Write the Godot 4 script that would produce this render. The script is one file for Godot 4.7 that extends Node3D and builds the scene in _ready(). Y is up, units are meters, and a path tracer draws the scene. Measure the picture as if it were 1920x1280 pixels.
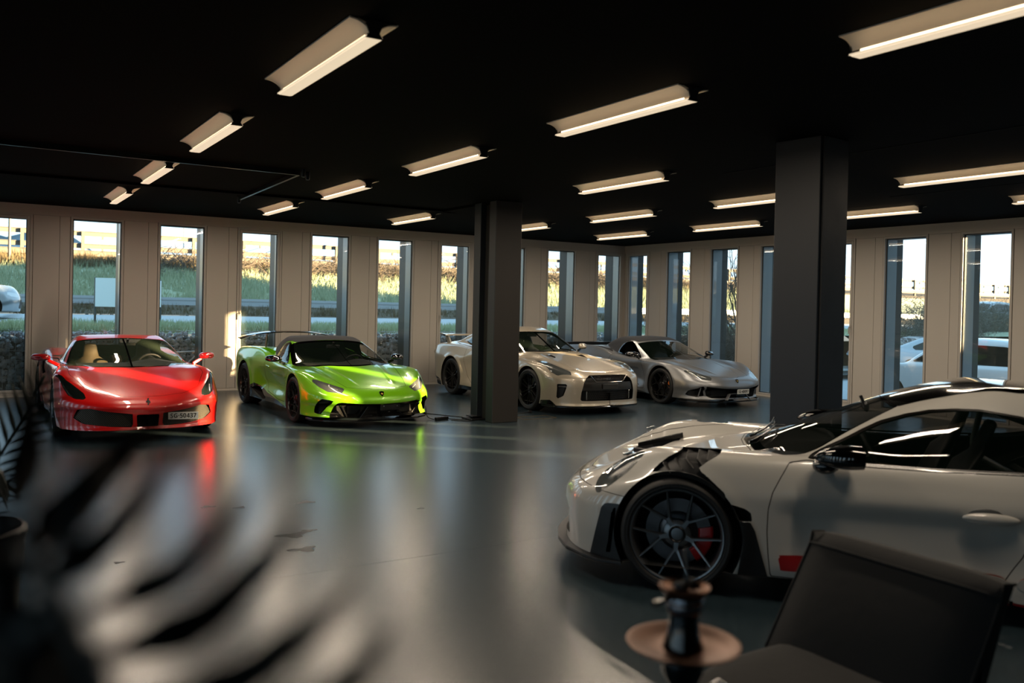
extends Node3D
# A car showroom seen from its lounge corner. World: x right along the back window wall, y up, z towards the rear of the room. Metres.

const EYE := 1.75
const BACK := -17.085       # inner face of the back wall (z)
const RIGHT := 13.971       # inner face of the right wall (x)
const LEFT := -3.4
const REAR := 5.6
const CEIL := 3.324
const DEEP := 0.62          # wall thickness
var crop := Rect2(0, 0, 1920, 1280)
var M := {}
var rng := RandomNumberGenerator.new()

func _ready() -> void:
	rng.seed = 20240611
	setup_camera()
	setup_sky()
	make_materials()
	build_room()
	build_windows()
	build_lamps()
	build_outside()
	build_columns()
	build_cars()
	build_outside_cars()
	build_small_things()
	build_lounge()

func setup_camera() -> void:
	var cam := Camera3D.new()
	cam.name = "camera"
	cam.projection = Camera3D.PROJECTION_FRUSTUM
	cam.near = 0.05
	cam.far = 4000.0
	var fpx := 1626.816
	cam.size = cam.near * crop.size.y / fpx
	cam.frustum_offset = Vector2((crop.get_center().x - 960.0) / fpx, -(crop.get_center().y - 589.52) / fpx) * cam.near
	cam.position = Vector3(0, EYE, 0)
	cam.basis = Basis.from_euler(Vector3(-0.0095703, -0.557578, 0.0224349), EULER_ORDER_YXZ)
	var a := CameraAttributesPhysical.new()
	a.frustum_focal_length = 30.5
	a.frustum_near = 0.05
	a.frustum_far = 4000.0
	a.frustum_focus_distance = 12.5
	a.exposure_aperture = 1.9
	a.exposure_multiplier = 1.0
	cam.attributes = a
	add_child(cam)
	cam.projection = Camera3D.PROJECTION_FRUSTUM
	cam.size = cam.near * crop.size.y / fpx
	cam.current = true

func setup_sky() -> void:
	var e := Environment.new()
	e.background_mode = Environment.BG_SKY
	var sk := ProceduralSkyMaterial.new()
	sk.sky_top_color = Color(0.58, 0.76, 0.88)
	sk.sky_horizon_color = Color(0.80, 0.90, 0.945)
	sk.sky_curve = 0.16
	sk.ground_bottom_color = Color(0.35, 0.36, 0.34)
	sk.ground_horizon_color = Color(0.6, 0.62, 0.6)
	sk.sun_angle_max = 1.0
	var s := Sky.new()
	s.sky_material = sk
	e.sky = s
	e.background_energy_multiplier = 1.75
	e.tonemap_mode = Environment.TONE_MAPPER_LINEAR
	e.tonemap_exposure = 1.3
	e.sdfgi_enabled = true
	e.ssao_enabled = true
	e.ssil_enabled = true
	var we := WorldEnvironment.new()
	we.name = "world_environment"
	we.environment = e
	add_child(we)
	var sun := DirectionalLight3D.new()
	sun.name = "sun"
	sun.light_color = Color(1.0, 0.86, 0.64)
	sun.light_energy = 17.0
	sun.light_angular_distance = 0.6
	sun.shadow_enabled = true
	sun.sky_mode = DirectionalLight3D.SKY_MODE_LIGHT_ONLY
	add_child(sun)
	var to_sun := Vector3(0.7306 * cos(0.119), sin(0.119), 0.6828 * cos(0.119))
	sun.look_at_from_position(to_sun * 40.0, Vector3.ZERO, Vector3.UP)

# ---------------------------------------------------------------- materials
func mat(key: String, c: Color, rough := 0.5, metal := 0.0, opt := {}) -> StandardMaterial3D:
	if M.has(key):
		return M[key]
	var m := StandardMaterial3D.new()
	m.resource_name = key
	m.albedo_color = c
	m.roughness = rough
	m.metallic = metal
	for k in opt:
		m.set(k, opt[k])
	M[key] = m
	return m

func noise_tex(freq: float, sd: int, size := 512, ramp: Array = [], normal := false, bump := 4.0, kind := FastNoiseLite.TYPE_SIMPLEX_SMOOTH, octaves := 4) -> NoiseTexture2D:
	var n := FastNoiseLite.new()
	n.noise_type = kind
	n.frequency = freq
	n.seed = sd
	n.fractal_octaves = octaves
	var t := NoiseTexture2D.new()
	t.width = size
	t.height = size
	t.seamless = true
	t.noise = n
	if normal:
		t.as_normal_map = true
		t.bump_strength = bump
	if ramp.size():
		var g := Gradient.new()
		var offs := PackedFloat32Array()
		var cols := PackedColorArray()
		for i in ramp.size() / 2:
			offs.append(ramp[2 * i])
			cols.append(ramp[2 * i + 1])
		g.offsets = offs
		g.colors = cols
		t.color_ramp = g
	return t

func tri_opts(tex: Texture2D, scale: float, extra := {}) -> Dictionary:
	var d := {"albedo_texture": tex, "uv1_triplanar": true, "uv1_world_triplanar": true, "uv1_scale": Vector3.ONE * scale}
	d.merge(extra)
	return d

func grey(a: float) -> Color:
	return Color(a, a, a)

func make_materials() -> void:
	mat("wall_paint", Color(0.68, 0.655, 0.62), 0.42)
	mat("frame_paint", Color(0.66, 0.64, 0.61), 0.38)
	mat("ceiling_black", Color(0.02, 0.021, 0.021), 0.9, 0.0, {"metallic_specular": 0.15})
	mat("reveal_metal", Color(0.5, 0.53, 0.55), 0.28, 0.5)
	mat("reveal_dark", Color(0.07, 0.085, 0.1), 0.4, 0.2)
	mat("pane_glass", Color(0.75, 0.85, 0.82, 0.05), 0.02, 0.0, {"transparency": BaseMaterial3D.TRANSPARENCY_ALPHA})
	mat("black_plastic", Color(0.03, 0.032, 0.035), 0.45)
	mat("black_gloss", Color(0.012, 0.012, 0.014), 0.08, 0.0, {"clearcoat_enabled": true, "clearcoat": 0.6, "clearcoat_roughness": 0.03})
	mat("black_matte", Color(0.015, 0.015, 0.016), 0.8)
	mat("chrome", Color(0.8, 0.8, 0.8), 0.12, 1.0)
	mat("rubber", Color(0.035, 0.038, 0.042), 0.62)
	mat("dark_metal", Color(0.12, 0.125, 0.13), 0.35, 0.8)
	mat("column_dark", Color(0.10, 0.125, 0.145), 0.5, 0.1)
	mat("column_brown", Color(0.16, 0.145, 0.13), 0.5, 0.1)
	mat("black_void", Color(0.004, 0.004, 0.004), 0.9)
	var fl := mat("floor_paint", Color(1, 1, 1), 0.27, 0.0, tri_opts(noise_tex(0.05, 3, 1024, [0.0, Color(0.115, 0.165, 0.19), 0.5, Color(0.13, 0.185, 0.21), 1.0, Color(0.15, 0.205, 0.235)], false, 4.0, FastNoiseLite.TYPE_SIMPLEX_SMOOTH, 6), 0.3, {"metallic_specular": 0.7}))
	fl.roughness = 0.27

# ---------------------------------------------------------------- mesh builder
class Geo:
	var v := PackedVector3Array()
	var n := PackedVector3Array()
	var uv := PackedVector2Array()
	var t := PackedInt32Array()
	var xf := Transform3D.IDENTITY
	func _p(p: Vector3, nn: Vector3, u := Vector2.ZERO) -> int:
		v.append(xf * p)
		n.append((xf.basis * nn).normalized())
		uv.append(u)
		return v.size() - 1
	func _t(a: int, b: int, c: int) -> void:   # counter-clockwise seen from outside
		t.append(a)
		t.append(c)
		t.append(b)
	func tri(a: Vector3, b: Vector3, c: Vector3) -> void:
		var nn := (b - a).cross(c - a)
		if nn.length_squared() < 1e-18:
			return
		_t(_p(a, nn), _p(b, nn), _p(c, nn))
	func quad(a: Vector3, b: Vector3, c: Vector3, d: Vector3, uvs := false) -> void:
		var nn := (c - a).cross(d - b)
		var i := _p(a, nn, Vector2(0, 1))
		_p(b, nn, Vector2(1, 1))
		_p(c, nn, Vector2(1, 0))
		_p(d, nn, Vector2(0, 0))
		_t(i, i + 1, i + 2)
		_t(i, i + 2, i + 3)
	func hexa(p: Array) -> void:   # 8 corners: bottom 0-3 counter-clockwise seen from above, top 4-7
		quad(p[3], p[2], p[1], p[0])
		quad(p[4], p[5], p[6], p[7])
		for i in 4:
			var j := (i + 1) % 4
			quad(p[i], p[j], p[j + 4], p[i + 4])
	func box(c: Vector3, s: Vector3, ch := 0.0) -> void:
		var h := s * 0.5
		ch = minf(ch, minf(h.x, minf(h.y, h.z)) * 0.95)
		if ch <= 0.0:
			hexa([c + Vector3(-h.x, -h.y, h.z), c + Vector3(h.x, -h.y, h.z), c + Vector3(h.x, -h.y, -h.z), c + Vector3(-h.x, -h.y, -h.z),
				c + Vector3(-h.x, h.y, h.z), c + Vector3(h.x, h.y, h.z), c + Vector3(h.x, h.y, -h.z), c + Vector3(-h.x, h.y, -h.z)])
			return
		var ax := [Vector3.RIGHT, Vector3.UP, Vector3.BACK]
		for a in 3:
			var u: Vector3 = ax[(a + 1) % 3]
			var w: Vector3 = ax[(a + 2) % 3]
			var hu: float = absf(h.dot(u)) - ch
			var hw: float = absf(h.dot(w)) - ch
			for sg in [1.0, -1.0]:
				var o: Vector3 = c + ax[a] * absf(h.dot(ax[a])) * sg
				if sg > 0:
					quad(o - u * hu - w * hw, o + u * hu - w * hw, o + u * hu + w * hw, o - u * hu + w * hw)
				else:
					quad(o - u * hu + w * hw, o + u * hu + w * hw, o + u * hu - w * hw, o - u * hu - w * hw)
			# edges along axis a
			var la: float = absf(h.dot(ax[a])) - ch
			for su in [1.0, -1.0]:
				for sw in [1.0, -1.0]:
					var p1: Vector3 = c + u * su * (hu + ch) + w * sw * hw
					var p2: Vector3 = c + u * su * hu + w * sw * (hw + ch)
					var d: Vector3 = ax[a] * la
					_edge(p1, p2, d, u * su + w * sw)
		for sx in [1.0, -1.0]:
			for sy in [1.0, -1.0]:
				for sz in [1.0, -1.0]:
					var s3 := Vector3(sx, sy, sz)
					var a3 := c + Vector3(h.x * sx, (h.y - ch) * sy, (h.z - ch) * sz)
					var b3 := c + Vector3((h.x - ch) * sx, h.y * sy, (h.z - ch) * sz)
					var c3 := c + Vector3((h.x - ch) * sx, (h.y - ch) * sy, h.z * sz)
					if (b3 - a3).cross(c3 - a3).dot(s3) > 0:
						tri(a3, b3, c3)
					else:
						tri(a3, c3, b3)
	func _edge(p1: Vector3, p2: Vector3, d: Vector3, out: Vector3) -> void:
		if ((p1 + d) - (p1 - d)).cross(p2 - p1).dot(out) > 0:
			quad(p1 - d, p1 + d, p2 + d, p2 - d)
		else:
			quad(p1 + d, p1 - d, p2 - d, p2 + d)
	func bar(a: Vector3, b: Vector3, w: float, h: float, up := Vector3.UP, ch := 0.0) -> void:   # a box from a to b
		var z := (b - a).normalized()
		var x := up.cross(z)
		if x.length() < 1e-4:
			x = Vector3.RIGHT.cross(z)
		x = x.normalized()
		var keep := xf
		xf = xf * Transform3D(Basis(x, z.cross(x), z), (a + b) * 0.5)
		box(Vector3.ZERO, Vector3(w, h, (b - a).length()), ch)
		xf = keep
	func sheet(rows: Array, close_u := false, close_v := false, flip := false) -> void:   # rows of points; smooth normals
		var nr := rows.size()
		var nc: int = rows[0].size()
		var base := v.size()
		for i in nr:
			for j in nc:
				var i0 := i - 1
				var i1 := i + 1
				if close_v:
					i0 = (i0 + nr) % nr
					i1 = i1 % nr
				else:
					i0 = maxi(i0, 0)
					i1 = mini(i1, nr - 1)
				var j0 := j - 1
				var j1 := j + 1
				if close_u:
					j0 = (j0 + nc) % nc
					j1 = j1 % nc
				else:
					j0 = maxi(j0, 0)
					j1 = mini(j1, nc - 1)
				var du: Vector3 = rows[i][j1] - rows[i][j0]
				var dv: Vector3 = rows[i1][j] - rows[i0][j]
				if du.length_squared() < 1e-14:
					du = rows[i1 if i1 != i else i0][j1] - rows[i1 if i1 != i else i0][j0]
				if dv.length_squared() < 1e-14:
					dv = rows[i1][j1] - rows[i0][j1]
				var nn := du.cross(dv)
				if flip:
					nn = -nn
				_p(rows[i][j], nn, Vector2(float(j) / maxi(nc - 1, 1), float(i) / maxi(nr - 1, 1)))
		for i in (nr if close_v else nr - 1):
			for j in (nc if close_u else nc - 1):
				var a := base + i * nc + j
				var b := base + i * nc + (j + 1) % nc
				var c := base + ((i + 1) % nr) * nc + (j + 1) % nc
				var d := base + ((i + 1) % nr) * nc + j
				if flip:
					_t(a, c, b)
					_t(a, d, c)
				else:
					_t(a, b, c)
					_t(a, c, d)
	func lathe(prof: Array, segs := 24, sharp := 0.7) -> void:   # profile of Vector2(r, y), upwards = outside faces out; round y
		var np := prof.size()
		for k in np - 1:
			var a: Vector2 = prof[k]
			var b: Vector2 = prof[k + 1]
			if a.distance_to(b) < 1e-7:
				continue
			var d := (b - a).normalized()
			var n0 := Vector2(d.y, -d.x)
			var na := n0
			var nb := n0
			if k > 0:
				var dp: Vector2 = (a - prof[k - 1]).normalized()
				if dp.dot(d) > sharp:
					na = (n0 + Vector2(dp.y, -dp.x)).normalized()
			if k < np - 2:
				var dn: Vector2 = (prof[k + 2] - b).normalized()
				if dn.dot(d) > sharp:
					nb = (n0 + Vector2(dn.y, -dn.x)).normalized()
			var base := v.size()
			for s in segs + 1:
				var an := TAU * s / segs
				var cs := cos(an)
				var sn := sin(an)
				_p(Vector3(a.x * cs, a.y, -a.x * sn), Vector3(na.x * cs, na.y, -na.x * sn), Vector2(float(s) / segs, 0))
				_p(Vector3(b.x * cs, b.y, -b.x * sn), Vector3(nb.x * cs, nb.y, -nb.x * sn), Vector2(float(s) / segs, 1))
			for s in segs:
				var i := base + s * 2
				_t(i, i + 2, i + 3)
				_t(i, i + 3, i + 1)
	func tube(path: Array, rad: Variant, segs := 8, cap := true) -> void:
		var rows := []
		var up := Vector3.UP
		for i in path.size():
			var d: Vector3 = (path[mini(i + 1, path.size() - 1)] - path[maxi(i - 1, 0)]).normalized()
			if absf(d.dot(up)) > 0.95:
				up = Vector3.RIGHT if absf(d.x) < 0.8 else Vector3.BACK
			var x := up.cross(d).normalized()
			var y := d.cross(x)
			up = y
			var r: float = rad if rad is float else rad[i]
			var row := []
			for s in segs:
				var an := TAU * s / segs
				row.append(path[i] + (x * cos(an) + y * sin(an)) * r)
			rows.append(row)
		sheet(rows, true)
		if cap:
			var m := path.size() - 1
			for s in segs:
				var s2 := (s + 1) % segs
				tri(path[0], rows[0][s2], rows[0][s])
				tri(path[m], rows[m][s], rows[m][s2])
	func prism(poly: PackedVector2Array, z0: float, z1: float, bevel := 0.0) -> void:   # polygon in xy, faces at z0 < z1
		var p := poly
		if Geometry2D.is_polygon_clockwise(p):   # y up: wants counter-clockwise
			pass
		var area := 0.0
		for i in p.size():
			area += p[i].cross(p[(i + 1) % p.size()])
		if area < 0:
			p.reverse()
		var inner := p
		if bevel > 0.0:
			inner = PackedVector2Array()
			for i in p.size():
				var e0 := (p[i] - p[(i - 1 + p.size()) % p.size()]).normalized()
				var e1 := (p[(i + 1) % p.size()] - p[i]).normalized()
				var nn := (Vector2(-e0.y, e0.x) + Vector2(-e1.y, e1.x))
				var k := 2.0 / maxf(nn.length_squared(), 0.4)
				inner.append(p[i] + nn * bevel * k * 0.5)
		var ids := Geometry2D.triangulate_polygon(inner)
		for i in ids.size() / 3:
			var a := inner[ids[3 * i]]
			var b := inner[ids[3 * i + 1]]
			var c := inner[ids[3 * i + 2]]
			if (b - a).cross(c - a) < 0:
				var q := b
				b = c
				c = q
			tri(Vector3(a.x, a.y, z1), Vector3(b.x, b.y, z1), Vector3(c.x, c.y, z1))
			tri(Vector3(a.x, a.y, z0), Vector3(c.x, c.y, z0), Vector3(b.x, b.y, z0))
		for i in p.size():
			var j := (i + 1) % p.size()
			quad(Vector3(p[i].x, p[i].y, z0 + bevel), Vector3(p[j].x, p[j].y, z0 + bevel), Vector3(p[j].x, p[j].y, z1 - bevel), Vector3(p[i].x, p[i].y, z1 - bevel))
			if bevel > 0.0:
				quad(Vector3(p[i].x, p[i].y, z1 - bevel), Vector3(p[j].x, p[j].y, z1 - bevel), Vector3(inner[j].x, inner[j].y, z1), Vector3(inner[i].x, inner[i].y, z1))
				quad(Vector3(inner[i].x, inner[i].y, z0), Vector3(inner[j].x, inner[j].y, z0), Vector3(p[j].x, p[j].y, z0 + bevel), Vector3(p[i].x, p[i].y, z0 + bevel))
	func ball(c: Vector3, r: Vector3, segs := 14, rings := 8) -> void:
		var rows := []
		for i in rings + 1:
			var la := PI * i / rings - PI / 2
			var row := []
			for s in segs:
				var an := TAU * s / segs
				row.append(c + Vector3(cos(la) * cos(an) * r.x, sin(la) * r.y, -cos(la) * sin(an) * r.z))
			rows.append(row)
		var base := v.size()
		sheet(rows, true)
		for k in range(base, v.size()):
			var q := xf.affine_inverse() * v[k] - c
			n[k] = (xf.basis * Vector3(q.x / (r.x * r.x), q.y / (r.y * r.y), q.z / (r.z * r.z))).normalized()
	func mesh() -> ArrayMesh:
		var a := []
		a.resize(Mesh.ARRAY_MAX)
		a[Mesh.ARRAY_VERTEX] = v
		a[Mesh.ARRAY_NORMAL] = n
		a[Mesh.ARRAY_TEX_UV] = uv
		a[Mesh.ARRAY_INDEX] = t
		var m := ArrayMesh.new()
		if t.size():
			m.add_surface_from_arrays(Mesh.PRIMITIVE_TRIANGLES, a)
		return m

# ---------------------------------------------------------------- scene tree helpers
var taken := {}
func numbered(called: String) -> String:
	var k: int = taken.get(called, 0)
	taken[called] = k + 1
	return called if k == 0 else "%s_%03d" % [called, k]

func put(called: String, g: Variant, m: Material, parent: Node = null) -> MeshInstance3D:
	var o := MeshInstance3D.new()
	o.mesh = g.mesh() if g is Geo else g
	o.material_override = m
	if parent == null:
		o.name = numbered(called)
		add_child(o)
	else:
		o.name = called
		parent.add_child(o, true)
	return o

func tag(o: Node, label: String, category: String, group := "", kind := "") -> void:
	o.set_meta("label", label)
	if category:
		o.set_meta("category", category)
	if group:
		o.set_meta("group", group)
	if kind:
		o.set_meta("kind", kind)

func thing(called: String, label: String, category: String, at := Vector3.ZERO, turn := 0.0, group := "") -> Node3D:
	var o := Node3D.new()
	o.name = numbered(called)
	add_child(o)
	o.position = at
	o.rotation.y = turn
	tag(o, label, category, group)
	return o

func struct(o: Node, label: String) -> void:
	o.set_meta("kind", "structure")
	o.set_meta("label", label)

func root(called: String, at := Vector3.ZERO) -> Node3D:
	var o := Node3D.new()
	o.name = numbered(called)
	add_child(o)
	o.position = at
	return o

# ---------------------------------------------------------------- room
const PITCH := 1.4475
const WIN_W := 0.79
const WIN_LOW := 0.07
const WIN_TOP := 3.115
const BACK_FIRST := 1.506 - 2.0 * PITCH      # left edge of the first opening in the back wall
const RIGHT_FIRST := -16.975                 # far edge of the first opening in the right wall

func build_room() -> void:
	var f := root("floor")
	struct(f, "dark polished grey blue floor with fine joints")
	var xs := [LEFT - DEEP, 0.2, 6.9, RIGHT + DEEP]
	var zs := [BACK - DEEP, -11.35, -5.41, -0.2, REAR + DEEP]
	for i in 3:
		for j in 4:
			var g := Geo.new()
			var x0: float = xs[i] + 0.002
			var x1: float = xs[i + 1] - 0.002
			var z0: float = zs[j] + 0.002
			var z1: float = zs[j + 1] - 0.002
			g.box(Vector3((x0 + x1) * 0.5, -0.06, (z0 + z1) * 0.5), Vector3(x1 - x0, 0.12, z1 - z0))
			put("floor_slab", g, M.floor_paint, f)
	var bg := Geo.new()
	bg.box(Vector3((LEFT + RIGHT) * 0.5, -0.1, (BACK + REAR) * 0.5), Vector3(RIGHT - LEFT + 2 * DEEP, 0.16, REAR - BACK + 2 * DEEP))
	put("joint_filler", bg, mat("joint", Color(0.07, 0.08, 0.09), 0.8), f)
	# worn patches and oil marks on the coating, thin films with their own outline
	var sm := mat("floor_mark", Color(0.08, 0.095, 0.11), 0.5)
	for s in [Vector3(2.07, -6.35, 0.10), Vector3(2.22, -6.42, 0.05), Vector3(2.02, -5.95, 0.085), Vector3(1.72, -7.55, 0.05), Vector3(1.95, -7.4, 0.045), Vector3(2.5, -7.35, 0.07), Vector3(3.3, -6.7, 0.03), Vector3(0.85, -6.2, 0.03)]:
		var g := Geo.new()
		var n := 16
		for k in n:
			var a0 := TAU * k / n
			var a1 := TAU * (k + 1) / n
			var r0: float = s.z * (0.7 + 0.3 * sin(a0 * 3.0 + s.x * 9.0))
			var r1: float = s.z * (0.7 + 0.3 * sin(a1 * 3.0 + s.x * 9.0))
			g.tri(Vector3(s.x, 0.0012, s.y), Vector3(s.x + cos(a0) * r0 * 1.5, 0.0008, s.y - sin(a0) * r0), Vector3(s.x + cos(a1) * r1 * 1.5, 0.0008, s.y - sin(a1) * r1))
		put("floor_mark", g, sm, f)
	# ceiling of painted panels, with the shallow boxed-in beams between the column heads
	var c := root("ceiling")
	struct(c, "matt black ceiling")
	var cg := Geo.new()
	cg.box(Vector3((LEFT + RIGHT) * 0.5, CEIL + 0.15, (BACK + REAR) * 0.5), Vector3(RIGHT - LEFT + 2 * DEEP, 0.3, REAR - BACK + 2 * DEEP))
	put("ceiling_slab", cg, M.ceiling_black, c)
	var rb := Geo.new()
	rb.bar(Vector3(6.78, CEIL - 0.012, -11.2), Vector3(6.78, CEIL - 0.012, -12.95), 0.3, 0.04)
	rb.bar(Vector3(6.9, CEIL - 0.012, -12.9), Vector3(-3.0, CEIL - 0.012, -12.9), 0.12, 0.04)
	put("ceiling_rib", rb, M.ceiling_black, c)
	var sj := Geo.new()
	for xx in [7.3, 10.4]:
		sj.bar(Vector3(xx, CEIL - 0.002, -2.0), Vector3(xx, CEIL - 0.002, -7.2), 0.008, 0.006)
	put("ceiling_joint", sj, M.black_void, c)
	# closed walls to the left of and behind the camera
	for d in [["wall_rear", Vector3((LEFT + RIGHT) / 2, CEIL / 2, REAR + DEEP / 2), Vector3(RIGHT - LEFT + 2 * DEEP, CEIL, DEEP), "rear wall behind the lounge"]]:
		var g := Geo.new()
		g.box(d[1], d[2])
		struct(put(d[0], g, mat("dark_wall", Color(0.2, 0.19, 0.18), 0.7)), d[3])
	wall_with_openings("wall_back", 13, BACK_FIRST, LEFT, RIGHT + DEEP, 0)
	wall_with_openings("wall_right", 15, RIGHT_FIRST, BACK, REAR, 1)
	wall_with_openings("wall_left", 15, RIGHT_FIRST, BACK - 0.3, REAR, 2)
	# ceiling track: black rail frame fixed below the ceiling on the left
	var tr := thing("ceiling_track", "thin black rail bent at a corner under the ceiling on the left", "rail", Vector3(0, CEIL, 0))
	var tg := Geo.new()
	tg.bar(Vector3(-2.9, -0.03, -10.15), Vector3(3.33, -0.03, -10.27), 0.035, 0.05)
	tg.bar(Vector3(3.33, -0.03, -10.27), Vector3(3.44, -0.03, -13.4), 0.035, 0.05)
	put("rail", tg, mat("track_black", Color(0.06, 0.075, 0.075), 0.3, 0.4), tr)
	for p in [Vector3(3.33, -0.05, -10.1), Vector3(3.45, -0.05, -10.3), Vector3(3.44, -0.05, -13.45)]:
		var q := Geo.new()
		q.xf = Transform3D(Basis.IDENTITY, p)
		q.lathe([Vector2(0, -0.045), Vector2(0.022, -0.045), Vector2(0.028, -0.02), Vector2(0.028, 0.05)], 10)
		put("rail_clamp", q, M.dark_metal, tr)

func wall_with_openings(nm: String, count: int, first: float, lo: float, hi: float, side: int) -> void:
	# local frame: u runs along the wall, y up, depth d outwards from the inner face
	var w := root(nm)
	struct(w, "off white panelled window wall with tall narrow openings" + [" at the back", " on the right", " on the left"][side])
	var deep := 0.66 if side == 0 else 0.52
	var edges := []
	for k in count:
		var a := first + PITCH * k
		if a + WIN_W < hi - 0.05 and a > lo:
			edges.append([a, a + WIN_W])
	var cur := lo
	var piers := []
	for e in edges:
		piers.append([cur, e[0]])
		cur = e[1]
	piers.append([cur, hi])
	var pos := func(u: float, y: float, d: float) -> Vector3:
		return Vector3(u, y, BACK - d) if side == 0 else Vector3(RIGHT + d, y, u) if side == 1 else Vector3(LEFT - d, y, u)
	var bx := func(g: Geo, u0: float, u1: float, y0: float, y1: float, d0: float, d1: float, ch := 0.0) -> void:
		var a: Vector3 = pos.call(u0, y0, d0)
		var b: Vector3 = pos.call(u1, y1, d1)
		g.box((a + b) * 0.5, (b - a).abs(), ch)
	for p in piers:
		var g := Geo.new()
		var m: float = (p[0] + p[1]) * 0.5
		if p[1] - p[0] < 0.9:   # two boards with a seam, on the load-bearing core
			bx.call(g, p[0] + 0.045, m + 0.12, WIN_LOW - 0.02, WIN_TOP + 0.03, 0.0, 0.03, 0.002)
			bx.call(g, m + 0.125, p[1] - 0.045, WIN_LOW - 0.02, WIN_TOP + 0.03, 0.0, 0.03, 0.002)
		else:
			bx.call(g, p[0], p[1] - 0.045, WIN_LOW - 0.02, WIN_TOP + 0.03, 0.0, 0.03, 0.002)
		put("wall_panel", g, M.wall_paint, w)
		var k := Geo.new()
		bx.call(k, p[0], p[1], 0.0, CEIL, 0.025, 0.34)
		put("pier", k, M.wall_paint, w)
		var o := Geo.new()
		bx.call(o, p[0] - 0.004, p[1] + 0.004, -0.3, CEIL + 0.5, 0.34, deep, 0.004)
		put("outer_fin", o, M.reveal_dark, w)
	var h := Geo.new()
	bx.call(h, lo, hi, WIN_TOP + 0.034, CEIL, 0.0, 0.34)
	put("header_panel", h, M.wall_paint, w)
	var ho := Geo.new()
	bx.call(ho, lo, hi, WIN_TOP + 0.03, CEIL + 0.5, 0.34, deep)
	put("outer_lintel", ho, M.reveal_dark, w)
	var sg := Geo.new()
	bx.call(sg, lo, hi, -0.3, WIN_LOW - 0.024, 0.0, 0.34)
	put("sill_panel", sg, M.wall_paint, w)
	var so := Geo.new()
	bx.call(so, lo, hi, -0.4, 0.05, 0.34, deep + 0.03)
	put("outer_sill", so, M.reveal_metal, w)
	var bb := Geo.new()
	bx.call(bb, lo, hi, 0.0, 0.032, -0.012, 0.0, 0.002)
	var b := put(["baseboard_back", "baseboard_right", "baseboard_left"][side], bb, mat("skirting", Color(0.74, 0.72, 0.68), 0.35))
	struct(b, "pale skirting strip along the foot of the " + ["back wall", "right wall", "left wall"][side])

func build_windows() -> void:
	for side in 3:
		var back := side == 0
		for k in (13 if back else 15):
			var a: float = (BACK_FIRST if back else RIGHT_FIRST) + PITCH * k
			if back and (a + WIN_W > RIGHT or a < LEFT) or (not back and a + WIN_W > REAR):
				continue
			var opens: bool = (k % 3 == 1) if back else (k % 4 == 0)
			window(a, side, opens, k)

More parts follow.
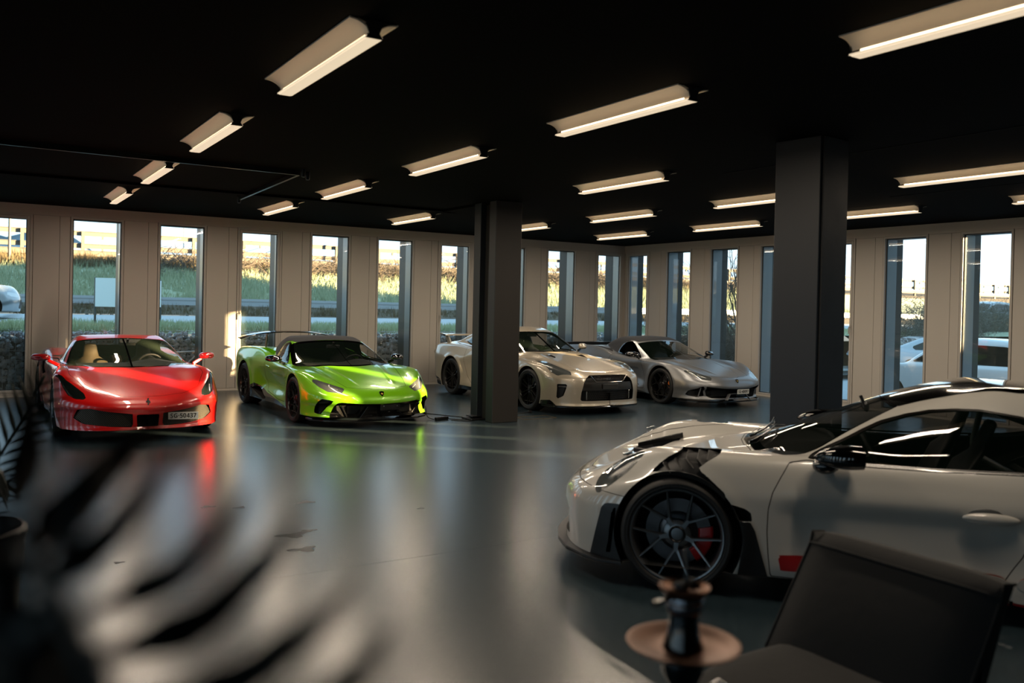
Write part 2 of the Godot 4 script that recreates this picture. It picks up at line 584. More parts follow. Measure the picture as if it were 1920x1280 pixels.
func window(a: float, side: int, opens: bool, k: int) -> void:
	var back := side == 0
	var at: Vector3 = [Vector3(a, 0, BACK), Vector3(RIGHT, 0, a), Vector3(LEFT, 0, a + WIN_W)][side]
	var w := root("window_%d" % (k + 1 + 20 * side), at)
	struct(w, "tall narrow window in the " + ["back", "right", "left"][side] + " wall" + (" with an opening sash" if opens else " with a fixed pane"))
	w.rotation.y = [0.0, -PI / 2, PI / 2][side]    # local x along the wall, local -z outwards
	var b := WIN_W
	var fr := Geo.new()
	var f0 := 0.045
	# frame standing a little proud of the boards
	fr.box(Vector3(-f0 / 2 + 0.005, (WIN_LOW + WIN_TOP) / 2, -0.02), Vector3(f0 - 0.006, WIN_TOP - WIN_LOW + 2 * f0, 0.06), 0.003)
	fr.box(Vector3(b + f0 / 2 - 0.005, (WIN_LOW + WIN_TOP) / 2, -0.02), Vector3(f0 - 0.006, WIN_TOP - WIN_LOW + 2 * f0, 0.06), 0.003)
	fr.box(Vector3(b / 2, WIN_TOP + f0 / 2 - 0.004, -0.02), Vector3(b, f0 - 0.006, 0.06), 0.003)
	fr.box(Vector3(b / 2, WIN_LOW - f0 / 2 + 0.004, -0.02), Vector3(b, f0 - 0.006, 0.06), 0.003)
	put("window_frame", fr, M.frame_paint, w)
	var rv := Geo.new()   # metal lining of the opening outside the glass
	rv.box(Vector3(0.003, (WIN_LOW + WIN_TOP) / 2, -0.195), Vector3(0.006, WIN_TOP - WIN_LOW, 0.29))
	rv.box(Vector3(b - 0.003, (WIN_LOW + WIN_TOP) / 2, -0.195), Vector3(0.006, WIN_TOP - WIN_LOW, 0.29))
	put("reveal_lining", rv, M.reveal_metal, w)
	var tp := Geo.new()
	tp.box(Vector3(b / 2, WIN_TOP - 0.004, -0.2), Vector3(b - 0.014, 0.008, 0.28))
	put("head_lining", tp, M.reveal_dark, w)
	var i0 := 0.006
	if opens:
		i0 = 0.05
		var s := Geo.new()
		var y0 := WIN_LOW + 0.004
		var y1 := WIN_TOP - 0.004
		s.box(Vector3(0.028, (y0 + y1) / 2, -0.022), Vector3(0.046, y1 - y0, 0.07), 0.004)
		s.box(Vector3(b - 0.028, (y0 + y1) / 2, -0.022), Vector3(0.046, y1 - y0, 0.07), 0.004)
		s.box(Vector3(b / 2, y1 - 0.023, -0.022), Vector3(b - 0.104, 0.046, 0.068), 0.004)
		s.box(Vector3(b / 2, y0 + 0.023, -0.022), Vector3(b - 0.104, 0.046, 0.068), 0.004)
		put("sash", s, M.frame_paint, w)
		var hd := Geo.new()
		var hx := 0.025 if back else b - 0.025
		hd.box(Vector3(hx, 1.5, 0.018), Vector3(0.028, 0.07, 0.012), 0.003)
		hd.tube([Vector3(hx, 1.5, 0.02), Vector3(hx, 1.5, 0.055), Vector3(hx, 1.49, 0.062), Vector3(hx, 1.38, 0.06)], 0.009, 8)
		put("window_handle", hd, M.frame_paint, w)
		var hg := Geo.new()
		for yy in [0.35, 1.05, 1.85, 2.8]:
			hg.xf = Transform3D(Basis.IDENTITY, Vector3(b - 0.002 if back else 0.002, yy, 0.017))
			hg.lathe([Vector2(0, -0.04), Vector2(0.008, -0.04), Vector2(0.008, 0.04), Vector2(0, 0.04)], 8)
		put("hinge", hg, M.frame_paint, w)
	var ga := Geo.new()
	for xx in [i0 + 0.006, b - i0 - 0.006]:
		ga.box(Vector3(xx, (WIN_LOW + WIN_TOP) / 2, -0.045), Vector3(0.012, WIN_TOP - WIN_LOW - 2 * i0, 0.022))
	for yy in [WIN_LOW + i0 + 0.006, WIN_TOP - i0 - 0.006]:
		ga.box(Vector3(b / 2, yy, -0.045), Vector3(b - 2 * i0, 0.012, 0.022))
	put("gasket", ga, mat("gasket", Color(0.16, 0.17, 0.17), 0.5), w)
	var gl := Geo.new()
	var g0 := Vector3(i0 + 0.01, WIN_LOW + i0 + 0.01, -0.045)
	var g1 := Vector3(b - i0 - 0.01, WIN_TOP - i0 - 0.01, -0.045)
	gl.quad(Vector3(g0.x, g0.y, g0.z), Vector3(g1.x, g0.y, g0.z), Vector3(g1.x, g1.y, g0.z), Vector3(g0.x, g1.y, g0.z))
	put("pane", gl, M.pane_glass, w)

# ---------------------------------------------------------------- lamps
func build_lamps() -> void:
	var body := mat("lamp_reflector", Color(0.84, 0.8, 0.74), 0.5)
	var tube := mat("lamp_slot_glow", Color(0.9, 0.85, 0.75), 0.5, 0.0, {"emission_enabled": true, "emission": Color(1.0, 0.86, 0.68), "emission_energy_multiplier": 4.5})
	var diff := mat("lamp_diffuser_glow", Color(0.9, 0.88, 0.84), 0.4, 0.0, {"emission_enabled": true, "emission": Color(1.0, 0.9, 0.76), "emission_energy_multiplier": 0.58})
	var cap := mat("lamp_cap", Color(0.035, 0.033, 0.03), 0.6)
	var half := 0.815
	# cross-section (x across, y down from the ceiling): wings, slot, flared bottom channel
	var wing := []
	for i in 9:
		var q := i / 8.0
		wing.append(Vector2(-0.142 + 0.112 * sin(q * PI / 2), -0.004 - 0.066 * (1.0 - cos(q * PI / 2))))
	var mw := Geo.new()
	for s in [1.0, -1.0]:
		var rows := []
		for zz in [-half, half]:
			var row := []
			for p in wing:
				row.append(Vector3(p.x * s, p.y, zz))
			rows.append(row)
		mw.sheet(rows, false, false, s > 0)
		# outer lip of the wing against the ceiling
		mw.box(Vector3(-0.142 * s, -0.004, 0), Vector3(0.006, 0.008, 2 * half), 0.001)
	for zz in [half - 0.004, -half + 0.004]:   # curved end lips, a thin plate following the wing
		for s in [1.0, -1.0]:
			for i in 8:
				var a: Vector2 = wing[i]
				var b: Vector2 = wing[i + 1]
				mw.quad(Vector3(a.x * s, a.y - 0.006, zz), Vector3(b.x * s, b.y - 0.006, zz), Vector3(b.x * s, b.y, zz), Vector3(a.x * s, a.y, zz))
	var mt := Geo.new()
	var md := Geo.new()
	var mc := Geo.new()
	for s in [1.0, -1.0]:
		mt.quad(Vector3(-0.03 * s, -0.07, -half + 0.06), Vector3(-0.03 * s, -0.07, half - 0.06), Vector3(-0.03 * s, -0.082, half - 0.06), Vector3(-0.03 * s, -0.082, -half + 0.06))
		# flared side lip of the channel
		md.hexa([Vector3(minf(-0.03 * s, -0.052 * s), -0.098, half), Vector3(maxf(-0.03 * s, -0.052 * s), -0.098, half), Vector3(maxf(-0.03 * s, -0.052 * s), -0.098, -half), Vector3(minf(-0.03 * s, -0.052 * s), -0.098, -half),
			Vector3(minf(-0.03 * s, -0.05 * s), -0.088 if s > 0 else -0.083, half), Vector3(maxf(-0.03 * s, -0.05 * s), -0.083 if s > 0 else -0.088, half), Vector3(maxf(-0.03 * s, -0.05 * s), -0.083 if s > 0 else -0.088, -half), Vector3(minf(-0.03 * s, -0.05 * s), -0.088 if s > 0 else -0.083, -half)])
	md.box(Vector3(0, -0.096, 0), Vector3(0.085, 0.012, 2 * half - 0.012), 0.002)
	mc.prism(PackedVector2Array([Vector2(-0.052, -0.1), Vector2(0.052, -0.1), Vector2(0.03, -0.072), Vector2(0.05, -0.02), Vector2(0.1, -0.002), Vector2(-0.1, -0.002), Vector2(-0.05, -0.02), Vector2(-0.03, -0.072)]), -0.006, 0.006)
	var meshes := [mw.mesh(), mt.mesh(), md.mesh(), mc.mesh()]
	var col_words := ["first", "second", "third", "fourth", "fifth"]
	var row_words := {0: "nearest row", 1: "second row from camera", 2: "third row from camera", 3: "fourth row from camera", 4: "last row before back windows"}
	for row in range(-1, 5):
		for col in range(-1, 5):
			if row == 1 and col == 2 or row == -1 and col > 3:
				continue
			var seen := row >= 0 and col >= 0 and not (row == 0 and col != 1) and not (row == 3 and col == 2)
			var at := Vector3(1.885 + 2.41 * col, CEIL, -2.41 - row * 2.945)
			if not seen:
				continue
			var words: String = "lit winged ceiling light, " + (col_words[col] if col >= 0 else "outermost") + " column from left, " + (row_words[row] if row >= 0 else "row above the lounge")
			var o := thing("ceiling_light", words, "ceiling light", at, 0.0, "winged ceiling lights")
			put("reflector", meshes[0], body, o)
			put("slot_glow", meshes[1], tube, o)
			put("diffuser", meshes[2], diff, o)
			for zz in [half, -half]:
				put("end_cap", meshes[3], cap, o).position.z = zz
			var l := AreaLight3D.new()
			l.name = "lamp_light"
			l.area_size = Vector2(0.09, 1.6)
			l.light_color = Color(1.0, 0.92, 0.82)
			l.light_energy = LAMP_ENERGY
			l.shadow_enabled = true
			l.set("area_range", 40.0)
			o.add_child(l)
			l.position = Vector3(0, -0.108, 0)
			l.rotation = Vector3(-PI / 2, 0, 0)

const LAMP_ENERGY := 2.8

func build_columns() -> void:
	# steel column near the middle of the picture
	var c := thing("steel_column", "slim dark steel column with brown front face and recessed web, beside the cream sports car", "column", Vector3(6.84, 0, -11.42))
	var g := Geo.new()
	g.box(Vector3(0, CEIL / 2, 0.22), Vector3(0.45, CEIL, 0.2), 0.006)
	put("front_cladding", g, M.column_brown, c)
	g = Geo.new()
	g.box(Vector3(0.02, CEIL / 2, -0.02), Vector3(0.3, CEIL, 0.3))
	put("web", g, M.black_matte, c)
	g = Geo.new()
	g.box(Vector3(0, CEIL / 2, -0.25), Vector3(0.45, CEIL, 0.2), 0.006)
	put("rear_flange", g, M.column_dark, c)
	g = Geo.new()
	g.box(Vector3(-0.224, CEIL / 2, 0.22), Vector3(0.012, CEIL - 0.02, 0.19), 0.003)
	put("side_plate", g, M.column_dark, c)
	g = Geo.new()
	g.box(Vector3(-0.2, 0.012, -0.2), Vector3(0.34, 0.024, 0.32), 0.004)
	g.box(Vector3(-0.25, 0.05, -0.2), Vector3(0.16, 0.02, 0.2), 0.004)
	put("foot_plate", g, M.black_plastic, c)
	# big column behind the white car
	var d := thing("square_column", "broad dark square column with a black corner groove, behind the white sports car", "column", Vector3(6.55, 0, -5.33))
	d.rotation.y = 0.09
	var nt := mat("column_skin", Color(0.115, 0.125, 0.135), 0.5, 0.05)
	nt.normal_enabled = true
	nt.normal_texture = noise_tex(0.008, 21, 512, [], true, 3.0)
	nt.normal_scale = 0.25
	nt.uv1_triplanar = true
	nt.uv1_scale = Vector3(0.35, 0.8, 0.35)
	g = Geo.new()
	g.box(Vector3(-0.195, CEIL / 2, -0.02), Vector3(0.03, CEIL, 0.47), 0.004)
	put("left_board", g, mat("column_blue", Color(0.085, 0.105, 0.13), 0.45, 0.05), d)
	g = Geo.new()
	g.box(Vector3(0.015, CEIL / 2, 0.215), Vector3(0.38, CEIL, 0.03), 0.004)
	put("front_board", g, nt, d)
	g = Geo.new()
	g.box(Vector3(0.195, CEIL / 2, -0.02), Vector3(0.03, CEIL, 0.44), 0.004)
	g.box(Vector3(0.0, CEIL / 2, -0.24), Vector3(0.38, CEIL, 0.03), 0.004)
	put("rear_board", g, nt, d)
	g = Geo.new()
	g.box(Vector3(0, CEIL / 2, -0.01), Vector3(0.37, CEIL, 0.43))
	put("core", g, M.black_void, d)

# ---------------------------------------------------------------- outside
func strip(nm: String, prof: Array, x0: float, x1: float, m: Material, label: String, wobble := 0.0) -> MeshInstance3D:
	# ground swept along x from a profile of Vector2(z, y)
	var g := Geo.new()
	var rows := []
	var n := 40
	for i in n + 1:
		var xx := lerpf(x0, x1, float(i) / n)
		var row := []
		for p in prof:
			row.append(Vector3(xx, p.y + wobble * sin(xx * 0.37 + p.x) * 0.5 + wobble * sin(xx * 0.11 + p.x * 2.0), p.x))
		rows.append(row)
	g.sheet(rows)
	var o := put(nm, g, m)
	struct(o, label)
	return o

func scatter(nm: String, mesh: Mesh, xs: Array, m: Material, parent: Node = null) -> MultiMeshInstance3D:
	var mm := MultiMesh.new()
	mm.transform_format = MultiMesh.TRANSFORM_3D
	mm.mesh = mesh
	mm.instance_count = xs.size()
	for i in xs.size():
		mm.set_instance_transform(i, xs[i])
	var o := MultiMeshInstance3D.new()
	o.multimesh = mm
	o.material_override = m
	o.set_meta("kind", "stuff")
	if parent:
		o.name = nm
		parent.add_child(o, true)
	else:
		o.name = numbered(nm)
		add_child(o)
	return o

func tuft_mesh(blades: int, spread: float, h: float, w: float) -> ArrayMesh:
	var g := Geo.new()
	for i in blades:
		var an := rng.randf() * TAU
		var r := rng.randf() * spread
		var p := Vector3(cos(an) * r, 0, sin(an) * r)
		var lean := Vector3(rng.randf_range(-0.45, 0.45), 1, rng.randf_range(-0.45, 0.45)) * h * rng.randf_range(0.6, 1.1)
		var s := Vector3(cos(an * 3.0), 0, sin(an * 3.0)) * w
		g.tri(p - s, p + s, p + lean)
	return g.mesh()

func twig_mesh(count: int, size: float, thick: float) -> ArrayMesh:
	var g := Geo.new()
	for i in count:
		var a := Vector3(rng.randf_range(-0.5, 0.5), rng.randf_range(-0.5, 0.3), rng.randf_range(-0.5, 0.5)) * size
		var d := Vector3(rng.randf_range(-0.7, 0.7), rng.randf_range(0.2, 1.0), rng.randf_range(-0.7, 0.7)).normalized() * size * rng.randf_range(0.4, 0.9)
		var x := d.cross(Vector3(0.3, 0.2, 0.9)).normalized() * thick
		var y := d.cross(x).normalized() * thick
		for k in 3:
			var u := x * cos(TAU * k / 3) + y * sin(TAU * k / 3)
			var w := x * cos(TAU * (k + 1) / 3) + y * sin(TAU * (k + 1) / 3)
			g.quad(a + u, a + w, a + d + w * 0.3, a + d + u * 0.3)
	return g.mesh()

func rock_mesh(sd: int) -> ArrayMesh:
	var r2 := RandomNumberGenerator.new()
	r2.seed = sd
	var g := Geo.new()
	var rows := []
	for i in 5:
		var la := PI * i / 4.0 - PI / 2
		var row := []
		for s in 7:
			var an := TAU * s / 7.0
			var k := r2.randf_range(0.78, 1.12)
			row.append(Vector3(cos(la) * cos(an) * 0.075, sin(la) * 0.055, cos(la) * sin(an) * 0.06) * k)
		rows.append(row)
	for i in 4:
		for s in 7:
			var a: Vector3 = rows[i][s]
			var b: Vector3 = rows[i][(s + 1) % 7]
			var c: Vector3 = rows[i + 1][(s + 1) % 7]
			var d: Vector3 = rows[i + 1][s]
			g.tri(a, d, c)
			g.tri(a, c, b)
	return g.mesh()

func rand_basis(s: float) -> Basis:
	return Basis.from_euler(Vector3(rng.randf() * TAU, rng.randf() * TAU, rng.randf() * TAU)).scaled(Vector3.ONE * s)

func build_outside() -> void:
	var grass := mat("grass", Color(1, 1, 1), 0.95, 0.0, tri_opts(noise_tex(0.02, 5, 512, [0.0, Color(0.52, 0.56, 0.46), 0.5, Color(0.60, 0.64, 0.53), 1.0, Color(0.67, 0.70, 0.6)]), 0.25))
	var dry := mat("dry_grass", Color(1, 1, 1), 0.95, 0.0, tri_opts(noise_tex(0.02, 6, 512, [0.0, Color(0.22, 0.19, 0.14), 0.5, Color(0.31, 0.27, 0.2), 1.0, Color(0.38, 0.34, 0.26)]), 0.2))
	var asphalt := mat("asphalt", Color(1, 1, 1), 0.9, 0.0, tri_opts(noise_tex(0.03, 7, 512, [0.0, Color(0.60, 0.63, 0.64), 1.0, Color(0.68, 0.70, 0.71)]), 0.4))
	var rail_m := mat("galvanised", Color(0.62, 0.65, 0.66), 0.45, 0.3)
	var timber := mat("timber", Color(0.36, 0.34, 0.31), 0.8)
	var post_m := mat("post_steel", Color(0.3, 0.31, 0.31), 0.5, 0.3)
	# ground
	strip("pavement", [Vector2(BACK - 0.58, -0.05), Vector2(-19.0, -0.02)], -14.0, 30.0, mat("paving", Color(0.55, 0.56, 0.55), 0.85), "pale paving between the back windows and the stone wall")
	strip("grass_strip", [Vector2(-18.86, 1.0), Vector2(-20.0, 1.05), Vector2(-25.6, 1.05)], -60.0, 160.0, grass, "grass strip between the stone wall and the road", 0.03)
	strip("road", [Vector2(-25.5, 1.06), Vector2(-37.2, 1.06)], -80.0, 260.0, asphalt, "grey road outside the back windows")
	strip("verge", [Vector2(-37.0, 1.05), Vector2(-38.2, 1.1), Vector2(-40.5, 1.45), Vector2(-43.0, 1.55)], -80.0, 260.0, dry, "brown verge under the crash barrier", 0.04)
	strip("grass_bank", [Vector2(-42.8, 1.5), Vector2(-50.0, 2.1), Vector2(-57.0, 3.0), Vector2(-60.0, 3.7)], -80.0, 260.0, grass, "green foot of the highway bank", 0.08)
	strip("dry_bank", [Vector2(-59.6, 3.6), Vector2(-62.5, 4.1), Vector2(-66.0, 4.25), Vector2(-74.0, 5.2), Vector2(-86.0, 5.9), Vector2(-120.0, 5.5)], -80.0, 320.0, dry, "dry grass shoulder of the highway bank", 0.08)
	strip("plain", [Vector2(-118.0, 5.4), Vector2(-500.0, 3.0), Vector2(-1600.0, 2.0)], -800.0, 2400.0, mat("far_field", Color(0.5, 0.55, 0.5), 0.95), "distant fields behind the highway")
	var yard := Geo.new()
	yard.box(Vector3(64.0, -0.45, -3.0), Vector3(98.5, 0.2, 80.0))
	struct(put("yard", yard, asphalt), "asphalt yard outside the right windows")
	var west := Geo.new()
	west.box(Vector3(-60.0, -0.45, 0.0), Vector3(112.0, 0.2, 36.0))
	struct(put("side_yard", west, asphalt), "asphalt beyond the left windows")
	# far hills, distance haze put into their pale blue colour
	var hm := mat("hazed_hill", Color(0.72, 0.79, 0.83), 1.0)
	for h in [[40.0, 320.0, 64.0, -1500.0, "far hill behind the leftmost windows, tinted pale blue for haze"], [-60.0, 150.0, 104.0, -1560.0, "higher haze tinted hill at the left edge behind the far hill"]]:
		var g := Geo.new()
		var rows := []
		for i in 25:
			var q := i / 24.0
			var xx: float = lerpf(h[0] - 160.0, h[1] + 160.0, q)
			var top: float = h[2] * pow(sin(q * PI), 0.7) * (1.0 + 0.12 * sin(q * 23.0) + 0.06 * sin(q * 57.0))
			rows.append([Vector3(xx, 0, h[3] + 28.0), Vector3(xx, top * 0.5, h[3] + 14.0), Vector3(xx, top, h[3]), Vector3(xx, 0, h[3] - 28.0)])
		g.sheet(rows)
		tag(put("hazed_hill", g, hm), h[4], "hill")
	# stone filled wire baskets
	var gb := thing("gabion_wall", "low wall of grey stones in wire baskets just outside the back windows", "stone wall", Vector3(0, 0, -18.55))
	var xs := []
	for i in 5200:
		var lay := rng.randi() % 15
		var t := Transform3D(rand_basis(rng.randf_range(0.5, 0.95)), Vector3(rng.randf_range(-0.6, 14.8), 0.03 + lay * 0.071 + rng.randf_range(-0.02, 0.02), rng.randf_range(0.13, 0.26)))
		if lay == 14:
			t.origin.z = rng.randf_range(-0.25, 0.25)
		xs.append(t)
	scatter("stone_fill", rock_mesh(4), xs, mat("stone", Color(0.66, 0.67, 0.67), 0.85), gb)
	var core := Geo.new()
	core.box(Vector3(6.9, 0.48, -0.05), Vector3(16.0, 0.98, 0.42))
	put("stone_core", core, mat("stone_dark", Color(0.3, 0.31, 0.32), 0.9), gb)
	var wire := Geo.new()
	for i in 155:
		wire.box(Vector3(-0.6 + i * 0.1, 0.55, 0.34), Vector3(0.008, 1.1, 0.008))
	for i in 7:
		wire.box(Vector3(7.1, 0.02 + i * 0.18, 0.348), Vector3(15.5, 0.008, 0.008))
	for i in 78:
		wire.box(Vector3(-0.6 + i * 0.2, 1.1, 0.0), Vector3(0.007, 0.007, 0.68))
	var wo := put("wire_mesh", wire, rail_m, gb)
	wo.set_meta("kind", "stuff")
	# grass and twigs
	xs = []
	var tuft := tuft_mesh(14, 0.16, 0.16, 0.008)
	for i in 3600:
		var z := rng.randf_range(-25.6, -18.9)
		var half_w := -z * 0.62
		xs.append(Transform3D(Basis(Vector3.UP, rng.randf() * TAU).scaled(Vector3.ONE * rng.randf_range(0.7, 1.4)), Vector3(rng.randf_range(-0.5, 26.0 + half_w * 0.3), 1.02, z)))
	tag(scatter("grass_tufts", tuft, xs, mat("blade", Color(0.62, 0.66, 0.52), 0.9)), "short green grass tufts on the strip before the road", "grass", "", "stuff")
	xs = []
	var tuft2 := tuft_mesh(16, 0.6, 0.55, 0.03)
	for i in 3200:
		var z := rng.randf_range(-61.0, -43.0)
		var y := lerpf(1.5, 3.7, pow((-z - 43.0) / 18.0, 1.25))
		xs.append(Transform3D(Basis(Vector3.UP, rng.randf() * TAU).scaled(Vector3.ONE * rng.randf_range(0.7, 1.3)), Vector3(rng.randf_range(-2, 62), y - 0.05, z)))
	tag(scatter("bank_grass", tuft2, xs, mat("bank_blade", Color(0.56, 0.60, 0.48), 0.9)), "rough green grass growing on the slope above the crash barrier", "grass", "", "stuff")
	xs = []
	for i in 2200:
		var z := rng.randf_range(-65.5, -59.0)
		xs.append(Transform3D(Basis(Vector3.UP, rng.randf() * TAU).scaled(Vector3(1.0, 1.3, 1.0) * rng.randf_range(0.6, 1.2)), Vector3(rng.randf_range(-2, 75), lerpf(3.6, 4.2, (-z - 59.0) / 6.5), z)))
	for i in 800:
		var z := rng.randf_range(-40.4, -37.4)
		xs.append(Transform3D(Basis(Vector3.UP, rng.randf() * TAU).scaled(Vector3.ONE * rng.randf_range(0.3, 0.6)), Vector3(rng.randf_range(-2, 45), lerpf(1.05, 1.4, (-z - 37.4) / 3.0), z)))
	tag(scatter("dry_grass", tuft2, xs, mat("dry_blade", Color(0.33, 0.29, 0.2), 0.9)), "dry straw coloured grass at the top of the bank and on the verge", "grass", "", "stuff")
	var twig := twig_mesh(22, 1.5, 0.018)
	var bark := mat("bark", Color(0.3, 0.27, 0.24), 0.9)
	xs = []
	for i in 420:
		xs.append(Transform3D(rand_basis(rng.randf_range(0.8, 1.5)), Vector3(rng.randf_range(9.0, 62.0), rng.randf_range(3.0, 4.1), rng.randf_range(-61.0, -57.5))))
	tag(scatter("bank_scrub", twig, xs, bark), "tangle of bare grey scrub along the upper bank under the highway rails", "bushes", "", "stuff")
	var fine := twig_mesh(30, 0.8, 0.006)
	xs = []
	for i in 900:
		xs.append(Transform3D(rand_basis(rng.randf_range(0.8, 1.5)), Vector3(rng.randf_range(27.0, 52.0), rng.randf_range(-0.3, 1.9), 0)))
		xs[i].origin.z = -17.5 - (xs[i].origin.x - 27.0) * 0.42 + rng.randf_range(-1.3, 1.3)
	tag(scatter("hedge", fine, xs, mat("hedge_twig", Color(0.36, 0.35, 0.31), 0.9)), "dense bare grey hedge behind the parked sedan outside the right windows", "hedge", "", "stuff")
	xs = []
	for i in 260:
		xs.append(Transform3D(rand_basis(rng.randf_range(0.7, 1.2)), Vector3(rng.randf_range(17.0, 20.5), rng.randf_range(-0.2, 1.3), rng.randf_range(-20.5, -16.5))))
	tag(scatter("bush", fine, xs, bark), "low bare bush under the leaning tree outside the corner", "bush", "", "stuff")
	# bare tree outside the corner
	var tr := thing("bare_tree", "bare tree with many leaning branches outside the corner of the window walls", "tree", Vector3(17.6, -0.35, -16.0))
	var tg := Geo.new()
	var tw := Geo.new()
	for k in 7:
		var an := TAU * k / 7.0
		branch(tg, tw, Vector3(cos(an) * 0.15, 0, sin(an) * 0.15), Vector3(cos(an) * 0.42 + 0.12, 1.0, sin(an) * 0.42), 1.5, 0.055, 4)
	put("trunk", tg, bark, tr)
	put("twigs", tw, bark, tr).set_meta("kind", "stuff")
	# crash barrier beyond the road
	var gr := thing("crash_barrier", "pale steel crash barrier running along the far side of the road", "barrier", Vector3(0, 0, -40.0))
	var rg := Geo.new()
	for i in 3:
		rg.bar(Vector3(-40, 1.53 + i * 0.11, 0.04 if i != 1 else 0.0), Vector3(130, 1.53 + i * 0.11, 0.04 if i != 1 else 0.0), 0.03, 0.115)
	put("rail", rg, rail_m, gr)
	for i in 20:
		var p := Geo.new()
		p.box(Vector3(0.1 + i * 4.0, 1.3, -0.08), Vector3(0.12, 0.8, 0.08))
		put("post", p, post_m, gr)
	# highway noise barrier of three timber rails
	var hb := thing("highway_barrier", "high barrier of three long timber rails on posts along the highway bank", "barrier", Vector3(0, 0, -64.0))
	for r in [[5.78, 6.05, 0.0], [4.96, 5.23, 0.0], [4.43, 4.76, 0.5]]:
		var g := Geo.new()
		g.box(Vector3(90, (r[0] + r[1]) / 2, r[2]), Vector3(250, r[1] - r[0], 0.1))
		put("rail", g, timber, hb)
		var top := Geo.new()
		top.box(Vector3(90, r[1] + 0.02, r[2]), Vector3(250, 0.05, 0.2))
		put("rail_cap", top, post_m, hb)
	for i in 45:
		var p := Geo.new()
		p.box(Vector3(-0.8 + i * 3.51, 5.0, 0.2), Vector3(0.2, 2.1, 0.2))
		p.box(Vector3(-0.8 + i * 3.51 + 1.2, 5.68, 0.08), Vector3(0.12, 0.2, 0.12))
		p.box(Vector3(-0.8 + i * 3.51 + 1.2, 4.86, 0.08), Vector3(0.12, 0.2, 0.12))
		put("post", p, timber if i % 3 else post_m, hb)
	for p in [[1.9, -60.0, 7.2, 0.09, "pale pole rising through the leftmost window before the timber rails"], [13.0, -66.0, 7.9, 0.03, "hair thin mast behind the rails in the third window"], [24.9, -62.0, 12.0, 0.1, "tall slim grey mast in the fifth window"], [27.5, -70.0, 12.0, 0.04, "thinner mast just right of the tall one, fifth window"], [59.0, -62.0, 9.8, 0.14, "dark pole standing in the last back window by the corner"], [95.0, -60.0, 8.0, 0.12, "dark pole seen through the fixed right window above the parked utility car"], [84.0, -62.5, 8.6, 0.06, "thin pale pole left of the dark one above the parked utility car"], [101.0, -62.5, 8.2, 0.06, "thin pale pole right of the dark one above the parked utility car"], [122.0, -60.0, 8.0, 0.12, "dark pole in the rightmost window above the passing estate car"], [132.0, -60.0, 7.8, 0.1, "thin far pole at the right edge of the rightmost window"]]:
		var g := Geo.new()
		g.xf = Transform3D(Basis.IDENTITY, Vector3(0, 0, 0))
		g.lathe([Vector2(p[3], 0), Vector2(p[3] * 0.8, p[2] - 3.5), Vector2(0, p[2] - 3.5)], 8)
		var o := put("highway_pole", g, post_m)
		o.position = Vector3(p[0], 3.5, p[1])
		tag(o, p[4], "pole")
	# white V shaped board on posts on the grass strip
	var sb := thing("roadside_board", "blank white V shaped board on steel posts seen through the second and third windows", "board", Vector3(0, 1.0, -24.0))
	var wm := mat("board_white", Color(0.86, 0.9, 0.9), 0.5)
	var pts := [Vector3(2.64, 0, 0), Vector3(3.72, 0, 0.75), Vector3(4.42, 0, -1.4)]
	for i in 2:
		var g := Geo.new()
		var a: Vector3 = pts[i] + Vector3(0, 0.87, 0.03)
		var b: Vector3 = pts[i + 1] + Vector3(0, 0.87, 0.03)
		g.bar(a, b, 0.03, 0.72)
		put("panel", g, wm, sb)
	for i in 3:
		var g := Geo.new()
		g.box(pts[i] + Vector3(0, 0.62, 0), Vector3(0.05, 1.25, 0.05), 0.004)
		put("post", g, post_m, sb)
	# unseen blocks out of the frame, placed to shade windows, road and bank
	var nm := mat("sun_block_grey", Color(0.6, 0.6, 0.58), 0.9)
	for b in [[Vector3(31.0, 2.6, 0.55), Vector3(6.0, 6.2, 8.6), "unseen flat roofed block across the yard, placed to shade the farther right windows"], [Vector3(30.0, 2.6, 31.1), Vector3(3.0, 6.2, 30.0), "second unseen block across the yard, placed to shade the nearer right windows"], [Vector3(30.6, 1.6, 10.4), Vector3(2.6, 4.0, 10.5), "low unseen block across the yard, placed to stop the lowest sun rays"], [Vector3(28.5, 2.6, 7.05), Vector3(0.9, 6.2, 1.9), "narrow unseen block across the yard, placed to keep sun off the cream coupe"], [Vector3(48.0, 5.1, -9.0), Vector3(4.0, 11.4, 29.0), "long unseen block far across the yard, placed to shade the road and bank"], [Vector3(48.0, 4.4, 13.0), Vector3(4.0, 10.0, 14.0), "lower unseen block beside the long one, placed to shade the bank"]]:
		var g := Geo.new()
		g.box(b[0], b[1])
		g.box(b[0] + Vector3(0, b[1].y / 2 + 0.05, 0), Vector3(b[1].x + 0.4, 0.12, b[1].z + 0.4))
		tag(put("unseen_sun_block", g, nm), b[2], "building")

func branch(g: Geo, tw: Geo, p: Vector3, d: Vector3, length: float, r: float, depth: int) -> void:
	var path := [p]
	var q := p
	var dd := d.normalized()
	for i in 4:
		dd = (dd + Vector3(rng.randf_range(-0.12, 0.12), rng.randf_range(-0.03, 0.1), rng.randf_range(-0.12, 0.12))).normalized()
		q += dd * length / 4.0
		path.append(q)
	var target := g if depth > 2 else tw
	target.tube(path, [r, r * 0.9, r * 0.8, r * 0.7, r * 0.6], 6 if depth > 2 else 4, false)
	if depth == 0:
		return
	for k in (3 if depth > 1 else 4):
		var s := rng.randi_range(2, 4)
		var nd := (dd + Vector3(rng.randf_range(-0.6, 0.6), rng.randf_range(-0.1, 0.4), rng.randf_range(-0.6, 0.6))).normalized()
		branch(g, tw, path[s], nd, length * rng.randf_range(0.55, 0.8), r * 0.55, depth - 1)

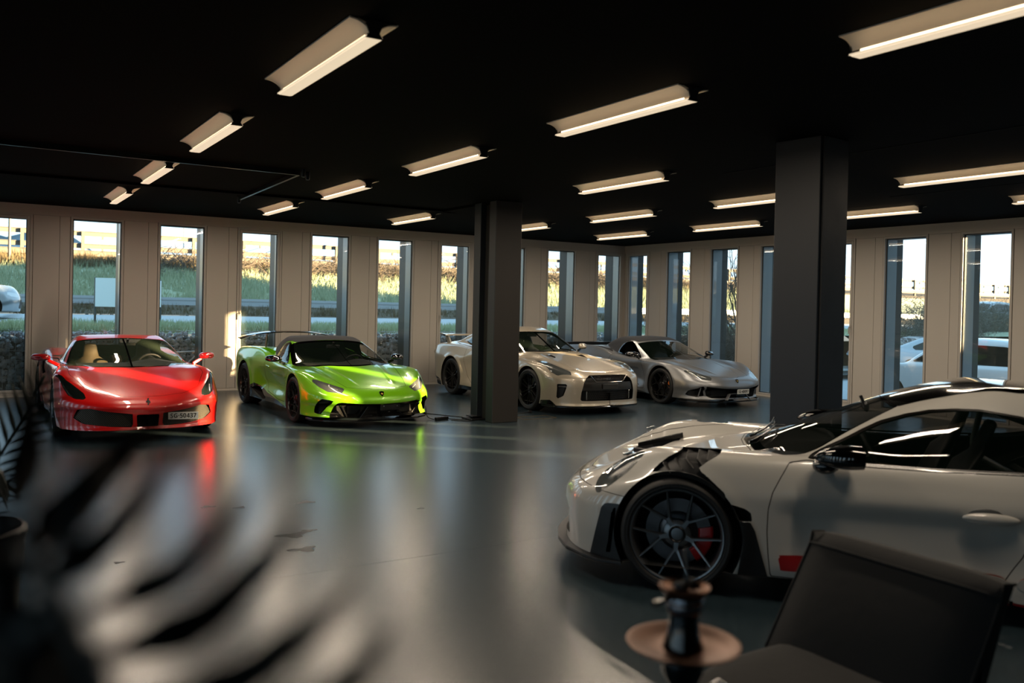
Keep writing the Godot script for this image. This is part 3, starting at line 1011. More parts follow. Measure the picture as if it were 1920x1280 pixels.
# ---------------------------------------------------------------- car bodies
# A body is a smooth field made of a side, a top, a nose and a tail surface plus a cabin; rays from a spine find its skin,
# and the skin is then cut along panel outlines into real parts. Car axes: x from nose to tail, y up, z to the car's left.
class Lut:
	var a := PackedFloat32Array()
	var nu: int
	var nv: int
	var u0: float
	var v0: float
	var s: float
	func _init(fn: Callable, ua: float, ub: float, va: float, vb: float, step := 0.02) -> void:
		u0 = ua
		v0 = va
		s = 1.0 / step
		nu = int((ub - ua) * s) + 2
		nv = int((vb - va) * s) + 2
		a.resize(nu * nv)
		for i in nu:
			for j in nv:
				a[i * nv + j] = fn.call(ua + i * step, va + j * step)
	func at(u: float, v: float) -> float:
		var x := clampf((u - u0) * s, 0.0, nu - 1.001)
		var y := clampf((v - v0) * s, 0.0, nv - 1.001)
		var i := int(x)
		var j := int(y)
		var fx := x - i
		var fy := y - j
		var k := i * nv + j
		var p := a[k] + (a[k + 1] - a[k]) * fy
		return p + (a[k + nv] + (a[k + nv + 1] - a[k + nv]) * fy - p) * fx

static func sp(l: Array, x: float) -> float:   # monotone cubic through [x0, y0, x1, y1, ...]
	var n := l.size() / 2
	if x <= l[0]:
		return l[1]
	if x >= l[2 * n - 2]:
		return l[2 * n - 1]
	var k := 0
	while x > l[2 * k + 2]:
		k += 1
	var x0: float = l[2 * k]
	var x1: float = l[2 * k + 2]
	var y0: float = l[2 * k + 1]
	var y1: float = l[2 * k + 3]
	var h := x1 - x0
	var d := (y1 - y0) / h
	var m0 := d
	var m1 := d
	if k > 0:
		var dp: float = (y0 - l[2 * k - 1]) / (x0 - l[2 * k - 2])
		m0 = 0.0 if dp * d <= 0.0 else 2.0 * dp * d / (dp + d)
	if k < n - 2:
		var dn: float = (l[2 * k + 5] - y1) / (l[2 * k + 4] - x1)
		m1 = 0.0 if dn * d <= 0.0 else 2.0 * dn * d / (dn + d)
	var t := (x - x0) / h
	var t2 := t * t
	var t3 := t2 * t
	return y0 * (2 * t3 - 3 * t2 + 1) + m0 * h * (t3 - 2 * t2 + t) + y1 * (3 * t2 - 2 * t3) + m1 * h * (t3 - t2)

static func bump(d: float, w: float) -> float:
	return exp(-d * d / (w * w))

class Form:
	var side: Lut
	var top: Lut
	var nose: Lut
	var tail: Lut
	var cabw: Lut
	var cabt: Lut
	var length: float
	var low := 0.14          # underside
	var r_side := 0.06       # edge radii
	var r_end := 0.07
	var r_cab := 0.09
	var r_join := 0.05
	var axis_y := 0.3
	func f(x: float, y: float, z: float) -> float:
		var a := z - side.at(x, y)
		var b := (y - top.at(x, z)) * 0.93
		var h := maxf(r_side - absf(a - b), 0.0)
		var m := maxf(a, b) + h * h / (4.0 * r_side)
		var c := maxf(nose.at(y, z) - x, x - tail.at(y, z))
		h = maxf(r_end - absf(m - c), 0.0)
		m = maxf(m, c) + h * h / (4.0 * r_end)
		m = maxf(m, low - y)
		if y > 0.6:
			var e := z - cabw.at(x, y)
			var g := (y - cabt.at(x, z)) * 0.88
			h = maxf(r_cab - absf(e - g), 0.0)
			e = maxf(e, g) + h * h / (4.0 * r_cab)
			h = maxf(r_join - absf(m - e), 0.0)
			m = minf(m, e) - h * h / (4.0 * r_join)
		return m
	func normal(p: Vector3) -> Vector3:
		var e := 0.012
		var g := Vector3(f(p.x + e, p.y, p.z) - f(p.x - e, p.y, p.z), f(p.x, p.y + e, p.z) - f(p.x, p.y - e, p.z), 0.0)
		if p.z > 0.004:
			g.z = f(p.x, p.y, p.z + e) - f(p.x, p.y, p.z - e)
		return g.normalized()
	func hit(o: Vector3, d: Vector3, r: float) -> float:   # outermost crossing along o + d r, searching inwards from r
		var val := f(o.x + d.x * r, o.y + d.y * r, o.z + d.z * r)
		var lo := r
		var guard := 0
		while val > 0.0 and r > 0.0 and guard < 90:
			lo = r
			r -= maxf(val * 0.8, 0.008)
			val = f(o.x + d.x * r, o.y + d.y * r, o.z + d.z * r)
			guard += 1
		var hi := lo
		var a := r
		for i in 11:
			var mid := (a + hi) * 0.5
			if f(o.x + d.x * mid, o.y + d.y * mid, o.z + d.z * mid) > 0.0:
				hi = mid
			else:
				a = mid
		return (a + hi) * 0.5

class Pelt:
	var v := PackedVector3Array()
	var n := PackedVector3Array()
	var t := PackedInt32Array()
	func copy() -> Pelt:
		var s := Pelt.new()
		s.v = v.duplicate()
		s.n = n.duplicate()
		s.t = t.duplicate()
		return s
	func join(o: Pelt) -> void:
		var b := v.size()
		v.append_array(o.v)
		n.append_array(o.n)
		for i in o.t:
			t.append(i + b)
	func offset(dist: float) -> void:
		for i in v.size():
			v[i] += n[i] * dist
	func shift(d: Vector3) -> void:
		for i in v.size():
			v[i] += d
	func split(val: PackedFloat32Array) -> Array:   # [where val < 0, the rest]
		var p := Pelt.new()
		var q := Pelt.new()
		var nv := v.size()
		var mp := PackedInt32Array()
		mp.resize(nv)
		mp.fill(-1)
		var mq := mp.duplicate()
		var cut := {}
		for k in range(0, t.size(), 3):
			var id := [t[k], t[k + 1], t[k + 2]]
			var s0 := val[id[0]] < 0.0
			var s1 := val[id[1]] < 0.0
			var s2 := val[id[2]] < 0.0
			if s0 == s1 and s1 == s2:
				if s0:
					for i in id:
						if mp[i] < 0:
							mp[i] = p.v.size()
							p.v.append(v[i])
							p.n.append(n[i])
						p.t.append(mp[i])
				else:
					for i in id:
						if mq[i] < 0:
							mq[i] = q.v.size()
							q.v.append(v[i])
							q.n.append(n[i])
						q.t.append(mq[i])
				continue
			var pa := PackedInt32Array()
			var qa := PackedInt32Array()
			for e in 3:
				var i: int = id[e]
				var j: int = id[(e + 1) % 3]
				if val[i] < 0.0:
					if mp[i] < 0:
						mp[i] = p.v.size()
						p.v.append(v[i])
						p.n.append(n[i])
					pa.append(mp[i])
				else:
					if mq[i] < 0:
						mq[i] = q.v.size()
						q.v.append(v[i])
						q.n.append(n[i])
					qa.append(mq[i])
				if (val[i] < 0.0) != (val[j] < 0.0):
					var key := mini(i, j) * nv + maxi(i, j)
					if not cut.has(key):
						var w := val[i] / (val[i] - val[j])
						cut[key] = Vector2i(p.v.size(), q.v.size())
						var np := v[i].lerp(v[j], w)
						var nn := n[i].lerp(n[j], w).normalized()
						p.v.append(np)
						p.n.append(nn)
						q.v.append(np)
						q.n.append(nn)
					pa.append(cut[key].x)
					qa.append(cut[key].y)
			for i in range(1, pa.size() - 1):
				p.t.append_array([pa[0], pa[i], pa[i + 1]])
			for i in range(1, qa.size() - 1):
				q.t.append_array([qa[0], qa[i], qa[i + 1]])
		return [p, q]
	func walls(d: Callable) -> Pelt:   # strips from every open edge to the edge moved by d(position, normal); the middle line stays open
		var count := {}
		var nv := v.size()
		for k in range(0, t.size(), 3):
			for e in 3:
				var i := t[k + e]
				var j := t[k + (e + 1) % 3]
				var key := mini(i, j) * nv + maxi(i, j)
				count[key] = 0 if count.has(key) else (i * nv + j) + 1
		var s := Pelt.new()
		for key in count:
			var c: int = count[key]
			if c == 0:
				continue
			var i := (c - 1) / nv
			var j := (c - 1) % nv
			if absf(v[i].z) < 1e-4 and absf(v[j].z) < 1e-4:
				continue
			var a := v[i]
			var b := v[j]
			var a2: Vector3 = a + d.call(a, n[i])
			var b2: Vector3 = b + d.call(b, n[j])
			var nn := (b - a).cross(a2 - a).normalized()
			var o := s.v.size()
			s.v.append_array([a, b, b2, a2])
			s.n.append_array([nn, nn, nn, nn])
			s.t.append_array([o, o + 2, o + 1, o, o + 3, o + 2])
		return s
	func mesh(mirror: int) -> ArrayMesh:   # 0 as is, 1 mirrored only, 2 both
		var vv := PackedVector3Array()
		var nn := PackedVector3Array()
		var tt := PackedInt32Array()
		if mirror != 1:
			vv = v.duplicate()
			nn = n.duplicate()
			tt = t.duplicate()
		if mirror != 0:
			var b := vv.size()
			for i in v.size():
				vv.append(Vector3(v[i].x, v[i].y, -v[i].z))
				nn.append(Vector3(n[i].x, n[i].y, -n[i].z))
			for k in range(0, t.size(), 3):
				tt.append_array([b + t[k], b + t[k + 2], b + t[k + 1]])
		var a := []
		a.resize(Mesh.ARRAY_MAX)
		a[Mesh.ARRAY_VERTEX] = vv
		a[Mesh.ARRAY_NORMAL] = nn
		a[Mesh.ARRAY_INDEX] = tt
		var m := ArrayMesh.new()
		if tt.size():
			m.add_surface_from_arrays(Mesh.PRIMITIVE_TRIANGLES, a)
		return m

enum { SIDE, TOP, FRONT }

class Body:
	var host: Node3D
	var root: Node3D
	var sh: Form
	var skin: Pelt
	var gaps := Pelt.new()
	var liner := Pelt.new()
	var spare: Pelt
	func skin_it(step: float, dth: float, x_front: float, x_rear: float, th_low := -88.0) -> void:
		var rays := []   # [origin x, forward share, sideways share]
		var ncap := int(1.57 * x_front / step * 0.8)
		for i in ncap:
			var ph := PI / 2 * (i + 0.02) / ncap
			rays.append([x_front, -cos(ph), sin(ph)])
		var nm := int((x_rear - x_front) / step)
		for i in nm:
			rays.append([lerpf(x_front, x_rear, float(i) / nm), 0.0, 1.0])
		ncap = int(1.57 * (sh.length - x_rear) / step * 0.7)
		for i in ncap + 1:
			var ph := PI / 2 * (i - 0.02 if i == ncap else float(i)) / ncap
			rays.append([x_rear, sin(ph), cos(ph)])
		var nth := int((90.0 - th_low) / dth)
		var grid := []
		for r in rays:
			var row := PackedVector3Array()
			var o := Vector3(r[0], sh.axis_y, 0)
			var last := 1.3
			for j in nth + 1:
				var th := deg_to_rad(lerpf(th_low, 90.0, float(j) / nth))
				var d := Vector3(r[1], sin(th) * r[2], cos(th) * r[2])
				if j == nth:
					d.z = 0.0
				last = sh.hit(o, d, minf(last + 0.25, 1.6))
				row.append(o + d * last)
			grid.append(row)
		skin = Pelt.new()
		var nr := grid.size()
		var nc := nth + 1
		for i in nr:
			for j in nc:
				var nn := sh.normal(grid[i][j])
				skin.v.append(grid[i][j])
				skin.n.append(nn)
		for i in nr - 1:
			for j in nc - 1:
				var a := i * nc + j
				var b := a + 1
				var c := a + nc + 1
				var d := a + nc
				skin.t.append_array([a, b, c, a, c, d])
		var val := PackedFloat32Array()
		val.resize(skin.v.size())
		for i in val.size():
			val[i] = sh.low + 0.012 - skin.v[i].y
		skin = skin.split(val)[0]
		liner = skin.copy()
	func values(s: Pelt, view: int, poly: PackedVector2Array, gate: Variant, grow := 0.0, also: Variant = null) -> PackedFloat32Array:
		var val := PackedFloat32Array()
		val.resize(s.v.size())
		val.fill(1.0)
		var lo := poly[0]
		var hi := poly[0]
		for p in poly:
			lo = lo.min(p)
			hi = hi.max(p)
		lo -= Vector2(0.12, 0.12)
		hi += Vector2(0.12, 0.12)
		var m := poly.size()
		for i in s.v.size():
			var p := s.v[i]
			var q := Vector2(p.x, p.y) if view == 0 else Vector2(p.x, p.z) if view == 1 else Vector2(p.z, p.y)
			if q.x < lo.x or q.y < lo.y or q.x > hi.x or q.y > hi.y:
				continue
			if gate != null and not gate.call(p, s.n[i]):
				continue
			var best := 1e9
			var inside := false
			var b := poly[m - 1]
			for k in m:
				var a := poly[k]
				var e := b - a
				var w := q - a
				best = minf(best, (w - e * clampf(w.dot(e) / maxf(e.length_squared(), 1e-12), 0.0, 1.0)).length_squared())
				if (a.y > q.y) != (b.y > q.y) and q.x < (b.x - a.x) * (q.y - a.y) / (b.y - a.y) + a.x:
					inside = not inside
				b = a
			var dd := sqrt(best)
			val[i] = (-dd if inside else dd) - grow
			if also != null:
				val[i] = maxf(val[i], also.call(p))
			if absf(val[i]) < 1e-6:
				val[i] = 1e-6
		return val
	func take(view: int, pts: Array, gate: Variant = null, smooth := 0, also: Variant = null, grow := 0.0) -> Pelt:   # cut the part inside the outline out of the skin
		var poly := outline(pts, smooth)
		var r := skin.split(values(skin, view, poly, gate, grow, also))
		skin = r[1]
		return r[0]
	func take_from(s: Pelt, view: int, pts: Array, gate: Variant = null, smooth := 0, grow := 0.0) -> Array:
		return s.split(values(s, view, outline(pts, smooth), gate, grow))
	func panel(view: int, pts: Array, gap := 0.0025, gate: Variant = null, smooth := 0) -> Pelt:   # as take(), leaving a sunk joint around it
		var poly := outline(pts, smooth)
		var r := skin.split(values(skin, view, poly, gate, gap))
		skin = r[1]
		var q: Array = r[0].split(values(r[0], view, poly, gate, -gap))
		q[1].offset(-0.006)
		gaps.join(q[1])
		return q[0]
	static func outline(pts: Array, smooth: int) -> PackedVector2Array:
		var out := PackedVector2Array()
		var n := pts.size()
		if smooth == 0:
			for p in pts:
				out.append(p)
			return out
		for i in n:
			var p0: Vector2 = pts[(i - 1 + n) % n]
			var p1: Vector2 = pts[i]
			var p2: Vector2 = pts[(i + 1) % n]
			var p3: Vector2 = pts[(i + 2) % n]
			for k in smooth:
				var t := float(k) / smooth
				out.append(p1.cubic_interpolate(p2, p0, p3, t))
		return out
	func commit(s: Pelt, called: String, m: Material, mode := 2, parent: Node3D = null) -> Array:   # mode 2: one mesh with its mirror image, 3: a pair, 0: as is
		var made := []
		for side in ([2] if mode == 2 else [0, 1] if mode == 3 else [mode]):
			var o := MeshInstance3D.new()
			o.mesh = s.mesh(side)
			o.material_override = m
			o.name = called
			(parent if parent else root).add_child(o, true)
			made.append(o)
		return made
	func sunk(s: Pelt, depth: Vector3, along_normal := 0.0) -> Pelt:   # the part moved inwards, with the walls that lead down to it
		var mv := func(_p: Vector3, nn: Vector3) -> Vector3: return depth - nn * along_normal
		var w := s.walls(mv)
		var b := s.copy()
		for i in b.v.size():
			b.v[i] += depth - b.n[i] * along_normal
		b.join(w)
		return b
	func ray(px: Vector2, cam: Transform3D, f: float, cy: float) -> Vector3:   # for checking: where a line of sight meets the skin
		var inv := root.transform.affine_inverse()
		var o := inv * cam.origin
		var d := (inv.basis * (cam.basis * Vector3((px.x - 960.0) / f, -(px.y - cy) / f, -1.0))).normalized()
		var r := 0.0
		for i in 3000:
			var p := o + d * r
			if absf(p.z) < 1.2 and p.y > 0.0 and p.y < 1.6 and p.x > -0.3 and p.x < sh.length + 0.3:
				var val := sh.f(p.x, p.y, absf(p.z))
				if val < 0.002:
					return p
				r += maxf(val * 0.5, 0.002)
			else:
				r += 0.02
		return Vector3(99, 99, 99)

const WHEEL_TURN := Basis(Vector3(1, 0, 0), Vector3(0, 0, 1), Vector3(0, -1, 0))   # lathe axis y becomes z

func beam(g: Geo, a: Vector3, b: Vector3, w0: float, w1: float, t: float) -> void:   # tapered spoke with a chamfered front (towards +z)
	var d := (b - a)
	var s := Vector3(-d.y, d.x, 0).normalized()
	var f := 0.55
	var z := Vector3(0, 0, t)
	var p := [a - s * w0, a + s * w0, a + s * w0 * f + z, a - s * w0 * f + z]
	var q := [b - s * w1, b + s * w1, b + s * w1 * f + z, b - s * w1 * f + z]
	for i in 4:
		var j := (i + 1) % 4
		g.quad(p[j], p[i], q[i], q[j])
	g.quad(q[0], q[1], q[2], q[3])
	g.quad(p[3], p[2], p[1], p[0])

func polar(r: float, deg: float, z: float) -> Vector3:
	return Vector3(cos(deg_to_rad(deg)) * r, sin(deg_to_rad(deg)) * r, z)

var wheel_cache := {}
func make_wheel(parent: Node3D, at: Vector3, left: bool, o: Dictionary) -> void:
	# o: r, w, rim, style, rim_mat, disc, caliper_mat, caliper_at (degrees), cap_mat
	var key := str(o.get("key", o.style)) + str(o.r) + str(o.w)
	if not wheel_cache.has(key):
		var r: float = o.r
		var hw: float = o.w * 0.5
		var ri: float = o.rim
		var ty := Geo.new()
		ty.xf = Transform3D(WHEEL_TURN, Vector3.ZERO)
		var prof := []
		for p in [[-0.86, ri + 0.004], [-0.97, ri + 0.03], [-1.0, (r + ri) * 0.5 + 0.005], [-0.96, r - 0.03], [-0.86, r - 0.01], [-0.72, r]]:
			prof.append(Vector2(p[1], p[0] * hw))
		for gq in [-0.5, -0.17, 0.17, 0.5]:   # rain grooves
			prof.append(Vector2(r, (gq - 0.045) * hw * 1.2))
			prof.append(Vector2(r - 0.007, (gq - 0.04) * hw * 1.2))
			prof.append(Vector2(r - 0.007, (gq + 0.04) * hw * 1.2))
			prof.append(Vector2(r, (gq + 0.045) * hw * 1.2))
		for p in [[0.72, r], [0.86, r - 0.01], [0.96, r - 0.03], [0.985, r - 0.045], [0.97, r - 0.047], [1.0, (r + ri) * 0.5 + 0.005], [0.975, ri + 0.034], [0.955, ri + 0.032], [0.93, ri + 0.012], [0.86, ri + 0.004]]:
			prof.append(Vector2(p[1], p[0] * hw))
		ty.lathe(prof, 56, 0.8)
		var rm := Geo.new()
		rm.xf = Transform3D(WHEEL_TURN, Vector3.ZERO)
		var zo: float = hw * 0.86
		rm.lathe([Vector2(ri + 0.004, zo - 0.012), Vector2(ri + 0.006, zo), Vector2(ri + 0.001, zo + 0.006), Vector2(ri - 0.008, zo + 0.003), Vector2(ri - 0.016, zo - 0.012), Vector2(ri - 0.02, zo - 0.03), Vector2(ri - 0.026, -hw * 0.8), Vector2(ri + 0.004, -hw * 0.86)], 56, 0.75)
		rm.xf = Transform3D.IDENTITY
		var zf: float = zo - 0.022 - o.get("dish", 0.03)
		var zr: float = zo - 0.016
		match o.style:
			"fork5":     # five arms splitting into slim pairs (white car)
				for k in 5:
					var a := 90.0 + 72.0 * k + float(o.get("phase", 0.0))
					beam(rm, polar(0.045, a, zf - 0.004), polar(0.112, a, zf - 0.002), 0.03, 0.018, 0.026)
					for s in [-1.0, 1.0]:
						beam(rm, polar(0.098, a + s * 3.0, zf - 0.003), polar(ri - 0.008, a + s * 19.5, zr - 0.012), 0.0125, 0.006, 0.022)
			"fork5hex":  # five arms, forks joined into hexagons
				for k in 5:
					var a := 90.0 + 72.0 * k + float(o.get("phase", 0.0))
					beam(rm, polar(0.04, a, zf), polar(0.115, a, zf), 0.016, 0.011, 0.024)
					for s in [-1.0, 1.0]:
						beam(rm, polar(0.11, a, zf), polar(0.165, a + s * 21.0, zf + 0.008), 0.0105, 0.009, 0.02)
						beam(rm, polar(0.16, a + s * 21.0, zf + 0.008), polar(ri - 0.008, a + s * 13.0, zr - 0.01), 0.009, 0.0085, 0.018)
						beam(rm, polar(0.16, a + s * 21.0, zf + 0.008), polar(ri - 0.008, a + s * 30.0, zr - 0.01), 0.008, 0.0075, 0.018)
			"twin5":     # five wide Y arms
				for k in 5:
					var a := 90.0 + 72.0 * k + float(o.get("phase", 0.0))
					beam(rm, polar(0.04, a, zf), polar(0.155, a, zf + 0.008), 0.02, 0.014, 0.026)
					for s in [-1.0, 1.0]:
						beam(rm, polar(0.145, a, zf + 0.008), polar(ri - 0.008, a + s * 21.0, zr - 0.012), 0.0125, 0.011, 0.022)
			"ten":       # ten thin spokes in pairs
				for k in 6:
					var a := 90.0 + 60.0 * k + float(o.get("phase", 0.0))
					for s in [-1.0, 1.0]:
						beam(rm, polar(0.055, a + s * 20.0, zf), polar(ri - 0.008, a + s * 9.0, zr - 0.012), 0.013, 0.009, 0.024)
		rm.xf = Transform3D(WHEEL_TURN, Vector3(0, 0, zf - 0.02))
		rm.lathe([Vector2(0.088, 0), Vector2(0.086, 0.026), Vector2(0.07, 0.038), Vector2(0.052, 0.044), Vector2(0.0, 0.044)], 24)
		var cp := Geo.new()
		cp.xf = Transform3D(WHEEL_TURN, Vector3(0, 0, zf + 0.018))
		if o.get("lock", false):
			cp.lathe([Vector2(0.052, 0), Vector2(0.052, 0.016), Vector2(0.047, 0.02), Vector2(0.04, 0.012), Vector2(0.036, 0.004), Vector2(0, 0.004)], 28)
		else:
			cp.lathe([Vector2(0.032, 0), Vector2(0.032, 0.01), Vector2(0.026, 0.013), Vector2(0, 0.014)], 20)
			for k in 5:
				cp.xf = Transform3D(WHEEL_TURN, polar(0.056, 72.0 * k + 54.0, zf + 0.016))
				cp.lathe([Vector2(0.009, 0), Vector2(0.009, 0.014), Vector2(0.004, 0.017), Vector2(0, 0.012)], 6)
		var dk := Geo.new()
		dk.xf = Transform3D(WHEEL_TURN, Vector3(0, 0, zf - 0.085))
		var rd: float = o.get("disc", 0.19)
		dk.lathe([Vector2(rd, -0.016), Vector2(rd, 0.016), Vector2(rd * 0.6, 0.016), Vector2(rd * 0.6, -0.016)], 48)
		dk.lathe([Vector2(rd * 0.59, -0.03), Vector2(rd * 0.59, 0.014), Vector2(rd * 0.5, 0.03), Vector2(0, 0.03)], 36)
		var ca := Geo.new()
		var a0: float = o.get("caliper_at", 0.0)
		var rows := []
		for i in 11:
			var q := i / 10.0
			var an := a0 + lerpf(-34.0, 34.0, q)
			var thick: float = 0.034 * pow(sin(PI * clampf(q, 0.06, 0.94)), 0.35)
			var row := []
			for c in [[0.64, -0.3], [0.62, 0.75], [0.7, 1.0], [0.98, 1.0], [1.07, 0.7], [1.07, -0.3]]:
				row.append(polar(rd * c[0], an, zf - 0.085 + 0.02 + (thick if c[1] > 0 else 0.02) * c[1] * 0.9))
			rows.append(row)
		ca.sheet(rows, false, false, true)
		for i in [0, 10]:
			for c in 4:
				ca.tri(rows[i][0], rows[i][c + 1], rows[i][c + 2])
		wheel_cache[key] = [ty.mesh(), rm.mesh(), cp.mesh(), dk.mesh(), ca.mesh()]
	var ms: Array = wheel_cache[key]
	var w := put("wheel", ms[0], M.rubber, parent)
	w.position = at
	if not left:
		w.rotation.y = PI
	put("rim", ms[1], o.rim_mat, w)
	put("hub_cap", ms[2], o.get("cap_mat", o.rim_mat), w)
	put("brake_disc", ms[3], mat("disc_metal", Color(0.34, 0.34, 0.35), 0.35, 0.85), w)
	put("brake_caliper", ms[4], o.caliper_mat, w)

func seat(parent: Node3D, at: Vector3, m: Material, shell: Material, hgt := 0.62) -> void:   # facing -x
	var g := Geo.new()
	var rows := []
	for i in 9:   # backrest as a swept cushion section
		var q := i / 8.0
		var y := 0.1 + hgt * q
		var x := 0.18 + 0.28 * q
		var w: float = sp([0.0, 0.24, 0.35, 0.25, 0.62, 0.22, 0.72, 0.12, 0.78, 0.105, 1.0, 0.085], q)
		var t: float = sp([0.0, 0.06, 0.6, 0.05, 1.0, 0.035], q)
		var row := []
		for k in 14:
			var an := TAU * k / 14.0
			var cz := cos(an)
			var side_lift := 0.05 * absf(cz) if q < 0.66 else 0.0
			row.append(Vector3(x + sin(an) * t - side_lift, y, cz * w))
		rows.append(row)
	g.sheet(rows, true)
	g.ball(Vector3(0.46, 0.1 + hgt, 0), Vector3(0.035, 0.03, 0.085), 12, 6)
	rows = []
	for i in 7:
		var q := i / 6.0
		var row := []
		for k in 12:
			var an := TAU * k / 12.0
			row.append(Vector3(-0.28 + 0.5 * q, 0.06 + sin(an) * 0.055 + 0.03 * (1.0 - q) + 0.05 * absf(cos(an)) * q, cos(an) * lerpf(0.22, 0.25, q)))
		rows.append(row)
	g.sheet(rows, true)
	var s := put("seat", g, m, parent)
	s.position = at

func cabin(parent: Node3D, o: Dictionary) -> void:
	# o: dash_x, dash_y, belt half width, seat_x, seat_y, wheel_z, floor, rear_x
	var tr: Material = o.get("trim", mat("trim_black", Color(0.04, 0.042, 0.045), 0.6))
	var g := Geo.new()
	var rows := []
	var hw: float = o.half
	for i in 13:
		var q := i / 12.0
		var z := lerpf(-hw, hw, q)
		var bow := 0.2 * z * z
		var hood := 0.055 * bump(z - o.wheel_z, 0.2)
		rows.append([Vector3(o.dash_x - 0.12 + bow, o.dash_y - 0.02, z), Vector3(o.dash_x + 0.1 + bow, o.dash_y + 0.01 + hood * 0.3, z), Vector3(o.dash_x + 0.36, o.dash_y + hood, z), Vector3(o.dash_x + 0.42, o.dash_y - 0.03 + hood * 0.6, z), Vector3(o.dash_x + 0.46, o.dash_y - 0.16, z), Vector3(o.dash_x + 0.38, o.dash_y - 0.4, z)])
	g.sheet(rows, false, false, true)
	put("dashboard", g, tr, parent)
	g = Geo.new()
	g.box(Vector3((o.dash_x + o.rear_x) * 0.5, o.floor, 0), Vector3(o.rear_x - o.dash_x, 0.04, hw * 2.1))
	g.box(Vector3(o.dash_x + 0.75, o.floor + 0.16, 0), Vector3(1.1, 0.28, 0.24), 0.03)
	g.box(Vector3(o.rear_x, o.floor + 0.25, 0), Vector3(0.06, 0.5, hw * 1.9), 0.02)
	put("cabin_floor", g, M.black_matte, parent)
	for s in [-1.0, 1.0]:
		seat(parent, Vector3(o.seat_x, o.seat_y, 0.36 * s), o.get("seat_mat", mat("seat_leather", Color(0.05, 0.052, 0.055), 0.5)), tr, o.get("seat_h", 0.62))
	g = Geo.new()
	var c := Vector3(o.dash_x + 0.58, o.dash_y - 0.05, o.wheel_z)
	var tilt := Basis(Vector3(0, 0, 1), 0.42)
	var path := []
	for k in 25:
		var an := TAU * k / 24.0
		path.append(c + tilt * Vector3(0, sin(an) * 0.165, cos(an) * 0.175))
	g.tube(path, 0.016, 8, false)
	for an in [0.0, PI, -PI / 2]:
		g.bar(c, c + tilt * Vector3(0, sin(an) * 0.16, cos(an) * 0.17), 0.03, 0.018)
	g.bar(c, c + Vector3(-0.18, -0.07, 0), 0.05, 0.05)
	put("steering_wheel", g, tr, parent)

func rear_view_mirror(parent: Node3D, at: Vector3) -> void:
	var g := Geo.new()
	g.box(at, Vector3(0.03, 0.06, 0.22), 0.012)
	g.bar(at, at + Vector3(-0.03, 0.07, 0), 0.03, 0.02)
	put("rear_view_mirror", g, M.black_plastic, parent)

func wing_mirror(parent: Node3D, at: Vector3, size: Vector3, m: Material, foot: Vector3, foot_m: Material = null, back := 0.35) -> void:
	# a rounded shell, blunt towards the rear; built for +z and mirrored for -z
	for s in [1.0, -1.0]:
		var g := Geo.new()
		var rows := []
		for i in 9:
			var q := i / 8.0
			var k: float = sp([0.0, 0.12, 0.15, 0.55, 0.45, 0.9, 0.8, 1.0, 1.0, 0.96], q)
			var row := []
			for j in 16:
				var an := TAU * j / 16.0
				var cy := sin(an)
				var cz := cos(an)
				var py := signf(cy) * pow(absf(cy), 0.75) * size.y * (k if cy > 0 else k * 0.85)
				var pz := signf(cz) * pow(absf(cz), 0.75) * size.z * k
				row.append(at + Vector3((q - 0.5) * size.x * 2.0 + back * 0.08 * cz, py + 0.15 * size.y * q, pz))
			rows.append(row)
		g.sheet(rows, true, false, false)
		for j in 16:
			g.tri(rows[8][j], rows[8][(j + 1) % 16], at + Vector3(size.x * 0.93, 0, 0))
			g.tri(rows[0][(j + 1) % 16], rows[0][j], at + Vector3(-size.x * 1.03, 0, 0))
		var arm := Geo.new()
		arm.bar(at + Vector3(0, -size.y * 0.6, -size.z * 0.7), foot, size.x * 0.55, size.y * 0.45, Vector3(1, 0, 0), 0.008)
		for gg in [g, arm]:
			if s < 0:
				for i in gg.v.size():
					gg.v[i].z = -gg.v[i].z
					gg.n[i].z = -gg.n[i].z
				for i in range(0, gg.t.size(), 3):
					var q: int = gg.t[i + 1]
					gg.t[i + 1] = gg.t[i + 2]
					gg.t[i + 2] = q
		var o := put("wing_mirror", g, m, parent)
		put("mirror_arm", arm, foot_m if foot_m else m, o)

func plate_text(parent: Node, text: String, at: Vector3, basis: Basis, size: float, m: Material, called := "lettering", width := 0.0) -> void:
	var tm := TextMesh.new()
	var f := SystemFont.new()
	f.font_names = PackedStringArray(["Droid Sans"])
	f.font_weight = 700
	tm.font = f
	tm.text = text
	tm.font_size = 64
	tm.pixel_size = size / 64.0
	tm.depth = 0.003
	tm.curve_step = 2.0
	var o := put(called, tm, m, parent)
	o.position = at
	o.basis = basis
	if width > 0.0:
		var w := tm.get_aabb().size.x
		if w > 0.01:
			o.basis = basis.scaled_local(Vector3(width / w, 1, 1))

func number_plate(parent: Node3D, at: Vector3, tilt: float, text: String, w := 0.3, h := 0.08, blank: Material = null) -> void:   # facing -x
	var g := Geo.new()
	g.box(Vector3.ZERO, Vector3(w, h, 0.006), 0.002)
	var o := put("number_plate", g, blank if blank else mat("plate_white", Color(0.85, 0.86, 0.84), 0.4), parent)
	o.position = at
	o.basis = Basis(Vector3.UP, -PI / 2) * Basis(Vector3.RIGHT, tilt)
	if text:
		plate_text(o, text, Vector3(0, 0, 0.004), Basis.IDENTITY, h * 0.86, mat("ink", Color(0.02, 0.02, 0.02), 0.6), "plate_lettering", w * 0.86)

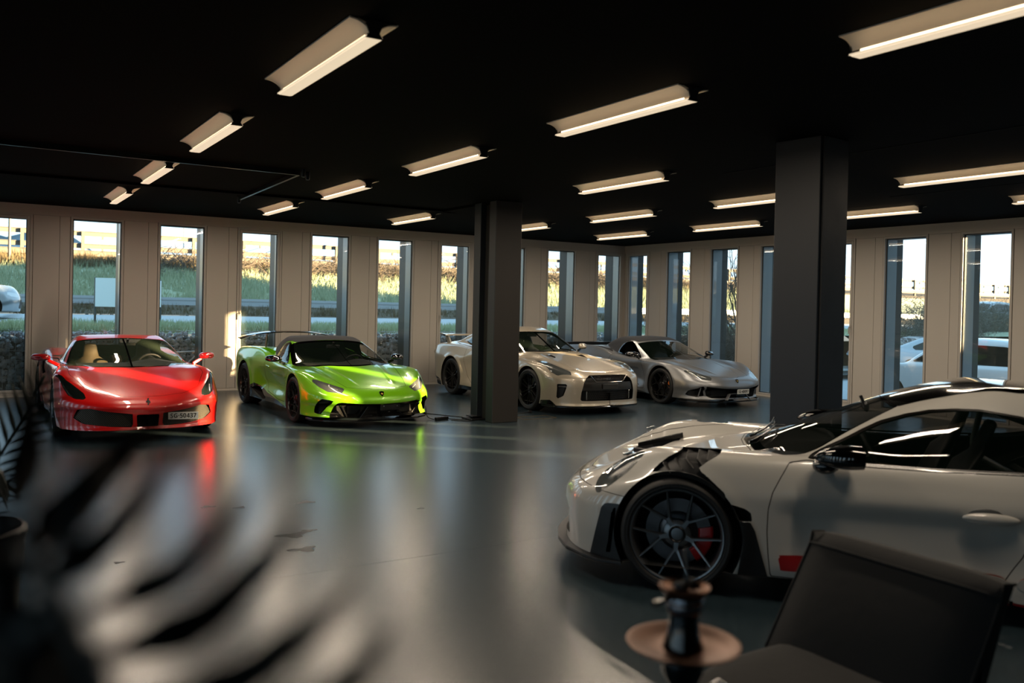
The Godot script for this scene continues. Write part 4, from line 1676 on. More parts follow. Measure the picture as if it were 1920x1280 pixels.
const OUT_HULL := 0.012
func wedge_shape() -> Form:
	var s := Form.new()
	s.length = 4.56
	var plan := [0.0, 0.90, 0.5, 0.95, 1.08, 0.962, 1.6, 0.915, 2.2, 0.885, 2.8, 0.915, 3.3, 0.955, 3.7, 0.965, 4.2, 0.955, 4.56, 0.91]
	s.side = Lut.new(func(x: float, y: float) -> float:
		var w := sp(plan, x)
		var door := smoothstep(1.42, 1.85, x) * (1.0 - smoothstep(2.75, 3.2, x))   # door hollow between the arches
		w -= sp([0.1, 0.0, 0.22, 0.0, 0.42, 0.075, 0.6, 0.035, 0.72, 0.0, 0.82, 0.02, 1.0, 0.12], y) * door
		w -= sp([0.1, 0.03, 0.3, 0.0, 0.6, 0.0, 0.75, 0.008, 0.9, 0.06, 1.1, 0.2], y) * (1.0 - door)
		for ax in [1.08, 3.7]:
			var d: float = Vector2(x - ax, y - 0.335).length()
			w += 0.014 * bump(d - 0.4, 0.06)
		return w, -0.1, 4.6, 0.0, 1.3)
	var cen := [0.0, 0.38, 0.05, 0.46, 0.12, 0.515, 0.4, 0.605, 0.8, 0.70, 1.2, 0.785, 1.5, 0.84, 1.9, 0.86, 2.5, 0.88, 3.0, 0.93, 3.5, 0.955, 4.1, 0.94, 4.56, 0.87]
	var crown := [0.0, 0.40, 0.15, 0.50, 0.3, 0.575, 0.6, 0.69, 0.85, 0.748, 1.08, 0.772, 1.4, 0.778, 1.8, 0.78, 2.2, 0.79, 2.6, 0.83, 2.95, 0.92, 3.3, 0.965, 3.7, 0.97, 4.2, 0.945, 4.56, 0.86]
	s.top = Lut.new(func(x: float, z: float) -> float:
		var k := smoothstep(0.34, 0.74, z)
		var crease := 0.012 * maxf(0.0, 1.0 - absf(z - lerpf(0.28, 0.46, (x - 0.3) / 1.0)) / 0.05) * smoothstep(0.25, 0.5, x) * (1.0 - smoothstep(1.1, 1.4, x))
		return lerpf(sp(cen, x), sp(crown, x), k) + crease - 0.035 * bump(z - 0.54, 0.13) * bump(x - 0.95, 0.45) - 0.1 * maxf(z - 0.86, 0.0), -0.1, 4.6, 0.0, 1.1)
	var nz := [0.0, 0.14, 0.1, 0.06, 0.14, 0.05, 0.2, 0.09, 0.31, 0.07, 0.33, 0.02, 0.38, 0.0, 0.45, 0.02, 0.55, 0.12, 0.8, 0.4]
	var nq := [0.0, 0.0, 0.3, 0.03, 0.5, 0.085, 0.66, 0.165, 0.8, 0.275, 0.9, 0.43, 1.0, 0.7]
	s.nose = Lut.new(func(y: float, z: float) -> float: return sp(nz, y) + sp(nq, z), 0.0, 1.3, 0.0, 1.1)
	s.tail = Lut.new(func(y: float, z: float) -> float: return 4.56 - sp([0.0, 0.3, 0.3, 0.12, 0.6, 0.05, 0.8, 0.0, 1.0, 0.05], y) - 0.16 * z * z, 0.0, 1.3, 0.0, 1.1)
	var roof := [0.5, 0.2, 0.9, 0.45, 1.2, 0.735, 1.4, 0.835, 1.7, 0.965, 2.0, 1.08, 2.18, 1.145, 2.4, 1.19, 2.7, 1.195, 3.0, 1.13, 3.25, 1.02, 3.6, 0.9, 4.1, 0.7]
	s.cabt = Lut.new(func(x: float, z: float) -> float:
		var q := x - (0.42 * z * z if x < 2.4 else 0.42 * z * z * (1.0 - smoothstep(2.4, 2.8, x)))
		return sp(roof, q) - 0.07 * z * z, 0.5, 4.4, 0.0, 1.1)
	s.cabw = Lut.new(func(x: float, y: float) -> float:
		var b := sp([1.1, 0.80, 1.4, 0.83, 2.1, 0.83, 2.6, 0.78, 3.0, 0.69, 3.4, 0.60, 4.1, 0.5], x)
		var r := sp([1.1, 0.64, 2.1, 0.62, 2.7, 0.57, 3.4, 0.46], x)
		return lerpf(b, r, clampf((y - 0.78) / 0.36, -0.2, 1.3)), 0.5, 4.4, 0.5, 1.3)
	s.r_side = 0.04
	return s

func v2(a: Array) -> Array:
	var out := []
	for i in range(0, a.size(), 2):
		out.append(Vector2(a[i], a[i + 1]))
	return out

func disc(x: float, y: float, r: float, n := 48) -> Array:
	var out := []
	for i in n:
		out.append(Vector2(x + cos(TAU * i / n) * r, y + sin(TAU * i / n) * r))
	return out

func arch(b: Body, x: float, y: float, r: float, deep: float, extra: Variant = null) -> void:   # cut a wheel opening and line it
	var p := b.take(SIDE, disc(x, y, r) if extra == null else extra, func(q: Vector3, _n: Vector3) -> bool: return q.z > 0.5)
	b.commit(b.sunk(p, Vector3(0, 0, -deep)), "wheel_arch", M.black_matte, 3)

func hollow(b: Body, cuts: Array, inset := 0.018) -> void:   # dark inner skin behind the panels and windows
	var s := b.liner
	for c in cuts:
		s = b.take_from(s, c[0], c[1], c[2] if c.size() > 2 else null)[1]
	s.offset(-inset)
	b.commit(s, "inner_shell", M.black_matte, 2)

func front_of(x: float) -> Callable:
	return func(q: Vector3, _n: Vector3) -> bool: return q.x < x
func above(y: float) -> Callable:
	return func(q: Vector3, _n: Vector3) -> bool: return q.y > y
func flank(z: float, y := 0.0) -> Callable:
	return func(q: Vector3, _n: Vector3) -> bool: return q.z > z and q.y > y

var bodies := {}
func wedge_car(key: String, label: String, at: Vector3, paint: Material, track: bool, wheel: Dictionary) -> void:
	var b := Body.new()
	b.host = self
	b.root = thing("sports_car", label, "car", at, PI / 2, "sports cars parked in the showroom")
	if bodies.has("wedge"):
		b.sh = bodies.wedge.sh
		b.skin = bodies.wedge.spare.copy()
		b.liner = b.skin.copy()
	else:
		b.sh = wedge_shape()
		b.skin_it(0.03, 1.6, 1.0, 3.7)
		b.spare = b.skin.copy()
		bodies["wedge"] = b
	bodies[key] = b
	var gloss: Material = M.black_gloss
	var shade := mat("car_glass", Color(0.10, 0.14, 0.12, 0.28), 0.02, 0.0, {"transparency": BaseMaterial3D.TRANSPARENCY_ALPHA})
	var fabric := mat("roof_fabric", Color(0.085, 0.095, 0.115), 0.85, 0.0, {"rim_enabled": true, "rim": 0.3})
	arch(b, 1.08, 0.335, 0.375, 0.32)
	arch(b, 3.7, 0.345, 0.39, 0.36)
	# windscreen with its black edge
	var screen := v2([1.225, -0.01, 1.25, 0.2, 1.31, 0.4, 1.40, 0.58, 1.50, 0.73, 1.62, 0.745, 1.95, 0.675, 2.19, 0.605, 2.15, 0.4, 2.115, 0.2, 2.105, -0.01])
	var s := b.take(TOP, screen, above(0.72), 0, null, 0.045 if track else 0.0)
	var r := b.take_from(s, TOP, screen, null, 0, -0.015)
	b.commit(r[1], "screen_frame", gloss if track else paint)
	b.commit(r[0], "windscreen", shade)
	# side windows
	var win := v2([1.78, 0.80, 2.12, 0.812, 2.4, 0.835, 2.6, 0.868, 2.6, 0.95, 2.55, 1.03, 2.46, 1.085, 2.34, 1.105, 2.26, 1.085, 2.1, 1.0, 1.93, 0.90])
	s = b.take(SIDE, win, flank(0.4, 0.74))
	r = b.take_from(s, SIDE, win, null, 0, -0.016)
	b.commit(r[1], "window_seal", gloss, 3)
	if track:
		b.commit(r[0], "side_window", shade, 3)
	# folding roof
	var top := v2([2.13, 1.3, 2.13, 1.155, 2.22, 1.1, 2.34, 1.12, 2.47, 1.1, 2.57, 1.04, 2.62, 0.95, 2.62, 0.862, 2.8, 0.90, 3.05, 0.955, 3.5, 1.1, 3.5, 1.3])
	s = b.take(SIDE, top, above(0.8))
	s.offset(0.004)
	b.commit(s, "fabric_roof", fabric)
	# headlamps
	var lamp := v2([0.83, 0.665, 0.66, 0.607, 0.488, 0.545, 0.555, 0.488, 0.72, 0.505, 0.80, 0.565, 0.855, 0.635])
	s = b.take(FRONT, lamp, front_of(0.8))
	lamp_set(b, s, 0.035, [[Vector3(0.28, 0.525, 0.57), Vector3(0.37, 0.555, 0.66)], [Vector3(0.37, 0.555, 0.66), Vector3(0.47, 0.575, 0.72)], [Vector3(0.37, 0.555, 0.66), Vector3(0.40, 0.592, 0.66)], [Vector3(0.46, 0.59, 0.735), Vector3(0.6, 0.63, 0.79)]])
	# mouth, corner intakes
	var mouth: Array
	var corner: Array
	if track:
		mouth = v2([-0.01, 0.333, 0.3, 0.345, 0.585, 0.368, 0.63, 0.35, 0.715, 0.10, 0.4, 0.09, -0.01, 0.09])
		corner = v2([0.855, 0.205, 0.845, 0.36, 0.80, 0.412, 0.665, 0.39, 0.70, 0.33, 0.79, 0.185])
	else:
		mouth = v2([-0.01, 0.333, 0.3, 0.345, 0.585, 0.375, 0.67, 0.39, 0.61, 0.205, 0.54, 0.175, -0.01, 0.17])
		corner = v2([0.885, 0.215, 0.86, 0.30, 0.72, 0.395, 0.695, 0.38, 0.648, 0.215, 0.75, 0.185])
	s = b.take(FRONT, mouth, front_of(0.7))
	b.commit(b.sunk(s, Vector3(0.13, 0, 0)), "front_intake", mat("intake_black", Color(0.02, 0.021, 0.023), 0.35))
	s = b.take(FRONT, corner, front_of(0.8))
	b.commit(b.sunk(s, Vector3(0.1, 0, -0.02)), "corner_intake", mat("intake_black", Color(0.02, 0.021, 0.023), 0.35), 3)
	if track:   # rim on the corner blade, struts and the bare plate holder
		var g := Geo.new()
		for sg in [1.0, -1.0]:
			g.bar(Vector3(0.13, 0.165, 0.5 * sg), Vector3(0.1, 0.33, 0.6 * sg), 0.05, 0.02, Vector3.UP, 0.004)
			g.bar(Vector3(0.06, 0.155, 0.34 * sg), Vector3(0.12, 0.3, 0.2 * sg), 0.05, 0.018, Vector3.UP, 0.004)
			g.box(Vector3(0.17, 0.255, 0.38 * sg), Vector3(0.02, 0.12, 0.2), 0.004)
		put("intake_strut", g, gloss, b.root)
		number_plate(b.root, Vector3(0.06, 0.285, 0.13), 0.1, "", 0.3, 0.085, mat("plate_back", Color(0.07, 0.072, 0.075), 0.3))
		g = Geo.new()
		for dz in [-0.1, 0.1]:
			g.xf = Transform3D(Basis(Vector3(0, 0, 1), PI / 2), Vector3(0.055, 0.3, 0.13 + dz))
			g.lathe([Vector2(0.008, 0), Vector2(0.008, 0.004), Vector2(0, 0.006)], 10)
		put("plate_screw", g, M.chrome, b.root)
		var gr := Geo.new()
		for i in 12:
			gr.bar(Vector3(0.19, 0.17 + 0.013 * i, -0.62), Vector3(0.19, 0.17 + 0.013 * i, 0.62), 0.006, 0.003)
		put("intake_grille", gr, M.black_plastic, b.root).set_meta("kind", "stuff")
	else:
		var g := Geo.new()
		for sg in [1.0, -1.0]:   # forked struts over the mouth and a post in each corner intake
			g.bar(Vector3(0.03, 0.14, 0.30 * sg), Vector3(0.06, 0.245, 0.2 * sg), 0.06, 0.012, Vector3.UP, 0.003)
			g.bar(Vector3(0.06, 0.245, 0.2 * sg), Vector3(0.075, 0.25, 0.0), 0.03, 0.012, Vector3.UP, 0.003)
		put("intake_strut", g, paint, b.root)
		var g2 := Geo.new()
		for sg in [1.0, -1.0]:
			g2.bar(Vector3(0.3, 0.2, 0.735 * sg), Vector3(0.27, 0.36, 0.70 * sg), 0.03, 0.02, Vector3.UP, 0.003)
		put("corner_post", g2, paint, b.root)
		number_plate(b.root, Vector3(0.035, 0.285, 0.13), 0.05, "SG·40097", 0.3, 0.085)
		var gr := Geo.new()
		for i in 9:
			gr.bar(Vector3(0.17, 0.205 + 0.014 * i, -0.56), Vector3(0.17, 0.205 + 0.014 * i, 0.56), 0.006, 0.004)
		put("intake_grille", gr, M.black_plastic, b.root).set_meta("kind", "stuff")
	# splitter
	var pl := PackedVector2Array()
	var pts := [0.98, 0.0, 0.62, 0.915, 0.42, 0.885, 0.26, 0.78, 0.12, 0.6, 0.05, 0.36, 0.02, 0.0]
	for i in 7:
		pl.append(Vector2(pts[2 * i], pts[2 * i + 1]))
	for i in range(5, -1, -1):
		pl.append(Vector2(pts[2 * i], -pts[2 * i + 1]))
	var g := Geo.new()
	g.xf = Transform3D(Basis(Vector3(1, 0, 0), Vector3(0, 0, 1), Vector3(0, -1, 0)), Vector3.ZERO)   # prism z becomes -y
	g.prism(pl, -0.125, -0.098, 0.006)
	put("front_splitter", g, gloss, b.root)
	# sill, side intakes, buttress hollow
	s = b.take(SIDE, v2([1.42, 0.1, 1.42, 0.155, 2.0, 0.215, 2.6, 0.285, 3.05, 0.385, 3.16, 0.395, 3.36, 0.33, 3.4, 0.1]), flank(0.4))
	r = b.take_from(s, SIDE, v2([3.27, 0.31, 3.05, 0.355, 2.95, 0.345, 2.58, 0.19, 2.72, 0.165]))
	b.commit(r[1], "side_skirt", mat("skirt_gloss", Color(0.05, 0.055, 0.06), 0.07, 0.0, {"clearcoat_enabled": true, "clearcoat": 1.0, "clearcoat_roughness": 0.02}) if track else mat("skirt_satin", Color(0.1, 0.105, 0.11), 0.35), 3)
	b.commit(b.sunk(r[0], Vector3(0.03, 0, -0.13)), "side_intake", M.black_matte, 3)
	s = b.take(TOP, v2([2.74, 0.74, 3.35, 0.835, 3.3, 0.70, 2.92, 0.645]), above(0.8))
	b.commit(b.sunk(s, Vector3(0.0, -0.1, -0.01)), "buttress_hollow", paint, 3)
	# tail: lamps and dark panel
	s = b.take(FRONT, v2([-0.01, 0.80, 0.80, 0.80, 0.84, 0.68, 0.78, 0.5, 0.6, 0.3, -0.01, 0.3]), func(q: Vector3, _n: Vector3) -> bool: return q.x > 4.2)
	b.commit(b.sunk(s, Vector3(-0.05, 0, 0)), "rear_grille", M.black_plastic)
	# bonnet and doors
	s = b.panel(TOP, v2([0.155, -0.02, 0.155, 0.1, 0.185, 0.13, 0.2, 0.3, 0.25, 0.455, 0.5, 0.52, 1.0, 0.63, 1.42, 0.72, 1.49, 0.735, 1.39, 0.59, 1.30, 0.42, 1.24, 0.22, 1.215, -0.02]), 0.003, func(q: Vector3, _n: Vector3) -> bool: return q.y > 0.4 and q.x < 1.7)
	b.commit(s, "bonnet", paint)
	s = b.panel(SIDE, v2([1.60, 0.24, 1.63, 0.55, 1.72, 0.785, 2.1, 0.80, 2.62, 0.855, 2.72, 0.7, 2.78, 0.5, 2.6, 0.31, 2.0, 0.235]), 0.003, flank(0.4))
	b.commit(s, "door", paint, 3)
	var dh := Geo.new()
	for sg in [1.0, -1.0]:
		dh.bar(Vector3(2.46, 0.70, 0.888 * sg), Vector3(2.64, 0.715, 0.892 * sg), 0.03, 0.022, Vector3.UP, 0.006)
	put("door_handle", dh, paint, b.root)
	b.commit(b.skin, "body_shell", paint)
	b.commit(b.gaps, "panel_gap", M.black_void)
	hollow(b, [[TOP, screen, above(0.72)], [SIDE, win, flank(0.4, 0.74)], [SIDE, disc(1.08, 0.335, 0.4), flank(0.45)], [SIDE, disc(3.7, 0.345, 0.41), flank(0.45)], [FRONT, mouth, front_of(0.7)], [FRONT, corner, front_of(0.8)], [FRONT, lamp, front_of(0.8)], [TOP, v2([2.7, 0.76, 3.4, 0.86, 3.4, 0.6, 2.85, 0.6]), above(0.8)], [SIDE, v2([3.3, 0.33, 3.05, 0.38, 2.9, 0.36, 2.5, 0.17, 2.72, 0.15]), flank(0.4)], [FRONT, v2([-0.1, 0.9, 0.9, 0.9, 0.9, 0.2, -0.1, 0.2]), func(q: Vector3, _n: Vector3) -> bool: return q.x > 4.2]])
	# badge
	g = Geo.new()
	g.xf = Transform3D(Basis(Vector3(0, 0, 1), Vector3(0.55, 0.83, 0).normalized(), Vector3(-0.83, 0.55, 0).normalized()), Vector3(0.066, 0.474, 0))
	g.prism(PackedVector2Array([Vector2(-0.034, 0.035), Vector2(0, 0.043), Vector2(0.034, 0.035), Vector2(0.031, -0.005), Vector2(0, -0.043), Vector2(-0.031, -0.005)]), 0.0, 0.006, 0.002)
	var bd := put("badge", g, gloss, b.root)
	var gd := Geo.new()
	gd.xf = g.xf
	gd.prism(PackedVector2Array([Vector2(-0.016, 0.008), Vector2(-0.004, 0.016), Vector2(0.018, 0.006), Vector2(0.012, -0.014), Vector2(-0.008, -0.012)]), 0.006, 0.008)
	put("badge_figure", gd, mat("gold", Color(0.75, 0.6, 0.3), 0.3, 0.9), bd)
	# mirrors, wheels, cabin
	wing_mirror(b.root, Vector3(1.78, 0.865, 1.02), Vector3(0.08, 0.055, 0.115), gloss, Vector3(1.80, 0.79, 0.85), gloss, 0.5)
	for sg in [1.0, -1.0]:
		make_wheel(b.root, Vector3(1.08, 0.33, 0.842 * sg), sg > 0, wheel.merged({"r": 0.33, "w": 0.245, "rim": 0.262, "disc": 0.19, "caliper_at": 20.0}))
		make_wheel(b.root, Vector3(3.7, 0.345, 0.828 * sg), sg > 0, wheel.merged({"r": 0.345, "w": 0.305, "rim": 0.262, "disc": 0.18, "caliper_at": 160.0}))
	cabin(b.root, {"dash_x": 1.5, "dash_y": 0.80, "half": 0.62, "seat_x": 2.3, "seat_y": 0.3, "wheel_z": 0.36, "floor": 0.2, "rear_x": 2.85, "seat_h": 0.66})
	rear_view_mirror(b.root, Vector3(2.05, 1.04, 0))
	if track:   # wing on two struts
		var w := Geo.new()
		var rows := []
		for i in 25:
			var z := lerpf(-0.9, 0.9, i / 24.0)
			var y := 1.19 - 0.12 * pow(absf(z) / 0.9, 2.6)
			var row := []
			for q in [[0.0, 0.0], [0.05, 0.016], [0.14, 0.022], [0.24, 0.026], [0.25, 0.018], [0.14, 0.006], [0.05, -0.006]]:
				row.append(Vector3(4.12 + q[0] + 0.03 * z * z, y + q[1], z))
			rows.append(row)
		w.sheet(rows, true)
		put("rear_wing", w, gloss, b.root)
		w = Geo.new()
		for sg in [1.0, -1.0]:
			w.bar(Vector3(4.26, 0.9, 0.44 * sg), Vector3(4.2, 1.18, 0.43 * sg), 0.014, 0.1, Vector3(1, 0, 0), 0.004)
		put("wing_strut", w, gloss, b.root)
	else:
		var w := Geo.new()
		w.box(Vector3(4.42, 0.99, 0), Vector3(0.2, 0.018, 1.56), 0.006)
		w.box(Vector3(4.45, 0.95, 0), Vector3(0.05, 0.08, 1.3), 0.006)
		put("rear_spoiler", w, mat("skirt_satin", Color(0.1, 0.105, 0.11), 0.35), b.root)

func lamp_set(b: Body, s: Pelt, deep: float, bars: Array, lens: Material = null) -> void:   # s: the lamp's part of the skin (z > 0)
	var bowl := b.sunk(s, Vector3(deep, -deep * 0.3, 0))
	b.commit(bowl, "headlamp_housing", mat("lamp_housing", Color(0.05, 0.052, 0.055), 0.25, 0.5), 3)
	for sg in [1.0, -1.0]:
		var g := Geo.new()
		for q in bars:
			var a: Vector3 = q[0]
			var c: Vector3 = q[1]
			g.tube([Vector3(a.x, a.y, a.z * sg), Vector3(c.x, c.y, c.z * sg)], 0.011, 8)
		put("headlamp_bar", g, mat("lamp_bar", Color(0.75, 0.76, 0.76), 0.15, 0.9), b.root)
	b.commit(s, "headlamp_lens", lens if lens else mat("lens_clear", Color(0.8, 0.85, 0.85, 0.08), 0.01, 0.0, {"transparency": BaseMaterial3D.TRANSPARENCY_ALPHA}), 3)

func build_cars() -> void:
	var green := mat("green_paint", Color(0.43, 0.70, 0.06), 0.28, 0.15, {"clearcoat_enabled": true, "clearcoat": 1.0, "clearcoat_roughness": 0.02})
	var satin := mat("grey_satin", Color(0.52, 0.53, 0.54), 0.36, 0.75)
	var rim_black := mat("rim_black", Color(0.17, 0.172, 0.175), 0.25, 0.8)
	wedge_car("green", "lime green open-top wedge shaped sports car with black fabric roof and black rear wing", Vector3(4.93, 0, -11.26), green, true, {"style": "fork5hex", "rim_mat": rim_black, "caliper_mat": mat("caliper_green", Color(0.2, 0.35, 0.05), 0.4)})
	wedge_car("grey", "satin grey wedge shaped sports car with black fabric roof, parked by the right wall", Vector3(11.88, 0, -11.17), satin, false, {"style": "twin5", "rim_mat": rim_black, "caliper_mat": mat("caliper_orange", Color(0.85, 0.42, 0.08), 0.4)})
	red_car()
	coupe_car()
	track_car()

func red_shape() -> Form:
	var s := Form.new()
	s.length = 4.6
	var plan := [0.0, 0.88, 0.5, 0.955, 1.1, 0.972, 1.7, 0.93, 2.4, 0.93, 3.1, 0.965, 3.75, 0.975, 4.2, 0.96, 4.6, 0.90]
	s.side = Lut.new(func(x: float, y: float) -> float:
		var w := sp(plan, x)
		var door := smoothstep(1.5, 1.9, x) * (1.0 - smoothstep(2.7, 3.2, x))
		w -= sp([0.1, 0.01, 0.22, 0.0, 0.42, 0.055, 0.6, 0.03, 0.75, 0.0, 0.84, 0.03, 1.0, 0.12], y) * door
		w -= sp([0.1, 0.05, 0.25, 0.02, 0.45, 0.0, 0.7, 0.01, 0.85, 0.05, 1.1, 0.2], y) * (1.0 - door)
		for ax in [1.1, 3.75]:
			w += 0.012 * bump(Vector2(x - ax, y - 0.34).length() - 0.4, 0.07)
		return w, -0.1, 4.7, 0.0, 1.3)
	var cen := [0.0, 0.40, 0.04, 0.47, 0.12, 0.525, 0.35, 0.60, 0.7, 0.68, 1.0, 0.745, 1.3, 0.81, 1.6, 0.85, 2.5, 0.88, 3.0, 0.92, 3.6, 0.93, 4.2, 0.90, 4.6, 0.84]
	var crown := [0.0, 0.40, 0.1, 0.49, 0.25, 0.56, 0.5, 0.67, 0.8, 0.775, 1.1, 0.83, 1.4, 0.835, 1.8, 0.83, 2.3, 0.84, 2.7, 0.87, 3.1, 0.93, 3.6, 0.97, 4.0, 0.96, 4.6, 0.86]
	s.top = Lut.new(func(x: float, z: float) -> float:
		return lerpf(sp(cen, x), sp(crown, x), smoothstep(0.36, 0.76, z)) - 0.02 * bump(z - 0.5, 0.15) * bump(x - 1.0, 0.4) - 0.15 * maxf(z - 0.84, 0.0), -0.1, 4.7, 0.0, 1.1)
	var nz := [0.0, 0.1, 0.1, 0.03, 0.14, 0.02, 0.2, 0.04, 0.36, 0.03, 0.42, 0.0, 0.48, 0.02, 0.56, 0.13, 0.8, 0.4]
	var nq := [0.0, 0.0, 0.3, 0.025, 0.5, 0.075, 0.66, 0.15, 0.8, 0.26, 0.9, 0.42, 1.0, 0.7]
	s.nose = Lut.new(func(y: float, z: float) -> float: return sp(nz, y) + sp(nq, z), 0.0, 1.3, 0.0, 1.1)
	s.tail = Lut.new(func(y: float, z: float) -> float: return 4.6 - sp([0.0, 0.3, 0.3, 0.12, 0.6, 0.05, 0.8, 0.0, 1.0, 0.05], y) - 0.2 * z * z, 0.0, 1.3, 0.0, 1.1)
	var roof := [0.6, 0.3, 1.05, 0.65, 1.3, 0.79, 1.5, 0.885, 1.75, 0.99, 2.05, 1.105, 2.3, 1.175, 2.55, 1.208, 2.8, 1.205, 3.1, 1.15, 3.5, 1.03, 3.9, 0.94, 4.4, 0.8]
	s.cabt = Lut.new(func(x: float, z: float) -> float:
		var q := x - (0.5 * z * z if x < 2.4 else 0.5 * z * z * (1.0 - smoothstep(2.4, 2.9, x)))
		return sp(roof, q) - 0.06 * z * z, 0.5, 4.5, 0.0, 1.1)
	s.cabw = Lut.new(func(x: float, y: float) -> float:
		var b := sp([1.1, 0.76, 1.6, 0.80, 2.2, 0.81, 2.7, 0.77, 3.1, 0.68, 3.6, 0.58, 4.4, 0.5], x)
		var r := sp([1.1, 0.64, 2.2, 0.62, 2.8, 0.57, 3.6, 0.42], x)
		return lerpf(b, r, clampf((y - 0.82) / 0.36, -0.2, 1.3)), 0.5, 4.5, 0.5, 1.3)
	s.r_side = 0.07
	s.r_end = 0.06
	return s

func coupe_shape() -> Form:
	var s := Form.new()
	s.length = 4.78
	var plan := [0.0, 0.86, 0.5, 0.925, 1.06, 0.945, 1.7, 0.90, 2.6, 0.90, 3.3, 0.938, 3.83, 0.948, 4.4, 0.93, 4.78, 0.88]
	s.side = Lut.new(func(x: float, y: float) -> float:
		var w := sp(plan, x)
		var door := smoothstep(1.4, 1.6, x) * (1.0 - smoothstep(2.9, 3.5, x))
		w -= sp([0.1, 0.0, 0.22, 0.0, 0.4, 0.035, 0.6, 0.03, 0.8, 0.0, 0.9, 0.03, 1.1, 0.12], y) * door
		w -= sp([0.1, 0.02, 0.3, 0.0, 0.7, 0.0, 0.85, 0.03, 1.0, 0.08, 1.1, 0.14], y) * (1.0 - door)
		for ax in [1.06, 3.83]:
			w += 0.016 * bump(Vector2(x - ax, y - 0.35).length() - 0.415, 0.05)
		return w, -0.1, 4.9, 0.0, 1.4)
	var cen := [0.0, 0.60, 0.06, 0.655, 0.15, 0.69, 0.3, 0.725, 0.7, 0.80, 1.1, 0.865, 1.5, 0.925, 1.8, 0.95, 3.0, 0.97, 4.0, 1.03, 4.4, 1.02, 4.78, 0.97]
	var crown := [0.0, 0.58, 0.15, 0.64, 0.35, 0.71, 0.6, 0.775, 0.85, 0.82, 1.1, 0.845, 1.6, 0.865, 2.0, 0.875, 2.6, 0.90, 3.2, 0.95, 3.83, 0.99, 4.3, 0.99, 4.78, 0.94]
	s.top = Lut.new(func(x: float, z: float) -> float:
		var k := smoothstep(0.48, 0.72, z)
		return lerpf(sp(cen, x), sp(crown, x), k) + 0.012 * bump(z - 0.52, 0.1) * (1.0 - smoothstep(1.3, 1.7, x)) - 0.12 * maxf(z - 0.8, 0.0), -0.1, 4.9, 0.0, 1.1)
	var nz := [0.0, 0.1, 0.1, 0.03, 0.14, 0.0, 0.2, 0.02, 0.45, 0.0, 0.58, 0.02, 0.66, 0.09, 0.75, 0.22, 0.9, 0.5]
	var nq := [0.0, 0.0, 0.3, 0.02, 0.5, 0.06, 0.65, 0.125, 0.76, 0.22, 0.85, 0.34, 0.92, 0.5, 1.0, 0.75]
	s.nose = Lut.new(func(y: float, z: float) -> float: return sp(nz, y) + sp(nq, z), 0.0, 1.4, 0.0, 1.1)
	s.tail = Lut.new(func(y: float, z: float) -> float: return 4.78 - sp([0.0, 0.25, 0.3, 0.1, 0.6, 0.02, 0.8, 0.0, 1.0, 0.05], y) - 0.16 * z * z, 0.0, 1.4, 0.0, 1.1)
	var roof := [0.8, 0.4, 1.3, 0.77, 1.55, 0.905, 1.8, 1.03, 2.1, 1.175, 2.35, 1.285, 2.6, 1.345, 2.85, 1.37, 3.15, 1.355, 3.5, 1.29, 3.9, 1.17, 4.3, 1.03, 4.6, 0.9]
	s.cabt = Lut.new(func(x: float, z: float) -> float:
		var q := x - (0.4 * z * z if x < 2.6 else 0.4 * z * z * (1.0 - smoothstep(2.6, 3.0, x)))
		return sp(roof, q) - 0.07 * z * z, 0.5, 4.7, 0.0, 1.1)
	s.cabw = Lut.new(func(x: float, y: float) -> float:
		var b := sp([1.2, 0.74, 1.6, 0.78, 2.2, 0.80, 3.0, 0.79, 3.6, 0.73, 4.2, 0.62, 4.7, 0.55], x)
		var r := sp([1.2, 0.56, 2.3, 0.57, 3.0, 0.56, 3.8, 0.5], x)
		return lerpf(b, r, clampf((y - 0.88) / 0.42, -0.2, 1.3)), 0.5, 4.7, 0.5, 1.5)
	s.r_side = 0.045
	s.r_end = 0.05
	s.axis_y = 0.36
	return s

